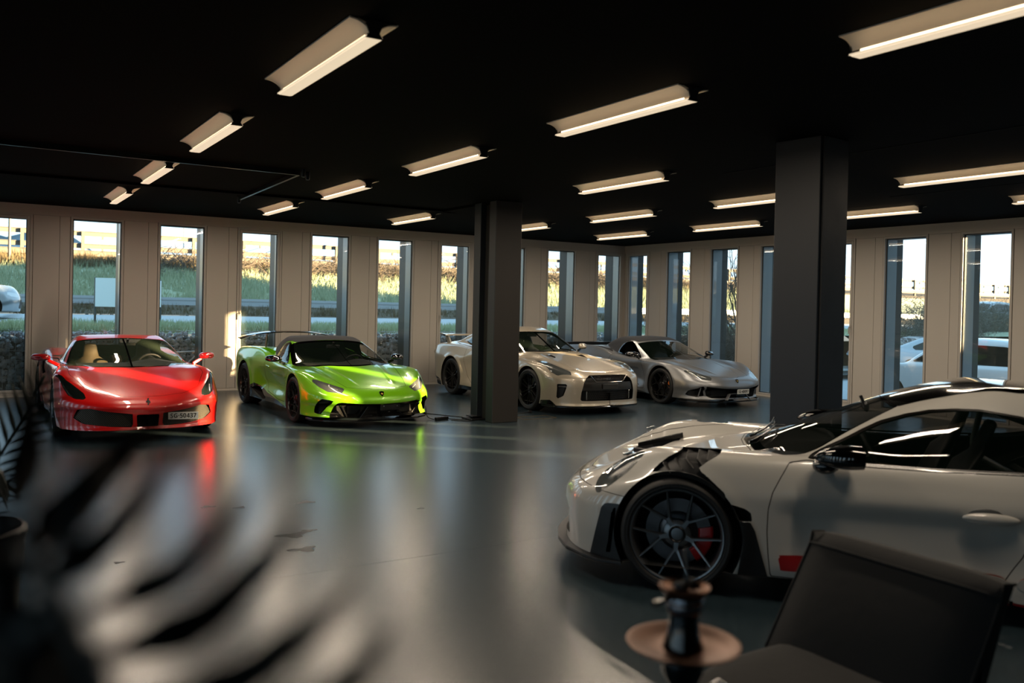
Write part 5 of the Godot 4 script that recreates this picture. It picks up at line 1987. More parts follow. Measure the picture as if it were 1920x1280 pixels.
func track_shape() -> Form:
	var s := Form.new()
	s.length = 4.57
	var plan := [0.0, 0.86, 0.4, 0.925, 0.94, 0.95, 1.6, 0.93, 2.2, 0.92, 2.9, 0.94, 3.40, 0.955, 4.1, 0.93, 4.57, 0.84]
	s.side = Lut.new(func(x: float, y: float) -> float:
		var w := sp(plan, x)
		var door := smoothstep(1.45, 1.75, x) * (1.0 - smoothstep(2.7, 3.2, x))
		w -= sp([0.1, 0.01, 0.2, 0.0, 0.35, 0.03, 0.52, 0.035, 0.60, 0.008, 0.64, 0.0, 0.75, 0.03, 0.85, 0.08, 0.95, 0.14], y) * door
		w -= sp([0.1, 0.01, 0.3, 0.0, 0.6, 0.0, 0.72, 0.02, 0.85, 0.07, 1.0, 0.16], y) * (1.0 - door)
		for ax in [0.94, 3.40]:
			w += 0.014 * bump(Vector2(x - ax, y - 0.35).length() - 0.40, 0.05)
		return w, -0.1, 4.7, 0.0, 1.4, 0.015)
	var cen := [0.0, 0.44, 0.08, 0.52, 0.16, 0.575, 0.3, 0.635, 0.6, 0.71, 1.0, 0.785, 1.4, 0.855, 1.6, 0.89, 2.0, 0.92, 3.0, 0.95, 3.6, 0.94, 4.1, 0.86, 4.57, 0.70]
	var crown := [0.0, 0.44, 0.12, 0.54, 0.25, 0.65, 0.38, 0.748, 0.5, 0.805, 0.6, 0.835, 0.75, 0.858, 1.0, 0.868, 1.4, 0.865, 1.8, 0.872, 2.4, 0.88, 2.9, 0.91, 3.3, 0.935, 3.7, 0.92, 4.1, 0.86, 4.57, 0.70]
	s.top = Lut.new(func(x: float, z: float) -> float:
		var k := smoothstep(0.40, 0.70, z)
		return lerpf(sp(cen, x), sp(crown, x), k) - 0.02 * bump(z - 0.47, 0.09) * smoothstep(0.3, 0.6, x) * (1.0 - smoothstep(1.4, 1.7, x)) - 0.35 * pow(maxf(z - 0.77, 0.0), 1.3), -0.1, 4.7, 0.0, 1.1, 0.015)
	var nz := [0.0, 0.13, 0.1, 0.09, 0.2, 0.085, 0.34, 0.07, 0.46, 0.075, 0.54, 0.105, 0.62, 0.19, 0.72, 0.36, 0.9, 0.62]
	var nq := [0.0, 0.0, 0.3, 0.03, 0.5, 0.09, 0.65, 0.165, 0.78, 0.28, 0.87, 0.41, 0.95, 0.62, 1.0, 0.8]
	s.nose = Lut.new(func(y: float, z: float) -> float: return sp(nz, y) + sp(nq, z), 0.0, 1.4, 0.0, 1.1, 0.015)
	s.tail = Lut.new(func(y: float, z: float) -> float: return 4.57 - sp([0.0, 0.25, 0.3, 0.06, 0.5, 0.0, 0.8, 0.06], y) - 0.2 * z * z, 0.0, 1.4, 0.0, 1.1)
	var roof := [0.7, 0.3, 1.22, 0.74, 1.42, 0.86, 1.72, 0.99, 2.05, 1.12, 2.35, 1.235, 2.6, 1.30, 2.85, 1.335, 3.1, 1.325, 3.4, 1.255, 3.7, 1.15, 4.1, 0.97, 4.5, 0.7]
	s.cabt = Lut.new(func(x: float, z: float) -> float:
		var q := x - (0.42 * z * z if x < 2.5 else 0.42 * z * z * (1.0 - smoothstep(2.5, 2.9, x)))
		return sp(roof, q) - 0.09 * z * z, 0.5, 4.6, 0.0, 1.1, 0.015)
	s.cabw = Lut.new(func(x: float, y: float) -> float:
		var b := sp([1.2, 0.76, 1.6, 0.79, 2.2, 0.81, 2.9, 0.79, 3.4, 0.72, 4.0, 0.6, 4.5, 0.5], x)
		var r := sp([1.2, 0.62, 2.3, 0.60, 3.0, 0.59, 3.8, 0.5], x)
		return lerpf(b, r, clampf((y - 0.86) / 0.36, -0.2, 1.3)), 0.5, 4.6, 0.5, 1.5, 0.015)
	s.r_side = 0.05
	s.r_end = 0.07
	s.r_cab = 0.12
	s.axis_y = 0.36
	return s

func begin_car(key: String, label: String, sh: Form, at: Vector3, turn: float, step: float, dth: float, xa: float, xb: float) -> Body:
	var b := Body.new()
	b.host = self
	b.root = thing("sports_car", label, "car", at, turn, "sports cars parked in the showroom")
	b.sh = sh
	b.skin_it(step, dth, xa, xb)
	bodies[key] = b
	return b

func place(front_wheel: Vector3, axle: float, out: float, turn: float) -> Vector3:   # origin of a car whose left front tyre stands at front_wheel
	var bs := Basis(Vector3.UP, turn)
	return front_wheel - bs * Vector3(axle, 0, out)

func red_car() -> void:
	var b := begin_car("red", "glossy red mid-engined sports car with offset number plate, nearest the left edge", red_shape(), Vector3(1.85, 0, -11.25), PI / 2, 0.03, 1.6, 1.1, 3.8)
	var paint := mat("red_paint", Color(0.74, 0.045, 0.035), 0.3, 0.0, {"clearcoat_enabled": true, "clearcoat": 1.0, "clearcoat_roughness": 0.02})
	var gloss: Material = M.black_gloss
	var glass := mat("car_glass_clear", Color(0.3, 0.36, 0.3, 0.18), 0.02, 0.0, {"transparency": BaseMaterial3D.TRANSPARENCY_ALPHA})
	arch(b, 1.1, 0.335, 0.375, 0.3)
	arch(b, 3.75, 0.345, 0.39, 0.34)
	var screen := v2([1.30, -0.01, 1.325, 0.2, 1.39, 0.45, 1.50, 0.68, 1.60, 0.775, 1.72, 0.775, 2.05, 0.70, 2.36, 0.615, 2.31, 0.4, 2.28, 0.2, 2.27, -0.01])
	var s := b.take(TOP, screen, above(0.74))
	var r := b.take_from(s, TOP, screen, null, 0, -0.022)
	b.commit(r[1], "screen_frame", gloss)
	b.commit(r[0], "windscreen", glass)
	var win := v2([1.90, 0.865, 2.1, 0.965, 2.3, 1.06, 2.5, 1.115, 2.72, 1.12, 2.92, 1.06, 3.02, 0.95, 2.85, 0.885, 2.4, 0.865])
	s = b.take(SIDE, win, flank(0.4, 0.8))
	r = b.take_from(s, SIDE, win, null, 0, -0.014)
	b.commit(r[1], "window_seal", gloss, 3)
	b.commit(r[0], "side_window", glass, 3)
	var rearw := v2([2.98, -0.01, 3.0, 0.3, 3.1, 0.42, 3.55, 0.34, 3.6, -0.01])
	s = b.take(TOP, rearw, above(0.93))
	b.commit(s, "rear_window", glass)
	var lamp := v2([0.95, 0.94, 0.82, 0.89, 0.66, 0.85, 0.496, 0.768, 0.335, 0.68, 0.24, 0.665, 0.235, 0.69, 0.31, 0.78, 0.444, 0.845, 0.617, 0.887, 0.80, 0.918, 0.93, 0.95])
	s = b.take(TOP, lamp, above(0.44))
	lamp_set(b, s, 0.03, [[Vector3(0.33, 0.50, 0.72), Vector3(0.45, 0.55, 0.82)], [Vector3(0.45, 0.55, 0.82), Vector3(0.66, 0.65, 0.88)], [Vector3(0.30, 0.52, 0.69), Vector3(0.34, 0.5, 0.75)]], mat("lens_dark", Color(0.12, 0.16, 0.15, 0.35), 0.01, 0.0, {"transparency": BaseMaterial3D.TRANSPARENCY_ALPHA}))
	var mouth := v2([0.175, 0.345, 0.45, 0.38, 0.64, 0.42, 0.76, 0.405, 0.80, 0.30, 0.70, 0.232, 0.42, 0.197, 0.165, 0.187])
	s = b.take(FRONT, mouth, front_of(0.7))
	b.commit(b.sunk(s, Vector3(0.11, 0, 0)), "front_intake", mat("intake_black", Color(0.02, 0.021, 0.023), 0.35), 3)
	var mid := v2([-0.01, 0.335, 0.13, 0.335, 0.12, 0.187, -0.01, 0.187])
	s = b.take(FRONT, mid, front_of(0.7))
	b.commit(b.sunk(s, Vector3(0.12, 0, 0)), "centre_intake", M.black_matte)
	var g := Geo.new()
	for sg in [1.0, -1.0]:   # diagonal wire mesh
		for i in 34:
			for dirn in [1.0, -1.0]:
				var z0 := 0.17 + i * 0.022
				var z1: float = z0 + dirn * 0.2
				var a := Vector2(z0, 0.195)
				var c := Vector2(z1, 0.42)
				var clip := Geometry2D.intersect_polyline_with_polygon(PackedVector2Array([a, c]), PackedVector2Array(mouth))
				for seg in clip:
					var x0 := 0.06 + sp([0.0, 0.0, 0.3, 0.025, 0.5, 0.075, 0.66, 0.15, 0.8, 0.26], seg[0].x)
					var x1 := 0.06 + sp([0.0, 0.0, 0.3, 0.025, 0.5, 0.075, 0.66, 0.15, 0.8, 0.26], seg[1].x)
					g.bar(Vector3(x0, seg[0].y, seg[0].x * sg), Vector3(x1, seg[1].y, seg[1].x * sg), 0.0045, 0.0045)
	put("grille_mesh", g, mat("grille_metal", Color(0.4, 0.38, 0.35), 0.35, 0.8), b.root).set_meta("kind", "stuff")
	number_plate(b.root, Vector3(0.045, 0.30, 0.41), 0.0, "SG·50437", 0.35, 0.09)
	for c in b.root.get_children():
		if c.name.begins_with("number_plate"):
			c.rotate_y(-0.17)
	# scoops behind the doors, rear panel
	var scoop := v2([2.78, 0.66, 2.9, 0.80, 3.15, 0.86, 3.22, 0.78, 3.05, 0.62])
	s = b.take(SIDE, scoop, flank(0.6))
	b.commit(b.sunk(s, Vector3(0.05, 0, -0.12)), "side_scoop", mat("intake_black", Color(0.02, 0.021, 0.023), 0.35), 3)
	s = b.take(SIDE, v2([1.45, 0.1, 1.46, 0.17, 3.35, 0.19, 3.36, 0.1]), flank(0.5))
	b.commit(s, "side_skirt", gloss, 3)
	s = b.panel(TOP, v2([0.16, -0.02, 0.17, 0.2, 0.24, 0.45, 0.42, 0.66, 0.8, 0.80, 1.2, 0.80, 1.53, 0.79, 1.48, 0.68, 1.37, 0.45, 1.31, 0.2, 1.285, -0.02]), 0.003, func(q: Vector3, _n: Vector3) -> bool: return q.y > 0.45 and q.x < 1.8)
	b.commit(s, "bonnet", paint)
	s = b.panel(SIDE, v2([1.68, 0.22, 1.66, 0.6, 1.82, 0.845, 2.3, 0.855, 2.8, 0.87, 2.86, 0.7, 2.82, 0.4, 2.7, 0.22]), 0.003, flank(0.4))
	b.commit(s, "door", paint, 3)
	b.commit(b.skin, "body_shell", paint)
	b.commit(b.gaps, "panel_gap", M.black_void)
	hollow(b, [[TOP, screen, above(0.74)], [SIDE, win, flank(0.4, 0.8)], [TOP, rearw, above(0.9)], [SIDE, disc(1.1, 0.335, 0.4), flank(0.45)], [SIDE, disc(3.75, 0.345, 0.41), flank(0.45)], [FRONT, mouth, front_of(0.7)], [FRONT, mid, front_of(0.7)], [TOP, lamp, above(0.4)], [SIDE, scoop, flank(0.5)]])
	g = Geo.new()
	g.xf = Transform3D(Basis(Vector3(0, 0, 1), Vector3(0.5, 0.87, 0), Vector3(-0.87, 0.5, 0)), Vector3(0.06, 0.485, 0))
	g.prism(PackedVector2Array([Vector2(-0.012, -0.045), Vector2(0.004, -0.045), Vector2(0.012, -0.015), Vector2(0.026, -0.018), Vector2(0.02, 0.012), Vector2(0.008, 0.022), Vector2(0.012, 0.05), Vector2(-0.006, 0.046), Vector2(-0.014, 0.016), Vector2(-0.026, 0.004), Vector2(-0.02, -0.012), Vector2(-0.008, -0.008)]), 0.0, 0.008, 0.001)
	put("badge", g, M.chrome, b.root)
	wing_mirror(b.root, Vector3(1.72, 0.93, 1.06), Vector3(0.08, 0.05, 0.115), paint, Vector3(1.66, 0.83, 0.85), paint, 0.6)
	for sg in [1.0, -1.0]:
		var w := {"style": "twin5", "key": "redwheel", "rim_mat": mat("rim_silver", Color(0.55, 0.56, 0.57), 0.3, 0.85), "caliper_mat": mat("caliper_red", Color(0.7, 0.03, 0.03), 0.35), "disc": 0.19, "caliper_at": 20.0}
		make_wheel(b.root, Vector3(1.1, 0.335, 0.845 * sg), sg > 0, w.merged({"r": 0.335, "w": 0.245, "rim": 0.262}))
		make_wheel(b.root, Vector3(3.75, 0.345, 0.835 * sg), sg > 0, w.merged({"r": 0.345, "w": 0.305, "rim": 0.262}))
	cabin(b.root, {"dash_x": 1.6, "dash_y": 0.84, "half": 0.64, "seat_x": 2.35, "seat_y": 0.32, "wheel_z": 0.36, "floor": 0.2, "rear_x": 2.95, "seat_h": 0.62, "seat_mat": mat("seat_tan", Color(0.22, 0.19, 0.13), 0.55)})
	rear_view_mirror(b.root, Vector3(2.15, 1.09, 0.05))
func honeycomb(g: Geo, z0: float, z1: float, y0: float, y1: float, r: float, xs: Callable, clip: PackedVector2Array) -> void:
	var w := r * sqrt(3.0)
	for i in int((z1 - z0) / w) + 2:
		for j in int((y1 - y0) / (1.5 * r)) + 2:
			var c := Vector2(z0 + w * (i + 0.5 * (j % 2)), y0 + 1.5 * r * j)
			for k in 3:
				var a := c + Vector2(sin(TAU * k / 6.0), cos(TAU * k / 6.0)) * r
				var e := c + Vector2(sin(TAU * (k + 1) / 6.0), cos(TAU * (k + 1) / 6.0)) * r
				for seg in Geometry2D.intersect_polyline_with_polygon(PackedVector2Array([a, e]), clip):
					if seg.size() > 1 and seg[0].distance_to(seg[1]) > 0.002:
						g.bar(Vector3(xs.call(seg[0].x), seg[0].y, seg[0].x), Vector3(xs.call(seg[1].x), seg[1].y, seg[1].x), 0.005, 0.005)

func coupe_car() -> void:
	var b := begin_car("coupe", "cream white coupe with rear wing, half hidden by the slim steel column", coupe_shape(), Vector3(8.95, 0, -11.23), PI / 2, 0.03, 1.6, 1.1, 3.9)
	var paint := mat("cream_paint", Color(0.68, 0.645, 0.58), 0.3, 0.35, {"clearcoat_enabled": true, "clearcoat": 1.0, "clearcoat_roughness": 0.02})
	var gloss: Material = M.black_gloss
	var glass := mat("car_glass", Color(0.10, 0.14, 0.12, 0.28), 0.02, 0.0, {"transparency": BaseMaterial3D.TRANSPARENCY_ALPHA})
	arch(b, 1.06, 0.35, 0.40, 0.3)
	arch(b, 3.83, 0.355, 0.405, 0.34)
	var screen := v2([1.60, -0.01, 1.63, 0.25, 1.70, 0.48, 1.80, 0.64, 1.90, 0.72, 2.02, 0.715, 2.3, 0.64, 2.5, 0.575, 2.42, 0.4, 2.37, 0.2, 2.35, -0.01])
	var s := b.take(TOP, screen, above(0.86))
	var r := b.take_from(s, TOP, screen, null, 0, -0.03)
	b.commit(r[1], "screen_frame", gloss)
	b.commit(r[0], "windscreen", glass)
	var win := v2([2.04, 0.935, 2.2, 1.035, 2.45, 1.165, 2.7, 1.235, 3.0, 1.25, 3.3, 1.215, 3.6, 1.115, 3.76, 1.035, 3.5, 0.985, 2.8, 0.945])
	s = b.take(SIDE, win, flank(0.4, 0.88))
	r = b.take_from(s, SIDE, win, null, 0, -0.016)
	b.commit(r[1], "window_seal", gloss, 3)
	b.commit(r[0], "side_window", glass, 3)
	var rearw := v2([3.45, -0.01, 3.5, 0.4, 3.62, 0.52, 4.1, 0.5, 4.15, -0.01])
	s = b.take(TOP, rearw, above(1.05))
	b.commit(s, "rear_window", glass)
	var lamp := v2([1.06, 0.815, 0.93, 0.715, 0.55, 0.675, 0.27, 0.622, 0.21, 0.65, 0.36, 0.825, 0.50, 0.868, 0.72, 0.86])
	s = b.take(TOP, lamp, above(0.6))
	lamp_set(b, s, 0.03, [[Vector3(0.34, 0.63, 0.70), Vector3(0.46, 0.66, 0.80)], [Vector3(0.42, 0.68, 0.70), Vector3(0.54, 0.70, 0.80)], [Vector3(0.5, 0.72, 0.74), Vector3(0.9, 0.8, 0.78)], [Vector3(0.5, 0.69, 0.84), Vector3(0.85, 0.79, 0.83)]])
	var mouth := v2([-0.01, 0.655, 0.37, 0.65, 0.455, 0.60, 0.50, 0.53, 0.54, 0.38, 0.545, 0.245, 0.50, 0.235, -0.01, 0.235])
	s = b.take(FRONT, mouth, front_of(0.6))
	var mesh_x := func(z: float) -> float: return 0.055 + sp([0.0, 0.0, 0.3, 0.02, 0.5, 0.06, 0.65, 0.125], absf(z))
	r = b.take_from(s, FRONT, v2([-0.01, 0.535, 0.6, 0.535, 0.6, 0.405, -0.01, 0.405]))
	var bar: Pelt = r[0].copy()
	b.commit(b.sunk(s, Vector3(0.1, 0, 0)), "grille_recess", mat("intake_black", Color(0.02, 0.021, 0.023), 0.35))
	bar.shift(Vector3(0.02, 0, 0))
	b.commit(bar, "bumper_bar", mat("bar_metal", Color(0.33, 0.32, 0.31), 0.22, 0.85))
	var g := Geo.new()
	honeycomb(g, -0.42, 0.42, 0.25, 0.40, 0.021, mesh_x, PackedVector2Array([Vector2(-0.44, 0.252), Vector2(0.44, 0.252), Vector2(0.44, 0.392), Vector2(-0.44, 0.392)]))
	honeycomb(g, -0.4, 0.4, 0.54, 0.66, 0.016, mesh_x, PackedVector2Array([Vector2(-0.37, 0.648), Vector2(-0.27, 0.545), Vector2(0.27, 0.545), Vector2(0.37, 0.648)]))
	put("grille_mesh", g, mat("grille_dark", Color(0.3, 0.29, 0.28), 0.3, 0.8), b.root).set_meta("kind", "stuff")
	g = Geo.new()
	for q in [[-0.38, 0.645, -0.27, 0.54], [-0.27, 0.54, 0.0, 0.537], [0.0, 0.537, 0.27, 0.54], [0.27, 0.54, 0.38, 0.645], [-0.44, 0.25, -0.44, 0.395], [0.44, 0.25, 0.44, 0.395]]:
		g.bar(Vector3(mesh_x.call(q[0]) - 0.03, q[1], q[0]), Vector3(mesh_x.call(q[2]) - 0.03, q[3], q[2]), 0.02, 0.016, Vector3.UP, 0.004)
	put("grille_frame", g, mat("frame_metal", Color(0.6, 0.58, 0.55), 0.2, 0.9), b.root)
	plate_text(b.root, "GT-R", Vector3(0.012, 0.595, -0.045), Basis(Vector3.UP, -PI / 2), 0.045, M.chrome, "badge", 0.09)
	number_plate(b.root, Vector3(0.008, 0.468, 0.0), 0.0, "", 0.31, 0.085, mat("plate_smoke", Color(0.22, 0.22, 0.22), 0.3, 0.3))
	var corner := v2([0.845, 0.505, 0.735, 0.51, 0.775, 0.315, 0.845, 0.255])
	s = b.take(FRONT, corner, front_of(0.6))
	b.commit(b.sunk(s, Vector3(0.06, 0, -0.02)), "corner_intake", M.black_plastic, 3)
	g = Geo.new()
	for sg in [1.0, -1.0]:
		g.bar(Vector3(0.20, 0.465, 0.755 * sg), Vector3(0.31, 0.465, 0.83 * sg), 0.02, 0.014, Vector3.UP, 0.003)
	put("daytime_lamp", g, mat("lamp_bar", Color(0.75, 0.76, 0.76), 0.15, 0.9), b.root)
	# black lower edges
	s = b.take(SIDE, v2([0.68, 0.1, 0.66, 0.215, 0.45, 0.235, 0.36, 0.165, 0.3, 0.1]), flank(0.6))
	s.offset(0.008)
	b.commit(s, "front_canard", gloss, 3)
	s = b.take(SIDE, v2([1.42, 0.1, 1.42, 0.19, 3.48, 0.22, 3.48, 0.1]), flank(0.5))
	s.offset(0.015)
	b.commit(s, "side_skirt", gloss, 3)
	s = b.take(SIDE, v2([4.2, 0.1, 4.25, 0.26, 4.85, 0.38, 4.85, 0.1]), null)
	b.commit(s, "rear_diffuser", gloss)
	g = Geo.new()
	var pl := PackedVector2Array()
	var pts := [0.66, 0.93, 0.36, 0.87, 0.2, 0.74, 0.1, 0.58, 0.03, 0.3, 0.005, 0.0]
	for i in 6:
		pl.append(Vector2(pts[2 * i], pts[2 * i + 1]))
	for i in range(4, -1, -1):
		pl.append(Vector2(pts[2 * i], -pts[2 * i + 1]))
	g.xf = Transform3D(Basis(Vector3(1, 0, 0), Vector3(0, 0, 1), Vector3(0, -1, 0)), Vector3.ZERO)
	g.prism(pl, -0.145, -0.12, 0.006)
	put("front_lip", g, gloss, b.root)
	# bonnet ducts, bonnet, door
	s = b.take(TOP, v2([1.12, 0.35, 1.2, 0.28, 1.36, 0.26, 1.36, 0.40]), above(0.8))
	b.commit(b.sunk(s, Vector3(0.02, -0.03, 0)), "bonnet_duct", M.black_plastic, 3)
	s = b.panel(TOP, v2([0.26, -0.02, 0.265, 0.3, 0.285, 0.52, 0.33, 0.615, 0.55, 0.655, 0.93, 0.695, 1.3, 0.72, 1.75, 0.735, 1.77, 0.64, 1.68, 0.48, 1.61, 0.25, 1.585, -0.02]), 0.0035, func(q: Vector3, _n: Vector3) -> bool: return q.y > 0.6 and q.x < 2.0)
	b.commit(s, "bonnet", paint)
	s = b.panel(SIDE, v2([1.62, 0.24, 1.60, 0.6, 1.72, 0.85, 2.0, 0.925, 2.8, 0.935, 3.3, 0.955, 3.34, 0.7, 3.2, 0.4, 3.0, 0.24]), 0.003, flank(0.4))
	b.commit(s, "door", paint, 3)
	b.commit(b.skin, "body_shell", paint)
	b.commit(b.gaps, "panel_gap", M.black_void)
	hollow(b, [[TOP, screen, above(0.86)], [SIDE, win, flank(0.4, 0.88)], [TOP, rearw, above(1.02)], [SIDE, disc(1.06, 0.35, 0.42), flank(0.45)], [SIDE, disc(3.83, 0.355, 0.42), flank(0.45)], [FRONT, mouth, front_of(0.6)], [FRONT, corner, front_of(0.6)], [TOP, lamp, above(0.6)]])
	wing_mirror(b.root, Vector3(2.06, 1.01, 0.96), Vector3(0.07, 0.06, 0.1), paint, Vector3(2.05, 0.93, 0.82), gloss, 0.4)
	for sg in [1.0, -1.0]:
		var w := {"style": "ten", "rim_mat": mat("rim_black", Color(0.17, 0.172, 0.175), 0.25, 0.8), "caliper_mat": mat("caliper_rust", Color(0.62, 0.16, 0.05), 0.4), "disc": 0.195, "rim": 0.268, "caliper_at": 10.0}
		make_wheel(b.root, Vector3(1.06, 0.352, 0.82 * sg), sg > 0, w.merged({"r": 0.352, "w": 0.255}))
		make_wheel(b.root, Vector3(3.83, 0.356, 0.81 * sg), sg > 0, w.merged({"r": 0.356, "w": 0.285}))
	cabin(b.root, {"dash_x": 1.85, "dash_y": 0.93, "half": 0.66, "seat_x": 2.65, "seat_y": 0.36, "wheel_z": 0.37, "floor": 0.22, "rear_x": 3.5, "seat_h": 0.68})
	rear_view_mirror(b.root, Vector3(2.4, 1.22, 0))
	g = Geo.new()   # rear wing
	var rows := []
	for i in 21:
		var z := lerpf(-0.74, 0.74, i / 20.0)
		var row := []
		for q in [[0.0, 0.0], [0.06, 0.022], [0.16, 0.03], [0.26, 0.034], [0.27, 0.022], [0.16, 0.004], [0.06, -0.01]]:
			row.append(Vector3(4.42 + q[0] + 0.06 * z * z, 1.135 + q[1] - 0.01 * z * z, z))
		rows.append(row)
	g.sheet(rows, true)
	put("rear_wing", g, paint, b.root)
	g = Geo.new()
	for sg in [1.0, -1.0]:
		g.bar(Vector3(4.5, 0.96, 0.62 * sg), Vector3(4.56, 1.14, 0.66 * sg), 0.03, 0.14, Vector3(1, 0, 0), 0.008)
	put("wing_strut", g, paint, b.root)
func track_car() -> void:
	var turn := -deg_to_rad(47.5)
	var b := begin_car("track", "white track sports car with black roof and red door lettering in the right foreground", track_shape(), place(Vector3(3.72, 0, -3.99), 0.94, 0.95, turn), turn, 0.022, 1.3, 1.05, 3.5)
	var paint := mat("white_paint", Color(0.66, 0.65, 0.625), 0.3, 0.0, {"clearcoat_enabled": true, "clearcoat": 1.0, "clearcoat_roughness": 0.02})
	var gloss: Material = M.black_gloss
	var satin := mat("carbon_satin", Color(0.055, 0.062, 0.07), 0.42, 0.1)
	var glass := mat("car_glass_side", Color(0.02, 0.045, 0.032, 0.62), 0.01, 0.0, {"transparency": BaseMaterial3D.TRANSPARENCY_ALPHA})
	arch(b, 0.94, 0.35, 0.397, 0.3)
	arch(b, 3.40, 0.365, 0.41, 0.33)
	# glass
	var screen := v2([1.32, -0.01, 1.345, 0.25, 1.41, 0.5, 1.50, 0.68, 1.57, 0.765, 1.66, 0.72, 1.92, 0.57, 2.146, 0.45, 2.27, 0.395, 2.235, 0.25, 2.215, -0.01])
	var s := b.take(TOP, screen, above(0.8))
	var r := b.take_from(s, TOP, screen, null, 0, -0.016)
	b.commit(r[1], "screen_frame", gloss)
	b.commit(r[0], "windscreen", glass)
	var win := v2([1.70, 0.862, 1.80, 0.912, 1.918, 0.97, 2.04, 1.035, 2.146, 1.087, 2.30, 1.143, 2.424, 1.174, 2.56, 1.19, 2.694, 1.194, 2.912, 1.165, 3.1, 1.11, 3.27, 1.03, 3.38, 0.95, 3.36, 0.905, 3.2, 0.875, 2.87, 0.856, 2.4, 0.846, 1.994, 0.848])
	s = b.take(SIDE, win, flank(0.4, 0.8))
	r = b.take_from(s, SIDE, win, null, 0, -0.011)
	b.commit(r[1], "window_seal", mat("seal_brown", Color(0.05, 0.04, 0.035), 0.25), 3)
	b.commit(r[0], "side_window", glass, 3)
	s = b.take(TOP, v2([3.3, -0.01, 3.33, 0.35, 3.45, 0.45, 3.95, 0.36, 4.0, -0.01]), above(0.93))
	b.commit(s, "rear_window", glass)
	s = b.panel(TOP, v2([2.216, -0.02, 2.236, 0.25, 2.272, 0.40, 2.46, 0.43, 2.7, 0.475, 2.93, 0.505, 3.15, 0.48, 3.29, 0.4, 3.27, -0.02]), 0.003, above(1.0))
	b.commit(s, "roof_panel", mat("roof_carbon", Color(0.02, 0.018, 0.017), 0.1, 0.0, {"clearcoat_enabled": true, "clearcoat": 1.0, "clearcoat_roughness": 0.02}))
	# headlamp
	var lamp := v2([0.395, 0.755, 0.41, 0.70, 0.455, 0.645, 0.53, 0.61, 0.62, 0.62, 0.69, 0.665, 0.705, 0.71, 0.645, 0.765, 0.56, 0.81, 0.47, 0.82, 0.415, 0.80])
	s = b.take(TOP, lamp, above(0.5), 4)
	lamp_set(b, s, 0.04, [[Vector3(0.50, 0.70, 0.72), Vector3(0.56, 0.75, 0.72)], [Vector3(0.52, 0.70, 0.76), Vector3(0.60, 0.765, 0.74)], [Vector3(0.47, 0.66, 0.74), Vector3(0.49, 0.69, 0.68)], [Vector3(0.56, 0.79, 0.66), Vector3(0.62, 0.81, 0.66)]])
	# fender louvres
	var louvre := v2([0.765, 0.722, 0.82, 0.78, 0.875, 0.825, 0.94, 0.86, 1.0, 0.90, 1.08, 0.872, 1.13, 0.90, 1.20, 0.90, 1.195, 0.862, 1.115, 0.815, 1.06, 0.772, 1.12, 0.73, 1.235, 0.632, 1.227, 0.617, 1.10, 0.703, 1.05, 0.728, 0.99, 0.745, 0.89, 0.747])
	s = b.take(SIDE, louvre, flank(0.5, 0.55), 0, func(p: Vector3) -> float: return 0.66 - p.z)
	b.commit(b.sunk(s, Vector3(0.0, -0.03, -0.012)), "fender_louvre", satin, 3)
	var g := Geo.new()
	for sg in [1.0, -1.0]:
		for q in [[0.86, 0.815, 0.70], [0.93, 0.84, 0.695], [1.0, 0.852, 0.69], [1.07, 0.858, 0.69], [1.13, 0.858, 0.69]]:
			g.hexa([Vector3(q[0] - 0.02, q[1] - 0.03, (q[2] + 0.19) * sg), Vector3(q[0] + 0.03, q[1] - 0.085, (q[2] + 0.205) * sg), Vector3(q[0] + 0.036, q[1] - 0.08, (q[2] + 0.2) * sg), Vector3(q[0] - 0.014, q[1] - 0.03, (q[2] + 0.185) * sg),
				Vector3(q[0] - 0.02, q[1] + 0.0, q[2] * sg), Vector3(q[0] + 0.045, q[1] - 0.018, q[2] * sg), Vector3(q[0] + 0.05, q[1] - 0.018, (q[2] - 0.005) * sg), Vector3(q[0] - 0.014, q[1] + 0.0, (q[2] - 0.005) * sg)])
	put("louvre_blade", g, mat("louvre_black", Color(0.03, 0.033, 0.036), 0.55), b.root)
	# vent behind the front wheel with its dark panel
	s = b.take(SIDE, v2([1.2, 0.50, 1.2, 0.592, 1.30, 0.567, 1.35, 0.553, 1.384, 0.527, 1.392, 0.476, 1.25, 0.478]), flank(0.6))
	b.commit(b.sunk(s, Vector3(-0.03, 0, -0.12)), "wheel_vent", M.black_matte, 3)
	s = b.take(SIDE, v2([1.246, 0.482, 1.376, 0.478, 1.407, 0.427, 1.485, 0.16, 1.50, 0.08, 1.30, 0.08, 1.32, 0.20, 1.33, 0.30, 1.30, 0.40]), flank(0.6))
	s.offset(0.012)
	b.commit(s, "vent_panel", satin, 3)
	# dark corner of the front apron with a slot
	s = b.take(SIDE, v2([0.452, 0.47, 0.475, 0.498, 0.50, 0.506, 0.66, 0.515, 0.66, 0.08, 0.36, 0.08, 0.377, 0.16]), flank(0.6))
	r = b.take_from(s, SIDE, v2([0.528, 0.476, 0.553, 0.484, 0.553, 0.44, 0.52, 0.175, 0.492, 0.182]))
	b.commit(r[1], "apron_corner", satin, 3)
	b.commit(b.sunk(r[0], Vector3(0.0, 0, -0.05)), "apron_slot", M.black_void, 3)
	s = b.take(FRONT, v2([-0.01, 0.43, 0.45, 0.42, 0.56, 0.38, 0.52, 0.20, -0.01, 0.18]), front_of(0.5))
	b.commit(b.sunk(s, Vector3(0.1, 0, 0)), "front_intake", M.black_matte)
	var pl := PackedVector2Array()
	var pts := [0.60, 0.925, 0.44, 0.90, 0.33, 0.82, 0.19, 0.67, 0.09, 0.46, 0.03, 0.2, 0.02, 0.0]
	for i in 7:
		pl.append(Vector2(pts[2 * i], pts[2 * i + 1]))
	for i in range(5, -1, -1):
		pl.append(Vector2(pts[2 * i], -pts[2 * i + 1]))
	g = Geo.new()
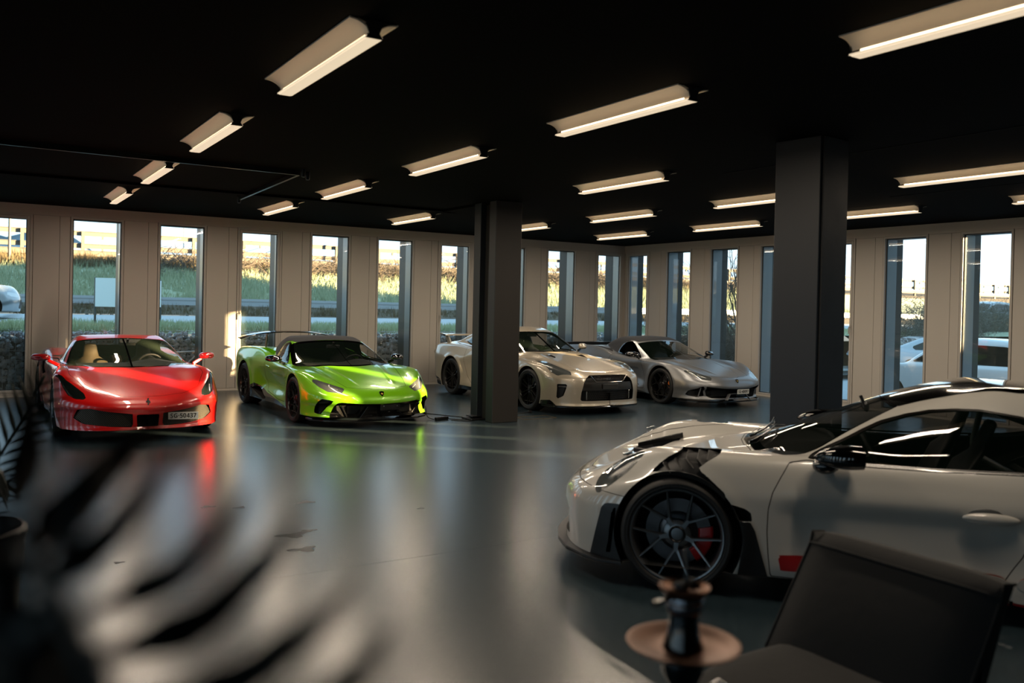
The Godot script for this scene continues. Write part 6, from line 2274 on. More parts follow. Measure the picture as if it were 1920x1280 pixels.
	g.xf = Transform3D(Basis(Vector3(1, 0, 0), Vector3(0, 0, 1), Vector3(0, -1, 0)), Vector3.ZERO)
	g.prism(pl, -0.15, -0.125, 0.008)
	put("front_splitter", g, satin, b.root)
	# bonnet with its two big ducts
	s = b.take(TOP, v2([0.50, 0.06, 0.54, 0.40, 0.62, 0.47, 0.86, 0.50, 0.80, 0.30, 0.72, 0.06]), above(0.6))
	b.commit(b.sunk(s, Vector3(0.03, -0.05, 0)), "bonnet_duct", satin, 3)
	g = Geo.new()
	for sg in [1.0, -1.0]:
		g.bar(Vector3(0.56, 0.735, 0.12 * sg), Vector3(0.86, 0.775, 0.48 * sg), 0.012, 0.035, Vector3.UP, 0.004)
		g.bar(Vector3(0.60, 0.73, 0.28 * sg), Vector3(0.86, 0.78, 0.49 * sg), 0.012, 0.035, Vector3.UP, 0.004)
	put("duct_fin", g, satin, b.root)
	s = b.panel(TOP, v2([0.27, -0.02, 0.29, 0.3, 0.38, 0.50, 0.75, 0.57, 1.15, 0.63, 1.46, 0.69, 1.48, 0.66, 1.39, 0.5, 1.325, 0.25, 1.305, -0.02]), 0.003, func(q: Vector3, _n: Vector3) -> bool: return q.y > 0.6 and q.x < 1.75)
	b.commit(s, "bonnet", paint)
	# apron seam, door, sill
	s = b.panel(SIDE, v2([-0.05, 0.60, 0.30, 0.585, 0.45, 0.57, 0.62, 0.56, 0.66, 0.08, -0.05, 0.05]), 0.002, front_of(0.75))
	b.commit(s, "front_apron", paint)
	s = b.panel(SIDE, v2([1.60, 0.838, 1.545, 0.74, 1.505, 0.66, 1.482, 0.56, 1.478, 0.42, 1.488, 0.28, 1.503, 0.158, 2.0, 0.15, 2.68, 0.15, 2.765, 0.252, 2.862, 0.399, 2.93, 0.58, 2.955, 0.70, 2.955, 0.853, 2.4, 0.838, 1.994, 0.84, 1.70, 0.855]), 0.003, flank(0.5))
	b.commit(s, "door", paint, 3)
	b.commit(b.skin, "body_shell", paint)
	b.commit(b.gaps, "panel_gap", M.black_void)
	hollow(b, [[TOP, screen, above(0.8)], [SIDE, win, flank(0.4, 0.8)], [SIDE, disc(0.94, 0.35, 0.42), flank(0.45)], [SIDE, disc(3.40, 0.365, 0.43), flank(0.45)], [TOP, lamp, above(0.5)], [SIDE, v2([1.15, 0.45, 1.15, 0.62, 1.42, 0.58, 1.42, 0.45]), flank(0.6)], [SIDE, v2([0.35, 0.05, 0.35, 0.52, 0.7, 0.52, 0.7, 0.05]), flank(0.5)], [FRONT, v2([-0.1, 0.45, 0.6, 0.45, 0.6, 0.15, -0.1, 0.15]), front_of(0.5)], [TOP, v2([0.48, -0.1, 0.48, 0.52, 0.9, 0.55, 0.9, -0.1]), above(0.6)], [TOP, v2([3.3, -0.01, 3.33, 0.35, 3.45, 0.45, 3.95, 0.36, 4.0, -0.01]), above(0.9)]], 0.03)
	# door handle in its cup
	g = Geo.new()
	g.ball(Vector3(2.69, 0.607, 0.945), Vector3(0.15, 0.034, 0.028), 24, 10)
	put("door_handle", g, paint, b.root)
	g = Geo.new()
	g.ball(Vector3(2.68, 0.622, 0.926), Vector3(0.11, 0.042, 0.013), 20, 8)
	put("handle_recess", g, mat("recess_grey", Color(0.25, 0.26, 0.26), 0.4), b.root)
	# red marks and outlined letters low on the door
	var red := mat("decal_red", Color(0.5, 0.02, 0.03), 0.4)
	s = b.take_from(b.liner, SIDE, v2([1.537, 0.294, 2.42, 0.30, 2.40, 0.215, 1.56, 0.205]), flank(0.5))[0]
	for i in s.v.size():   # the liner was pushed inwards; bring the stripe back to just outside the door
		s.v[i] += s.n[i] * 0.0315
	b.commit(s, "door_stripe", red, 3)
	plate_text(b.root, "RS", Vector3(2.78, 0.21, 0.936), Basis(Vector3(1, 0, 0), Vector3(0.15, 1, 0), Vector3(0, 0, 1)), 0.235, red, "door_lettering", 0.50)
	plate_text(b.root, "RS", Vector3(2.782, 0.214, 0.9385), Basis(Vector3(1, 0, 0), Vector3(0.15, 1, 0), Vector3(0, 0, 1)), 0.205, paint, "lettering_fill", 0.455)
	# mirror
	wing_mirror(b.root, Vector3(1.865, 0.90, 1.0), Vector3(0.125, 0.075, 0.10), gloss, Vector3(1.83, 0.845, 0.86), gloss, 0.2)
	g = Geo.new()
	for sg in [1.0, -1.0]:
		g.ball(Vector3(1.80, 0.845, 0.93 * sg), Vector3(0.075, 0.05, 0.07), 16, 8)
	put("mirror_base", g, gloss, b.root)
	# wheels
	var w := {"style": "fork5", "phase": 33.0, "rim_mat": mat("rim_graphite", Color(0.46, 0.475, 0.49), 0.36, 0.9), "cap_mat": mat("lock_black", Color(0.03, 0.035, 0.04), 0.35, 0.4), "lock": true, "caliper_mat": mat("caliper_red", Color(0.7, 0.03, 0.03), 0.35), "caliper_at": -22.0, "disc": 0.205, "dish": 0.045}
	for sg in [1.0, -1.0]:
		make_wheel(b.root, Vector3(0.94, 0.35, 0.812 * sg), sg > 0, w.merged({"r": 0.35, "w": 0.275, "rim": 0.288}))
		make_wheel(b.root, Vector3(3.40, 0.365, 0.79 * sg), sg > 0, w.merged({"r": 0.365, "w": 0.335, "rim": 0.30, "caliper_at": 200.0, "key": "trackrear"}))
	var letters := "PIRELLI"
	for k in 7:   # raised writing on the near tyre
		var an := 110.0 - 4.6 * k
		var pos := polar(0.314, an, 0.0)
		plate_text(b.root, letters[k], Vector3(0.94 + pos.x, 0.35 + pos.y, 0.9485), Basis(Vector3(0, 0, 1), deg_to_rad(an - 90.0)), 0.026, mat("tyre_letter", Color(0.012, 0.013, 0.015), 0.5), "tyre_lettering")
	# wiper, cage, cabin
	g = Geo.new()
	for z in [0.3, 0.02]:
		g.tube([Vector3(1.36, 0.885, z + 0.12), Vector3(1.40, 0.90, z + 0.1), Vector3(1.52, 0.945, z - 0.25), Vector3(1.54, 0.95, z - 0.5)], 0.009, 6)
	put("wiper", g, gloss, b.root)
	cabin(b.root, {"dash_x": 1.55, "dash_y": 0.87, "half": 0.66, "seat_x": 2.35, "seat_y": 0.3, "wheel_z": 0.37, "floor": 0.2, "rear_x": 3.2, "seat_h": 0.68, "trim": mat("trim_track", Color(0.035, 0.04, 0.04), 0.65), "seat_mat": mat("seat_grey", Color(0.10, 0.105, 0.11), 0.55)})
	g = Geo.new()
	for sg in [1.0, -1.0]:
		g.tube([Vector3(2.95, 0.22, 0.66 * sg), Vector3(2.95, 0.85, 0.68 * sg), Vector3(2.97, 1.08, 0.58 * sg), Vector3(3.0, 1.22, 0.4 * sg), Vector3(3.0, 1.24, 0.0)], 0.022, 10)
		g.tube([Vector3(2.97, 1.1, 0.56 * sg), Vector3(3.4, 0.95, 0.48 * sg), Vector3(3.7, 0.8, 0.42 * sg)], 0.02, 8)
	g.tube([Vector3(2.95, 0.75, -0.66), Vector3(2.95, 0.78, 0.66)], 0.02, 8)
	put("roll_cage", g, mat("cage_grey", Color(0.45, 0.5, 0.47), 0.4), b.root)
	rear_view_mirror(b.root, Vector3(2.12, 1.12, 0))

func build_small_things() -> void:
	# power strip, leads
	var ps := thing("power_strip", "black power strip lying on the floor to the right of the green car", "power strip", Vector3(6.09, 0, -11.72), 0.25)
	var g := Geo.new()
	g.box(Vector3(0, 0.024, 0), Vector3(0.24, 0.046, 0.065), 0.008)
	put("housing", g, M.black_plastic, ps)
	g = Geo.new()
	for i in 3:
		g.xf = Transform3D(Basis.IDENTITY, Vector3(-0.07 + 0.07 * i, 0.046, 0))
		g.lathe([Vector2(0.022, 0), Vector2(0.022, 0.003), Vector2(0.018, 0.003), Vector2(0.017, -0.004), Vector2(0, -0.004)], 16)
		put("socket", g, mat("socket_red", Color(0.25, 0.1, 0.09), 0.4), ps)
		g = Geo.new()
	var lead := mat("lead_black", Color(0.03, 0.03, 0.033), 0.5)
	var runs := [
		["thin black charging lead rising from the power strip to the green car's nose", [Vector3(5.97, 0.012, -11.70), Vector3(5.93, 0.03, -11.85), Vector3(5.92, 0.10, -11.90), Vector3(5.915, 0.16, -11.91), Vector3(5.91, 0.2, -11.915)]],
		["black lead running from behind the green car across to the slim column", [Vector3(5.93, 0.16, -12.4), Vector3(6.05, 0.05, -12.6), Vector3(6.2, 0.007, -12.5), Vector3(6.4, 0.007, -12.1), Vector3(6.55, 0.007, -11.85)]],
		["black lead from the power strip to the foot of the slim column", [Vector3(6.21, 0.012, -11.73), Vector3(6.3, 0.007, -11.68), Vector3(6.4, 0.007, -11.60), Vector3(6.5, 0.007, -11.62), Vector3(6.56, 0.01, -11.60)]],
		["looped black lead lying in front of the power strip", [Vector3(6.2, 0.007, -11.62), Vector3(6.28, 0.007, -11.5), Vector3(6.4, 0.007, -11.42), Vector3(6.5, 0.007, -11.45), Vector3(6.58, 0.007, -11.5)]],
	]
	for r in runs:
		var c := Curve3D.new()
		for i in r[1].size():
			var p: Vector3 = r[1][i]
			var t: Vector3 = (r[1][mini(i + 1, r[1].size() - 1)] - r[1][maxi(i - 1, 0)]) * 0.18
			c.add_point(p, -t, t)
		var q := Geo.new()
		q.tube(Array(c.tessellate(4, 3)), 0.006, 6)
		tag(put("power_lead", q, lead), r[0], "cable")
	var plug := thing("plug", "loose black lead end with plug on the floor right of the slim column", "plug", Vector3(7.72, 0, -11.95))
	g = Geo.new()
	g.tube([Vector3(-0.42, 0.007, -0.1), Vector3(-0.2, 0.007, 0.06), Vector3(0, 0.01, 0.03), Vector3(0.1, 0.012, 0.0)], 0.006, 6)
	put("lead", g, lead, plug)
	g = Geo.new()
	g.box(Vector3(0.13, 0.02, -0.01), Vector3(0.07, 0.038, 0.038), 0.01)
	put("plug_body", g, lead, plug)
	var hatch := thing("floor_hatch", "flush floor hatch with pale edge strip beside the slim column", "floor hatch", Vector3(7.6, 0, -11.42))
	g = Geo.new()
	for q in [[-0.3, -0.16, 0.3, -0.16], [-0.3, 0.16, 0.3, 0.16], [-0.3, -0.16, -0.3, 0.16], [0.3, -0.16, 0.3, 0.16]]:
		g.bar(Vector3(q[0], 0.002, q[1]), Vector3(q[2], 0.002, q[3]), 0.012, 0.004)
	put("edge_strip", g, mat("brass_edge", Color(0.5, 0.42, 0.28), 0.35, 0.8), hatch)
	# bicycle between the stone wall and the third window
	var bk := thing("bicycle", "pale bicycle parked outside between the glass and the stone wall, behind the red car", "bicycle", Vector3(3.5, -0.03, -17.98))
	var fm := mat("bike_white", Color(0.75, 0.77, 0.76), 0.35)
	for s in [-0.52, 0.52]:
		g = Geo.new()
		var path := []
		for i in 29:
			path.append(Vector3(s + cos(TAU * i / 28) * 0.33, 0.34 + sin(TAU * i / 28) * 0.33, 0))
		g.tube(path, 0.016, 6, false)
		var w := put("bike_wheel", g, M.rubber, bk)
		g = Geo.new()
		for i in 16:
			g.bar(Vector3(s, 0.34, 0), Vector3(s + cos(TAU * i / 16) * 0.32, 0.34 + sin(TAU * i / 16) * 0.32, 0), 0.003, 0.003)
		put("spokes", g, M.chrome, w)
	g = Geo.new()
	for q in [[0.52, 0.34, 0.4, 0.78], [0.4, 0.78, 0.37, 0.9], [0.4, 0.74, -0.05, 0.3], [-0.05, 0.3, -0.2, 0.78], [-0.2, 0.72, 0.4, 0.74], [-0.05, 0.3, -0.52, 0.34], [-0.52, 0.34, -0.18, 0.7]]:
		g.tube([Vector3(q[0], q[1], 0), Vector3(q[2], q[3], 0)], 0.019, 8)
	put("bike_frame", g, fm, bk)
	g = Geo.new()
	g.tube([Vector3(0.42, 0.92, -0.13), Vector3(0.40, 0.92, -0.08), Vector3(0.37, 0.9, 0), Vector3(0.40, 0.92, 0.08), Vector3(0.42, 0.92, 0.13)], 0.013, 8)
	put("handlebar", g, M.chrome, bk)
	g = Geo.new()
	g.ball(Vector3(-0.22, 0.83, 0), Vector3(0.13, 0.04, 0.06), 12, 6)
	put("saddle", g, M.black_plastic, bk)

# ---------------------------------------------------------------- plain cars seen outside
func plain_shape(length: float, width: float, hood: Array, crown: Array, roof: Array, belt: float) -> Form:
	var s := Form.new()
	s.length = length
	var hw := width * 0.5
	s.side = Lut.new(func(x: float, y: float) -> float:
		return hw - sp([0.1, 0.06, 0.3, 0.01, 0.6, 0.0, belt, 0.04, belt + 0.2, 0.15], y) - 0.05 * pow(absf(x / length - 0.5) * 2.0, 4.0), -0.1, length + 0.1, 0.0, 1.9, 0.04)
	s.top = Lut.new(func(x: float, z: float) -> float: return lerpf(sp(hood, x), sp(crown, x), smoothstep(0.3, 0.8, z / hw)), -0.1, length + 0.1, 0.0, 1.1, 0.04)
	s.nose = Lut.new(func(y: float, z: float) -> float: return sp([0.0, 0.15, 0.3, 0.02, 0.5, 0.0, 0.75, 0.08, 1.2, 0.5], y) + 0.5 * pow(z / hw, 4.0) * 0.7 + 0.06 * z, 0.0, 1.9, 0.0, 1.1, 0.04)
	s.tail = Lut.new(func(y: float, z: float) -> float: return length - sp([0.0, 0.2, 0.35, 0.03, 0.7, 0.0, 1.0, 0.05, 1.6, 0.2], y) - 0.22 * pow(z / hw, 4.0), 0.0, 1.9, 0.0, 1.1, 0.04)
	s.cabt = Lut.new(func(x: float, z: float) -> float: return sp(roof, x - 0.25 * z * z) - 0.05 * z * z, 0.2, length, 0.0, 1.1, 0.04)
	var top := 0.0
	for i in range(1, roof.size(), 2):
		top = maxf(top, roof[i])
	s.cabw = Lut.new(func(_x: float, y: float) -> float: return lerpf(hw - 0.09, hw - 0.3, clampf((y - belt) / (top - belt), -0.2, 1.2)), 0.2, length, 0.5, 1.9, 0.04)
	s.low = 0.2
	return s

func plain_car(label: String, sh: Form, at: Vector3, turn: float, paint: Material, fw: float, rw: float, win: Array, screen: Array, rear: Array) -> Body:
	var b := Body.new()
	b.host = self
	b.root = thing("parked_car", label, "car", at, turn)
	b.sh = sh
	b.skin_it(0.07, 3.2, 0.9, sh.length - 0.9)
	var glass := mat("dark_car_glass", Color(0.05, 0.06, 0.065), 0.05)
	for x in [fw, rw]:
		arch(b, x, 0.34, 0.38, 0.25)
	b.commit(b.take(SIDE, win, flank(0.4, 0.8)), "side_window", glass, 3)
	b.commit(b.take(TOP, screen, above(0.85)), "windscreen", glass)
	b.commit(b.take(TOP, rear, above(0.85)), "rear_window", glass)
	var g := b.take(FRONT, v2([-0.01, 0.55, 0.5, 0.55, 0.6, 0.3, -0.01, 0.28]), front_of(0.6))
	b.commit(g, "front_grille", M.black_plastic)
	b.commit(b.take(FRONT, v2([0.55, 0.72, 0.85, 0.78, 0.88, 0.66, 0.6, 0.62]), front_of(0.8)), "headlamp", mat("lamp_bar", Color(0.75, 0.76, 0.76), 0.15, 0.9), 3)
	var tl := b.take(FRONT, v2([0.45, 0.86, 0.9, 0.9, 0.9, 0.76, 0.5, 0.77]), func(q: Vector3, _n: Vector3) -> bool: return q.x > sh.length - 0.6)
	b.commit(tl, "tail_lamp", mat("tail_red", Color(0.45, 0.03, 0.03), 0.2), 3)
	b.commit(b.skin, "body_shell", paint)
	for x in [fw, rw]:
		for sg in [1.0, -1.0]:
			make_wheel(b.root, Vector3(x, 0.33, (sh.side.at(x, 0.4) - 0.115) * sg), sg > 0, {"style": "twin5", "key": "plainwheel", "r": 0.33, "w": 0.215, "rim": 0.24, "rim_mat": mat("rim_silver", Color(0.55, 0.56, 0.57), 0.3, 0.85), "caliper_mat": M.dark_metal, "caliper_at": 0.0, "disc": 0.15})
	return b

func build_outside_cars() -> void:
	var white := mat("plain_white", Color(0.8, 0.82, 0.82), 0.3, 0.0, {"clearcoat_enabled": true, "clearcoat": 1.0, "clearcoat_roughness": 0.03})
	var silver := mat("plain_silver", Color(0.62, 0.65, 0.67), 0.3, 0.5, {"clearcoat_enabled": true, "clearcoat": 1.0, "clearcoat_roughness": 0.03})
	var suv := plain_shape(4.5, 1.84, [0.0, 0.85, 0.3, 0.95, 1.1, 1.03, 1.6, 1.05, 4.5, 1.05], [0.0, 0.82, 0.4, 0.95, 1.2, 1.02, 4.5, 1.04], [0.5, 0.5, 0.95, 0.95, 1.5, 1.35, 1.95, 1.56, 2.6, 1.64, 3.5, 1.6, 4.2, 1.42, 4.5, 1.1], 1.0)
	var suv_win := v2([1.35, 1.06, 1.85, 1.4, 2.4, 1.5, 3.3, 1.48, 3.8, 1.36, 3.9, 1.08])
	var suv_scr := v2([1.1, -0.01, 1.3, 0.7, 1.85, 0.62, 1.75, -0.01])
	var suv_rear := v2([3.95, -0.01, 4.0, 0.6, 4.35, 0.6, 4.38, -0.01])
	plain_car("white sports utility car parked outside the right windows, nearest the glass", suv, Vector3(18.6, -0.35, -13.2), -PI / 2 + 0.1, white, 0.9, 3.55, suv_win, suv_scr, suv_rear)
	var sed := plain_shape(4.7, 1.85, [0.0, 0.66, 0.3, 0.74, 1.2, 0.9, 1.6, 0.93, 3.6, 0.98, 4.3, 1.06, 4.7, 1.02], [0.0, 0.64, 0.4, 0.78, 1.2, 0.9, 3.6, 0.95, 4.3, 1.03, 4.7, 0.98], [0.6, 0.4, 1.2, 0.8, 1.6, 1.02, 2.1, 1.28, 2.6, 1.43, 3.0, 1.42, 3.6, 1.25, 4.1, 1.05, 4.5, 0.9], 0.92)
	var sed_win := v2([1.75, 0.98, 2.2, 1.26, 2.7, 1.34, 3.2, 1.28, 3.7, 1.1, 3.6, 1.0])
	var sed_scr := v2([1.4, -0.01, 1.6, 0.7, 2.25, 0.6, 2.15, -0.01])
	var sed_rear := v2([3.3, -0.01, 3.35, 0.55, 3.95, 0.6, 4.05, -0.01])
	var sedan := plain_car("silver saloon seen from behind outside the rightmost window", sed, Vector3(28.95, -0.35, -15.5), -0.51 + PI, silver, 0.95, 3.75, sed_win, sed_scr, sed_rear)
	var g := Geo.new()
	g.box(Vector3(4.735, 0.62, 0), Vector3(0.012, 0.12, 0.5), 0.003)
	put("rear_plate", g, mat("plate_white", Color(0.85, 0.86, 0.84), 0.4), sedan.root)
	var lt := plain_car("grey hatchback passing on the road outside the leftmost window", suv, Vector3(1.28, 1.06, -29.6), PI, silver, 0.9, 3.55, suv_win, suv_scr, suv_rear)
	lt.root.name = numbered("passing_car")
	var rt := plain_car("silver estate car passing on the road above the bare hedge, far right", suv, Vector3(44.0, 0.95, -26.2), 0.0, silver, 0.9, 3.55, suv_win, suv_scr, suv_rear)
	rt.root.name = numbered("passing_car")
	strip("rise", [Vector2(-22.0, -0.4), Vector2(-24.4, 0.92), Vector2(-29.0, 0.97)], 32.0, 90.0, mat("asphalt", Color.WHITE), "raised edge of the road behind the hedge")

func build_lounge() -> void:
	# velvet lounge chair, facing left
	var velvet := mat("velvet", Color(0.010, 0.015, 0.018), 0.85, 0.0, {"rim_enabled": true, "rim": 0.12, "rim_tint": 0.5})
	velvet.normal_enabled = true
	velvet.normal_texture = noise_tex(0.02, 31, 512, [], true, 2.0)
	velvet.normal_scale = 0.25
	velvet.uv1_triplanar = true
	velvet.uv1_scale = Vector3.ONE * 1.4
	var ch := thing("lounge_chair", "dark velvet lounge chair with piped leaning backrest in the right foreground", "chair", Vector3(2.55, 0, -1.95))
	var z0 := -0.40
	var z1 := 0.375
	var g := Geo.new()
	var rows := []
	for i in 15:   # cushion section from the seat up over the rounded top and down the rear
		var q := i / 14.0
		var row := []
		for k in 13:
			var w := k / 12.0
			var z := lerpf(z0, z1, w)
			var e := pow(absf(w - 0.5) * 2.0, 8.0)      # softly rounded ends
			var belly := 0.018 * (1.0 - pow(absf(w - 0.5) * 2.0, 2.0))
			var p: Vector2
			if q < 0.45:
				var t := q / 0.45
				p = Vector2(0.10 + 0.265 * t - belly * sin(PI * t) + 0.03 * e, 0.44 + 0.40 * t)
			elif q < 0.6:
				var t := (q - 0.45) / 0.15
				p = Vector2(0.365 + 0.055 * (1.0 - cos(PI * t)) * 1.0, 0.84 + 0.032 * sin(PI * t))
			else:
				var t := (q - 0.6) / 0.4
				p = Vector2(0.475 - 0.22 * t - 0.03 * e, 0.84 - 0.46 * t)
			row.append(Vector3(p.x, p.y - 0.012 * e, z))
		rows.append(row)
	g.sheet(rows, false, false, false)
	for k in [0, 12]:   # ends
		var c := Vector3(0.28, 0.6, z0 if k == 0 else z1)
		for i in 14:
			if k == 0:
				g.tri(c, rows[i + 1][k], rows[i][k])
			else:
				g.tri(c, rows[i][k], rows[i + 1][k])
	put("backrest", g, velvet, ch)
	g = Geo.new()
	for k in [0, 12]:
		var path := []
		for i in 9:
			path.append(rows[i][k] + Vector3(0, 0, -0.002 if k == 0 else 0.002))
		g.tube(path, 0.006, 8)
	var tp := []
	for k in 13:
		tp.append(rows[6][k] + Vector3(-0.002, 0.003, 0))
	g.tube(tp, 0.006, 8)
	put("piping", g, velvet, ch)
	g = Geo.new()
	rows = []
	for i in 9:
		var q := i / 8.0
		var x := lerpf(-0.42, 0.22, q)
		var row := []
		for k in 18:
			var an := TAU * k / 18.0
			var cz := signf(cos(an)) * pow(absf(cos(an)), 0.35)
			var sy := signf(sin(an)) * pow(absf(sin(an)), 0.6)
			var sq := 1.0 - 0.25 * pow(1.0 - q, 4.0)
			row.append(Vector3(x, 0.40 + sy * 0.085 * sq + 0.01 * (1.0 - q), cz * 0.36 * sq))
		rows.append(row)
	g.sheet(rows, true)
	for k in 18:
		g.tri(Vector3(-0.43, 0.4, 0), rows[0][(k + 1) % 18], rows[0][k])
	put("seat", g, velvet, ch)
	for sx in [-0.34, 0.24]:
		for sz in [-0.3, 0.3]:
			g = Geo.new()
			g.tube([Vector3(sx, 0.34, sz), Vector3(sx * 1.1, 0.0, sz * 1.08)], [0.02, 0.012], 10)
			put("leg", g, M.black_plastic, ch)
	# low table below the frame, carrying the water pipe
	var tb := thing("side_table", "small round dark side table under the water pipe", "table", Vector3(1.334, 0, -1.4))
	g = Geo.new()
	g.lathe([Vector2(0.0, 0.43), Vector2(0.27, 0.43), Vector2(0.28, 0.44), Vector2(0.28, 0.455), Vector2(0.27, 0.46), Vector2(0.0, 0.46)], 40)
	put("table_top", g, M.black_plastic, tb)
	g = Geo.new()
	g.lathe([Vector2(0.2, 0.0), Vector2(0.2, 0.015), Vector2(0.03, 0.03), Vector2(0.022, 0.06), Vector2(0.022, 0.43)], 24)
	put("pedestal", g, M.black_plastic, tb)
	var hk := thing("water_pipe", "dark stemmed water pipe with copper tray and metal bowl, blurred in the foreground", "water pipe", Vector3(1.334, 0.46, -1.4))
	var hm := mat("pipe_dark", Color(0.015, 0.02, 0.025), 0.12, 0.3, {"clearcoat_enabled": true, "clearcoat": 1.0, "clearcoat_roughness": 0.05})
	g = Geo.new()
	g.lathe([Vector2(0.0, 0.0), Vector2(0.10, 0.0), Vector2(0.115, 0.02), Vector2(0.11, 0.08), Vector2(0.07, 0.18), Vector2(0.032, 0.26), Vector2(0.03, 0.3), Vector2(0.0, 0.3)], 32)
	put("vase", g, mat("vase_green", Color(0.02, 0.2, 0.13, 0.5), 0.05, 0.0, {"transparency": BaseMaterial3D.TRANSPARENCY_ALPHA}), hk)
	g = Geo.new()
	g.lathe([Vector2(0.03, 0.3), Vector2(0.042, 0.33), Vector2(0.034, 0.36), Vector2(0.042, 0.40), Vector2(0.032, 0.43), Vector2(0.03, 0.47), Vector2(0.045, 0.50), Vector2(0.05, 0.53), Vector2(0.046, 0.556), Vector2(0.036, 0.585), Vector2(0.031, 0.62), Vector2(0.034, 0.635), Vector2(0.0, 0.64)], 28)
	put("stem", g, hm, hk)
	g = Geo.new()
	g.lathe([Vector2(0.02, 0.549), Vector2(0.05, 0.546), Vector2(0.10, 0.55), Vector2(0.121, 0.561), Vector2(0.124, 0.565), Vector2(0.119, 0.566), Vector2(0.10, 0.557), Vector2(0.05, 0.553), Vector2(0.02, 0.556)], 48)
	put("tray", g, mat("copper", Color(0.42, 0.29, 0.215), 0.4, 0.85), hk)
	g = Geo.new()
	g.lathe([Vector2(0.02, 0.622), Vector2(0.034, 0.628), Vector2(0.042, 0.642), Vector2(0.040, 0.652), Vector2(0.046, 0.66), Vector2(0.044, 0.667), Vector2(0.03, 0.668)], 28)
	put("bowl", g, mat("bowl_metal", Color(0.5, 0.5, 0.52), 0.2, 0.9), hk)
	g = Geo.new()
	g.lathe([Vector2(0.03, 0.668), Vector2(0.046, 0.672), Vector2(0.0545, 0.682), Vector2(0.056, 0.688), Vector2(0.052, 0.69), Vector2(0.044, 0.68), Vector2(0.03, 0.676), Vector2(0.0, 0.676)], 32)
	put("heat_ring", g, mat("copper", Color(0.42, 0.29, 0.215), 0.4, 0.85), hk)
	g = Geo.new()
	g.tube([Vector3(0.0, 0.676, 0.005), Vector3(0.002, 0.72, 0.005), Vector3(-0.001, 0.77, 0.0)], [0.005, 0.004, 0.003], 8)
	g.bar(Vector3(-0.045, 0.672, 0.01), Vector3(-0.10, 0.667, 0.012), 0.014, 0.008, Vector3.UP, 0.002)
	put("tongs_handle", g, hm, hk)
	g = Geo.new()
	for k in 3:
		g.ball(Vector3(-0.006 + 0.022 * k, 0.684, -0.012 - 0.004 * k), Vector3(0.013, 0.009, 0.013), 8, 5)
	put("coal", g, mat("ash", Color(0.4, 0.39, 0.38), 0.9), hk)
	g = Geo.new()
	g.tube([Vector3(0.03, 0.43, 0.0), Vector3(0.09, 0.46, 0.02), Vector3(0.16, 0.40, 0.05), Vector3(0.2, 0.25, 0.09), Vector3(0.22, 0.05, 0.12), Vector3(0.15, 0.012, 0.18), Vector3(0.0, 0.012, 0.2)], 0.011, 10)
	put("hose", g, hm, hk)
	g = Geo.new()
	g.ball(Vector3(-0.012, 0.535, 0.042), Vector3(0.008, 0.008, 0.008), 10, 6)
	put("valve", g, M.chrome, hk)
	# tall planter with a small palm at the left edge
	var pp := thing("potted_palm", "small palm in a tall dark planter cut by the left edge of the picture", "potted plant", Vector3(-0.06, 0, -2.75))
	g = Geo.new()
	g.lathe([Vector2(0.0, 0.0), Vector2(0.14, 0.0), Vector2(0.15, 0.01), Vector2(0.195, 1.08), Vector2(0.203, 1.10), Vector2(0.203, 1.115), Vector2(0.19, 1.12), Vector2(0.18, 1.11), Vector2(0.172, 1.05), Vector2(0.0, 1.05)], 40)
	put("planter", g, mat("planter_black", Color(0.02, 0.023, 0.022), 0.3), pp)
	g = Geo.new()
	g.lathe([Vector2(0.18, 1.045), Vector2(0.1, 1.062), Vector2(0.0, 1.068)], 20)
	put("soil", g, mat("soil", Color(0.05, 0.04, 0.03), 0.95), pp)
	var leaf := mat("palm_leaf", Color(0.10, 0.19, 0.06), 0.45, 0.0, {"backlight_enabled": true, "backlight": Color(0.05, 0.09, 0.02)})
	for fr in [[Vector3(0.02, 1.05, -0.02), Vector3(0.11, 1.25, -0.08), Vector3(0.2, 1.42, -0.1), Vector3(0.245, 1.52, -0.08)], [Vector3(0, 1.05, 0), Vector3(0.02, 1.35, -0.05), Vector3(0.06, 1.6, -0.08), Vector3(0.12, 1.75, -0.1)], [Vector3(0, 1.05, 0.02), Vector3(-0.1, 1.3, 0.05), Vector3(-0.22, 1.5, 0.1), Vector3(-0.36, 1.6, 0.15)], [Vector3(0.01, 1.05, 0.03), Vector3(0.06, 1.2, 0.1), Vector3(0.1, 1.3, 0.2), Vector3(0.12, 1.34, 0.32)]]:
		put("frond", frond(fr, 22, 0.13, 0.011), leaf, pp)
	# big palm whose fronds hang right in front of the lens
	var bp := thing("big_palm", "large out of focus palm with long dark leaflets across the lower left foreground", "potted plant", Vector3(-0.16, 0, -0.42))
	g = Geo.new()
	g.lathe([Vector2(0.0, 0.0), Vector2(0.13, 0.0), Vector2(0.15, 0.3), Vector2(0.155, 0.32), Vector2(0.145, 0.32), Vector2(0.135, 0.28), Vector2(0.0, 0.28)], 28)
	put("pot", g, mat("planter_black", Color(0.02, 0.023, 0.022), 0.3), bp)
	var dark_leaf := mat("dark_palm_leaf", Color(0.022, 0.05, 0.03), 0.5, 0.0, {"backlight_enabled": true, "backlight": Color(0.008, 0.02, 0.008)})
	g = Geo.new()
	g.tube([Vector3(-0.16, 0.28, -0.42), Vector3(-0.14, 0.9, -0.42), Vector3(-0.06, 1.45, -0.42), Vector3(0.008, 1.668, -0.447)], [0.014, 0.011, 0.006, 0.004], 8)
	g.tube([Vector3(-0.16, 0.28, -0.40), Vector3(-0.08, 0.9, -0.37), Vector3(0.02, 1.42, -0.36), Vector3(0.048, 1.591, -0.378), Vector3(0.032, 1.623, -0.402), Vector3(0.02, 1.646, -0.425)], [0.014, 0.010, 0.006, 0.005, 0.004, 0.003], 8)
	for i in g.v.size():
		g.v[i] -= Vector3(-0.16, 0, -0.42)
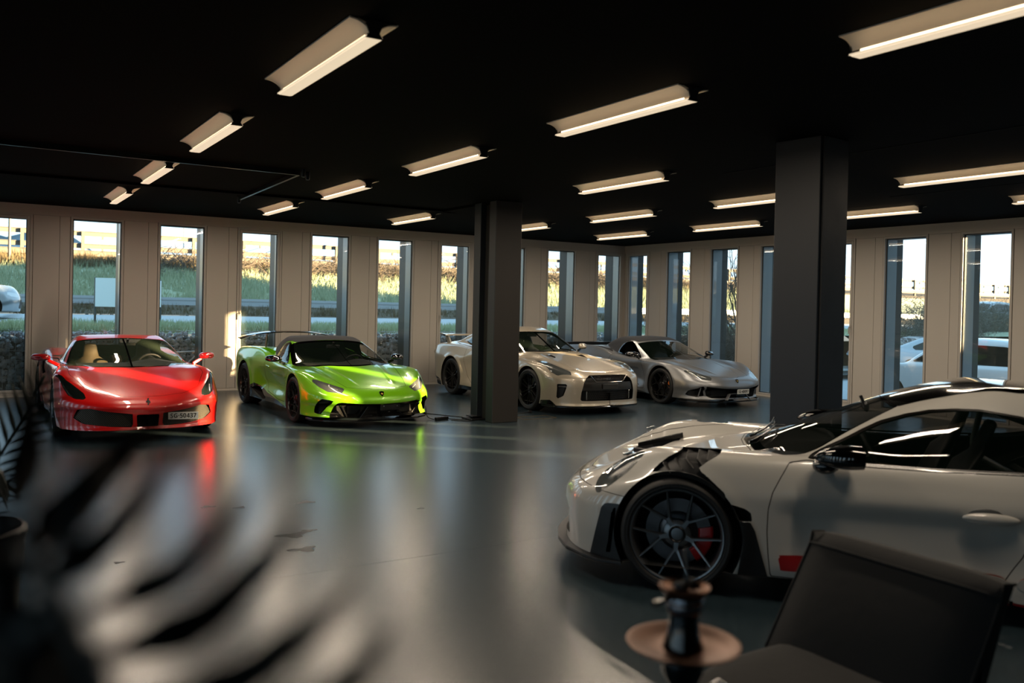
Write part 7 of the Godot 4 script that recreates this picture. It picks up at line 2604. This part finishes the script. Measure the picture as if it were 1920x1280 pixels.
	put("stem", g, dark_leaf, bp)
	var blades := [
		[Vector3(0.024, 1.639, -0.422), Vector3(0.041, 1.648, -0.456), Vector3(0.074, 1.673, -0.494), Vector3(0.118, 1.696, -0.525)],
		[Vector3(0.029, 1.627, -0.412), Vector3(0.049, 1.636, -0.428), Vector3(0.073, 1.654, -0.451), Vector3(0.096, 1.678, -0.480)],
		[Vector3(0.036, 1.616, -0.400), Vector3(0.070, 1.626, -0.393), Vector3(0.095, 1.641, -0.407), Vector3(0.121, 1.659, -0.435)],
		[Vector3(0.043, 1.602, -0.388), Vector3(0.080, 1.606, -0.387), Vector3(0.113, 1.626, -0.396), Vector3(0.140, 1.652, -0.409)],
		[Vector3(0.050, 1.587, -0.376), Vector3(0.091, 1.587, -0.365), Vector3(0.123, 1.607, -0.360), Vector3(0.154, 1.626, -0.370)],
		[Vector3(0.067, 1.566, -0.366), Vector3(0.108, 1.571, -0.347), Vector3(0.139, 1.585, -0.350), Vector3(0.164, 1.606, -0.357)],
		[Vector3(0.016, 1.651, -0.435), Vector3(0.023, 1.675, -0.467), Vector3(0.027, 1.706, -0.494), Vector3(0.041, 1.749, -0.530)],
		[Vector3(0.031, 1.627, -0.403), Vector3(0.037, 1.648, -0.414), Vector3(0.044, 1.669, -0.425), Vector3(0.050, 1.677, -0.436)],
		[Vector3(0.020, 1.646, -0.425), Vector3(0.004, 1.647, -0.435), Vector3(-0.011, 1.633, -0.444), Vector3(-0.019, 1.606, -0.448)],
		[Vector3(0.026, 1.634, -0.421), Vector3(0.006, 1.624, -0.419), Vector3(-0.005, 1.595, -0.425), Vector3(-0.009, 1.569, -0.413)],
		[Vector3(0.031, 1.623, -0.403), Vector3(0.019, 1.603, -0.403), Vector3(0.014, 1.580, -0.399), Vector3(0.012, 1.551, -0.392)],
		[Vector3(0.040, 1.606, -0.390), Vector3(0.037, 1.583, -0.384), Vector3(0.041, 1.561, -0.374), Vector3(0.048, 1.540, -0.370)],
		[Vector3(0.016, 1.629, -0.427), Vector3(0.010, 1.607, -0.416), Vector3(0.014, 1.583, -0.406), Vector3(0.020, 1.559, -0.395)],
		[Vector3(0.001, 1.615, -0.436), Vector3(0.014, 1.611, -0.414), Vector3(0.025, 1.597, -0.399), Vector3(0.032, 1.577, -0.380)],
		[Vector3(-0.003, 1.592, -0.438), Vector3(0.016, 1.600, -0.419), Vector3(0.033, 1.601, -0.402), Vector3(0.047, 1.591, -0.385)],
		[Vector3(0.005, 1.579, -0.433), Vector3(0.024, 1.587, -0.407), Vector3(0.040, 1.582, -0.390), Vector3(0.054, 1.570, -0.374)],
	]
	var wid := [0.0155, 0.012, 0.0125, 0.015, 0.0145, 0.016, 0.011, 0.008, 0.014, 0.016, 0.018, 0.018, 0.016, 0.016, 0.016, 0.018]
	for k in blades.size():
		g = Geo.new()
		var c := Curve3D.new()
		for i in 4:
			var p: Vector3 = blades[k][i] - Vector3(-0.16, 0, -0.42)
			var t: Vector3 = (blades[k][mini(i + 1, 3)] - blades[k][maxi(i - 1, 0)]) * 0.17
			c.add_point(p, -t, t)
		leaf_blade(g, Array(c.tessellate(3, 3)), wid[k])
		put("leaflet", g, dark_leaf, bp)

func leaf_blade(g: Geo, path: Array, half: float) -> void:   # a folded strip with a little thickness
	var rows := []
	var n := path.size()
	for i in n:
		var q := float(i) / (n - 1)
		var d: Vector3 = (path[mini(i + 1, n - 1)] - path[maxi(i - 1, 0)]).normalized()
		var s := d.cross(Vector3(0.2, 1.0, 0.5).normalized()).normalized()
		var up := s.cross(d)
		var w := half * (0.25 + 0.75 * minf(q * 5.0, 1.0)) * pow(1.0 - q, 0.55) + 0.0004
		rows.append([path[i] - s * w + up * w * 0.35, path[i] + up * 0.0006, path[i] + s * w + up * w * 0.35, path[i] - up * 0.0008])
	g.sheet(rows, true)

func frond(pts: Array, count: int, length: float, half: float) -> Geo:
	var g := Geo.new()
	var c := Curve3D.new()
	for i in pts.size():
		var t: Vector3 = (pts[mini(i + 1, pts.size() - 1)] - pts[maxi(i - 1, 0)]) * 0.18
		c.add_point(pts[i], -t, t)
	g.tube(Array(c.tessellate(4, 3)), 0.004, 6)
	var total := c.get_baked_length()
	for k in count:
		var q := 0.25 + 0.75 * (k / 2) / (count / 2.0)
		var p := c.sample_baked(total * q)
		var d := (c.sample_baked(minf(total * q + 0.01, total)) - c.sample_baked(maxf(total * q - 0.01, 0))).normalized()
		var s := d.cross(Vector3(0, 0.3, 1)).normalized() * (1.0 if k % 2 else -1.0)
		var l := length * (0.55 + 0.6 * sin(PI * clampf(q, 0.1, 0.95)))
		var path := []
		for i in 6:
			var w := i / 5.0
			path.append(p + (s * 0.75 + d * 0.8).normalized() * l * w + d * 0.02 * w + Vector3(0, -0.03 * w * w, 0))
		leaf_blade(g, path, half * 0.7)
	return g
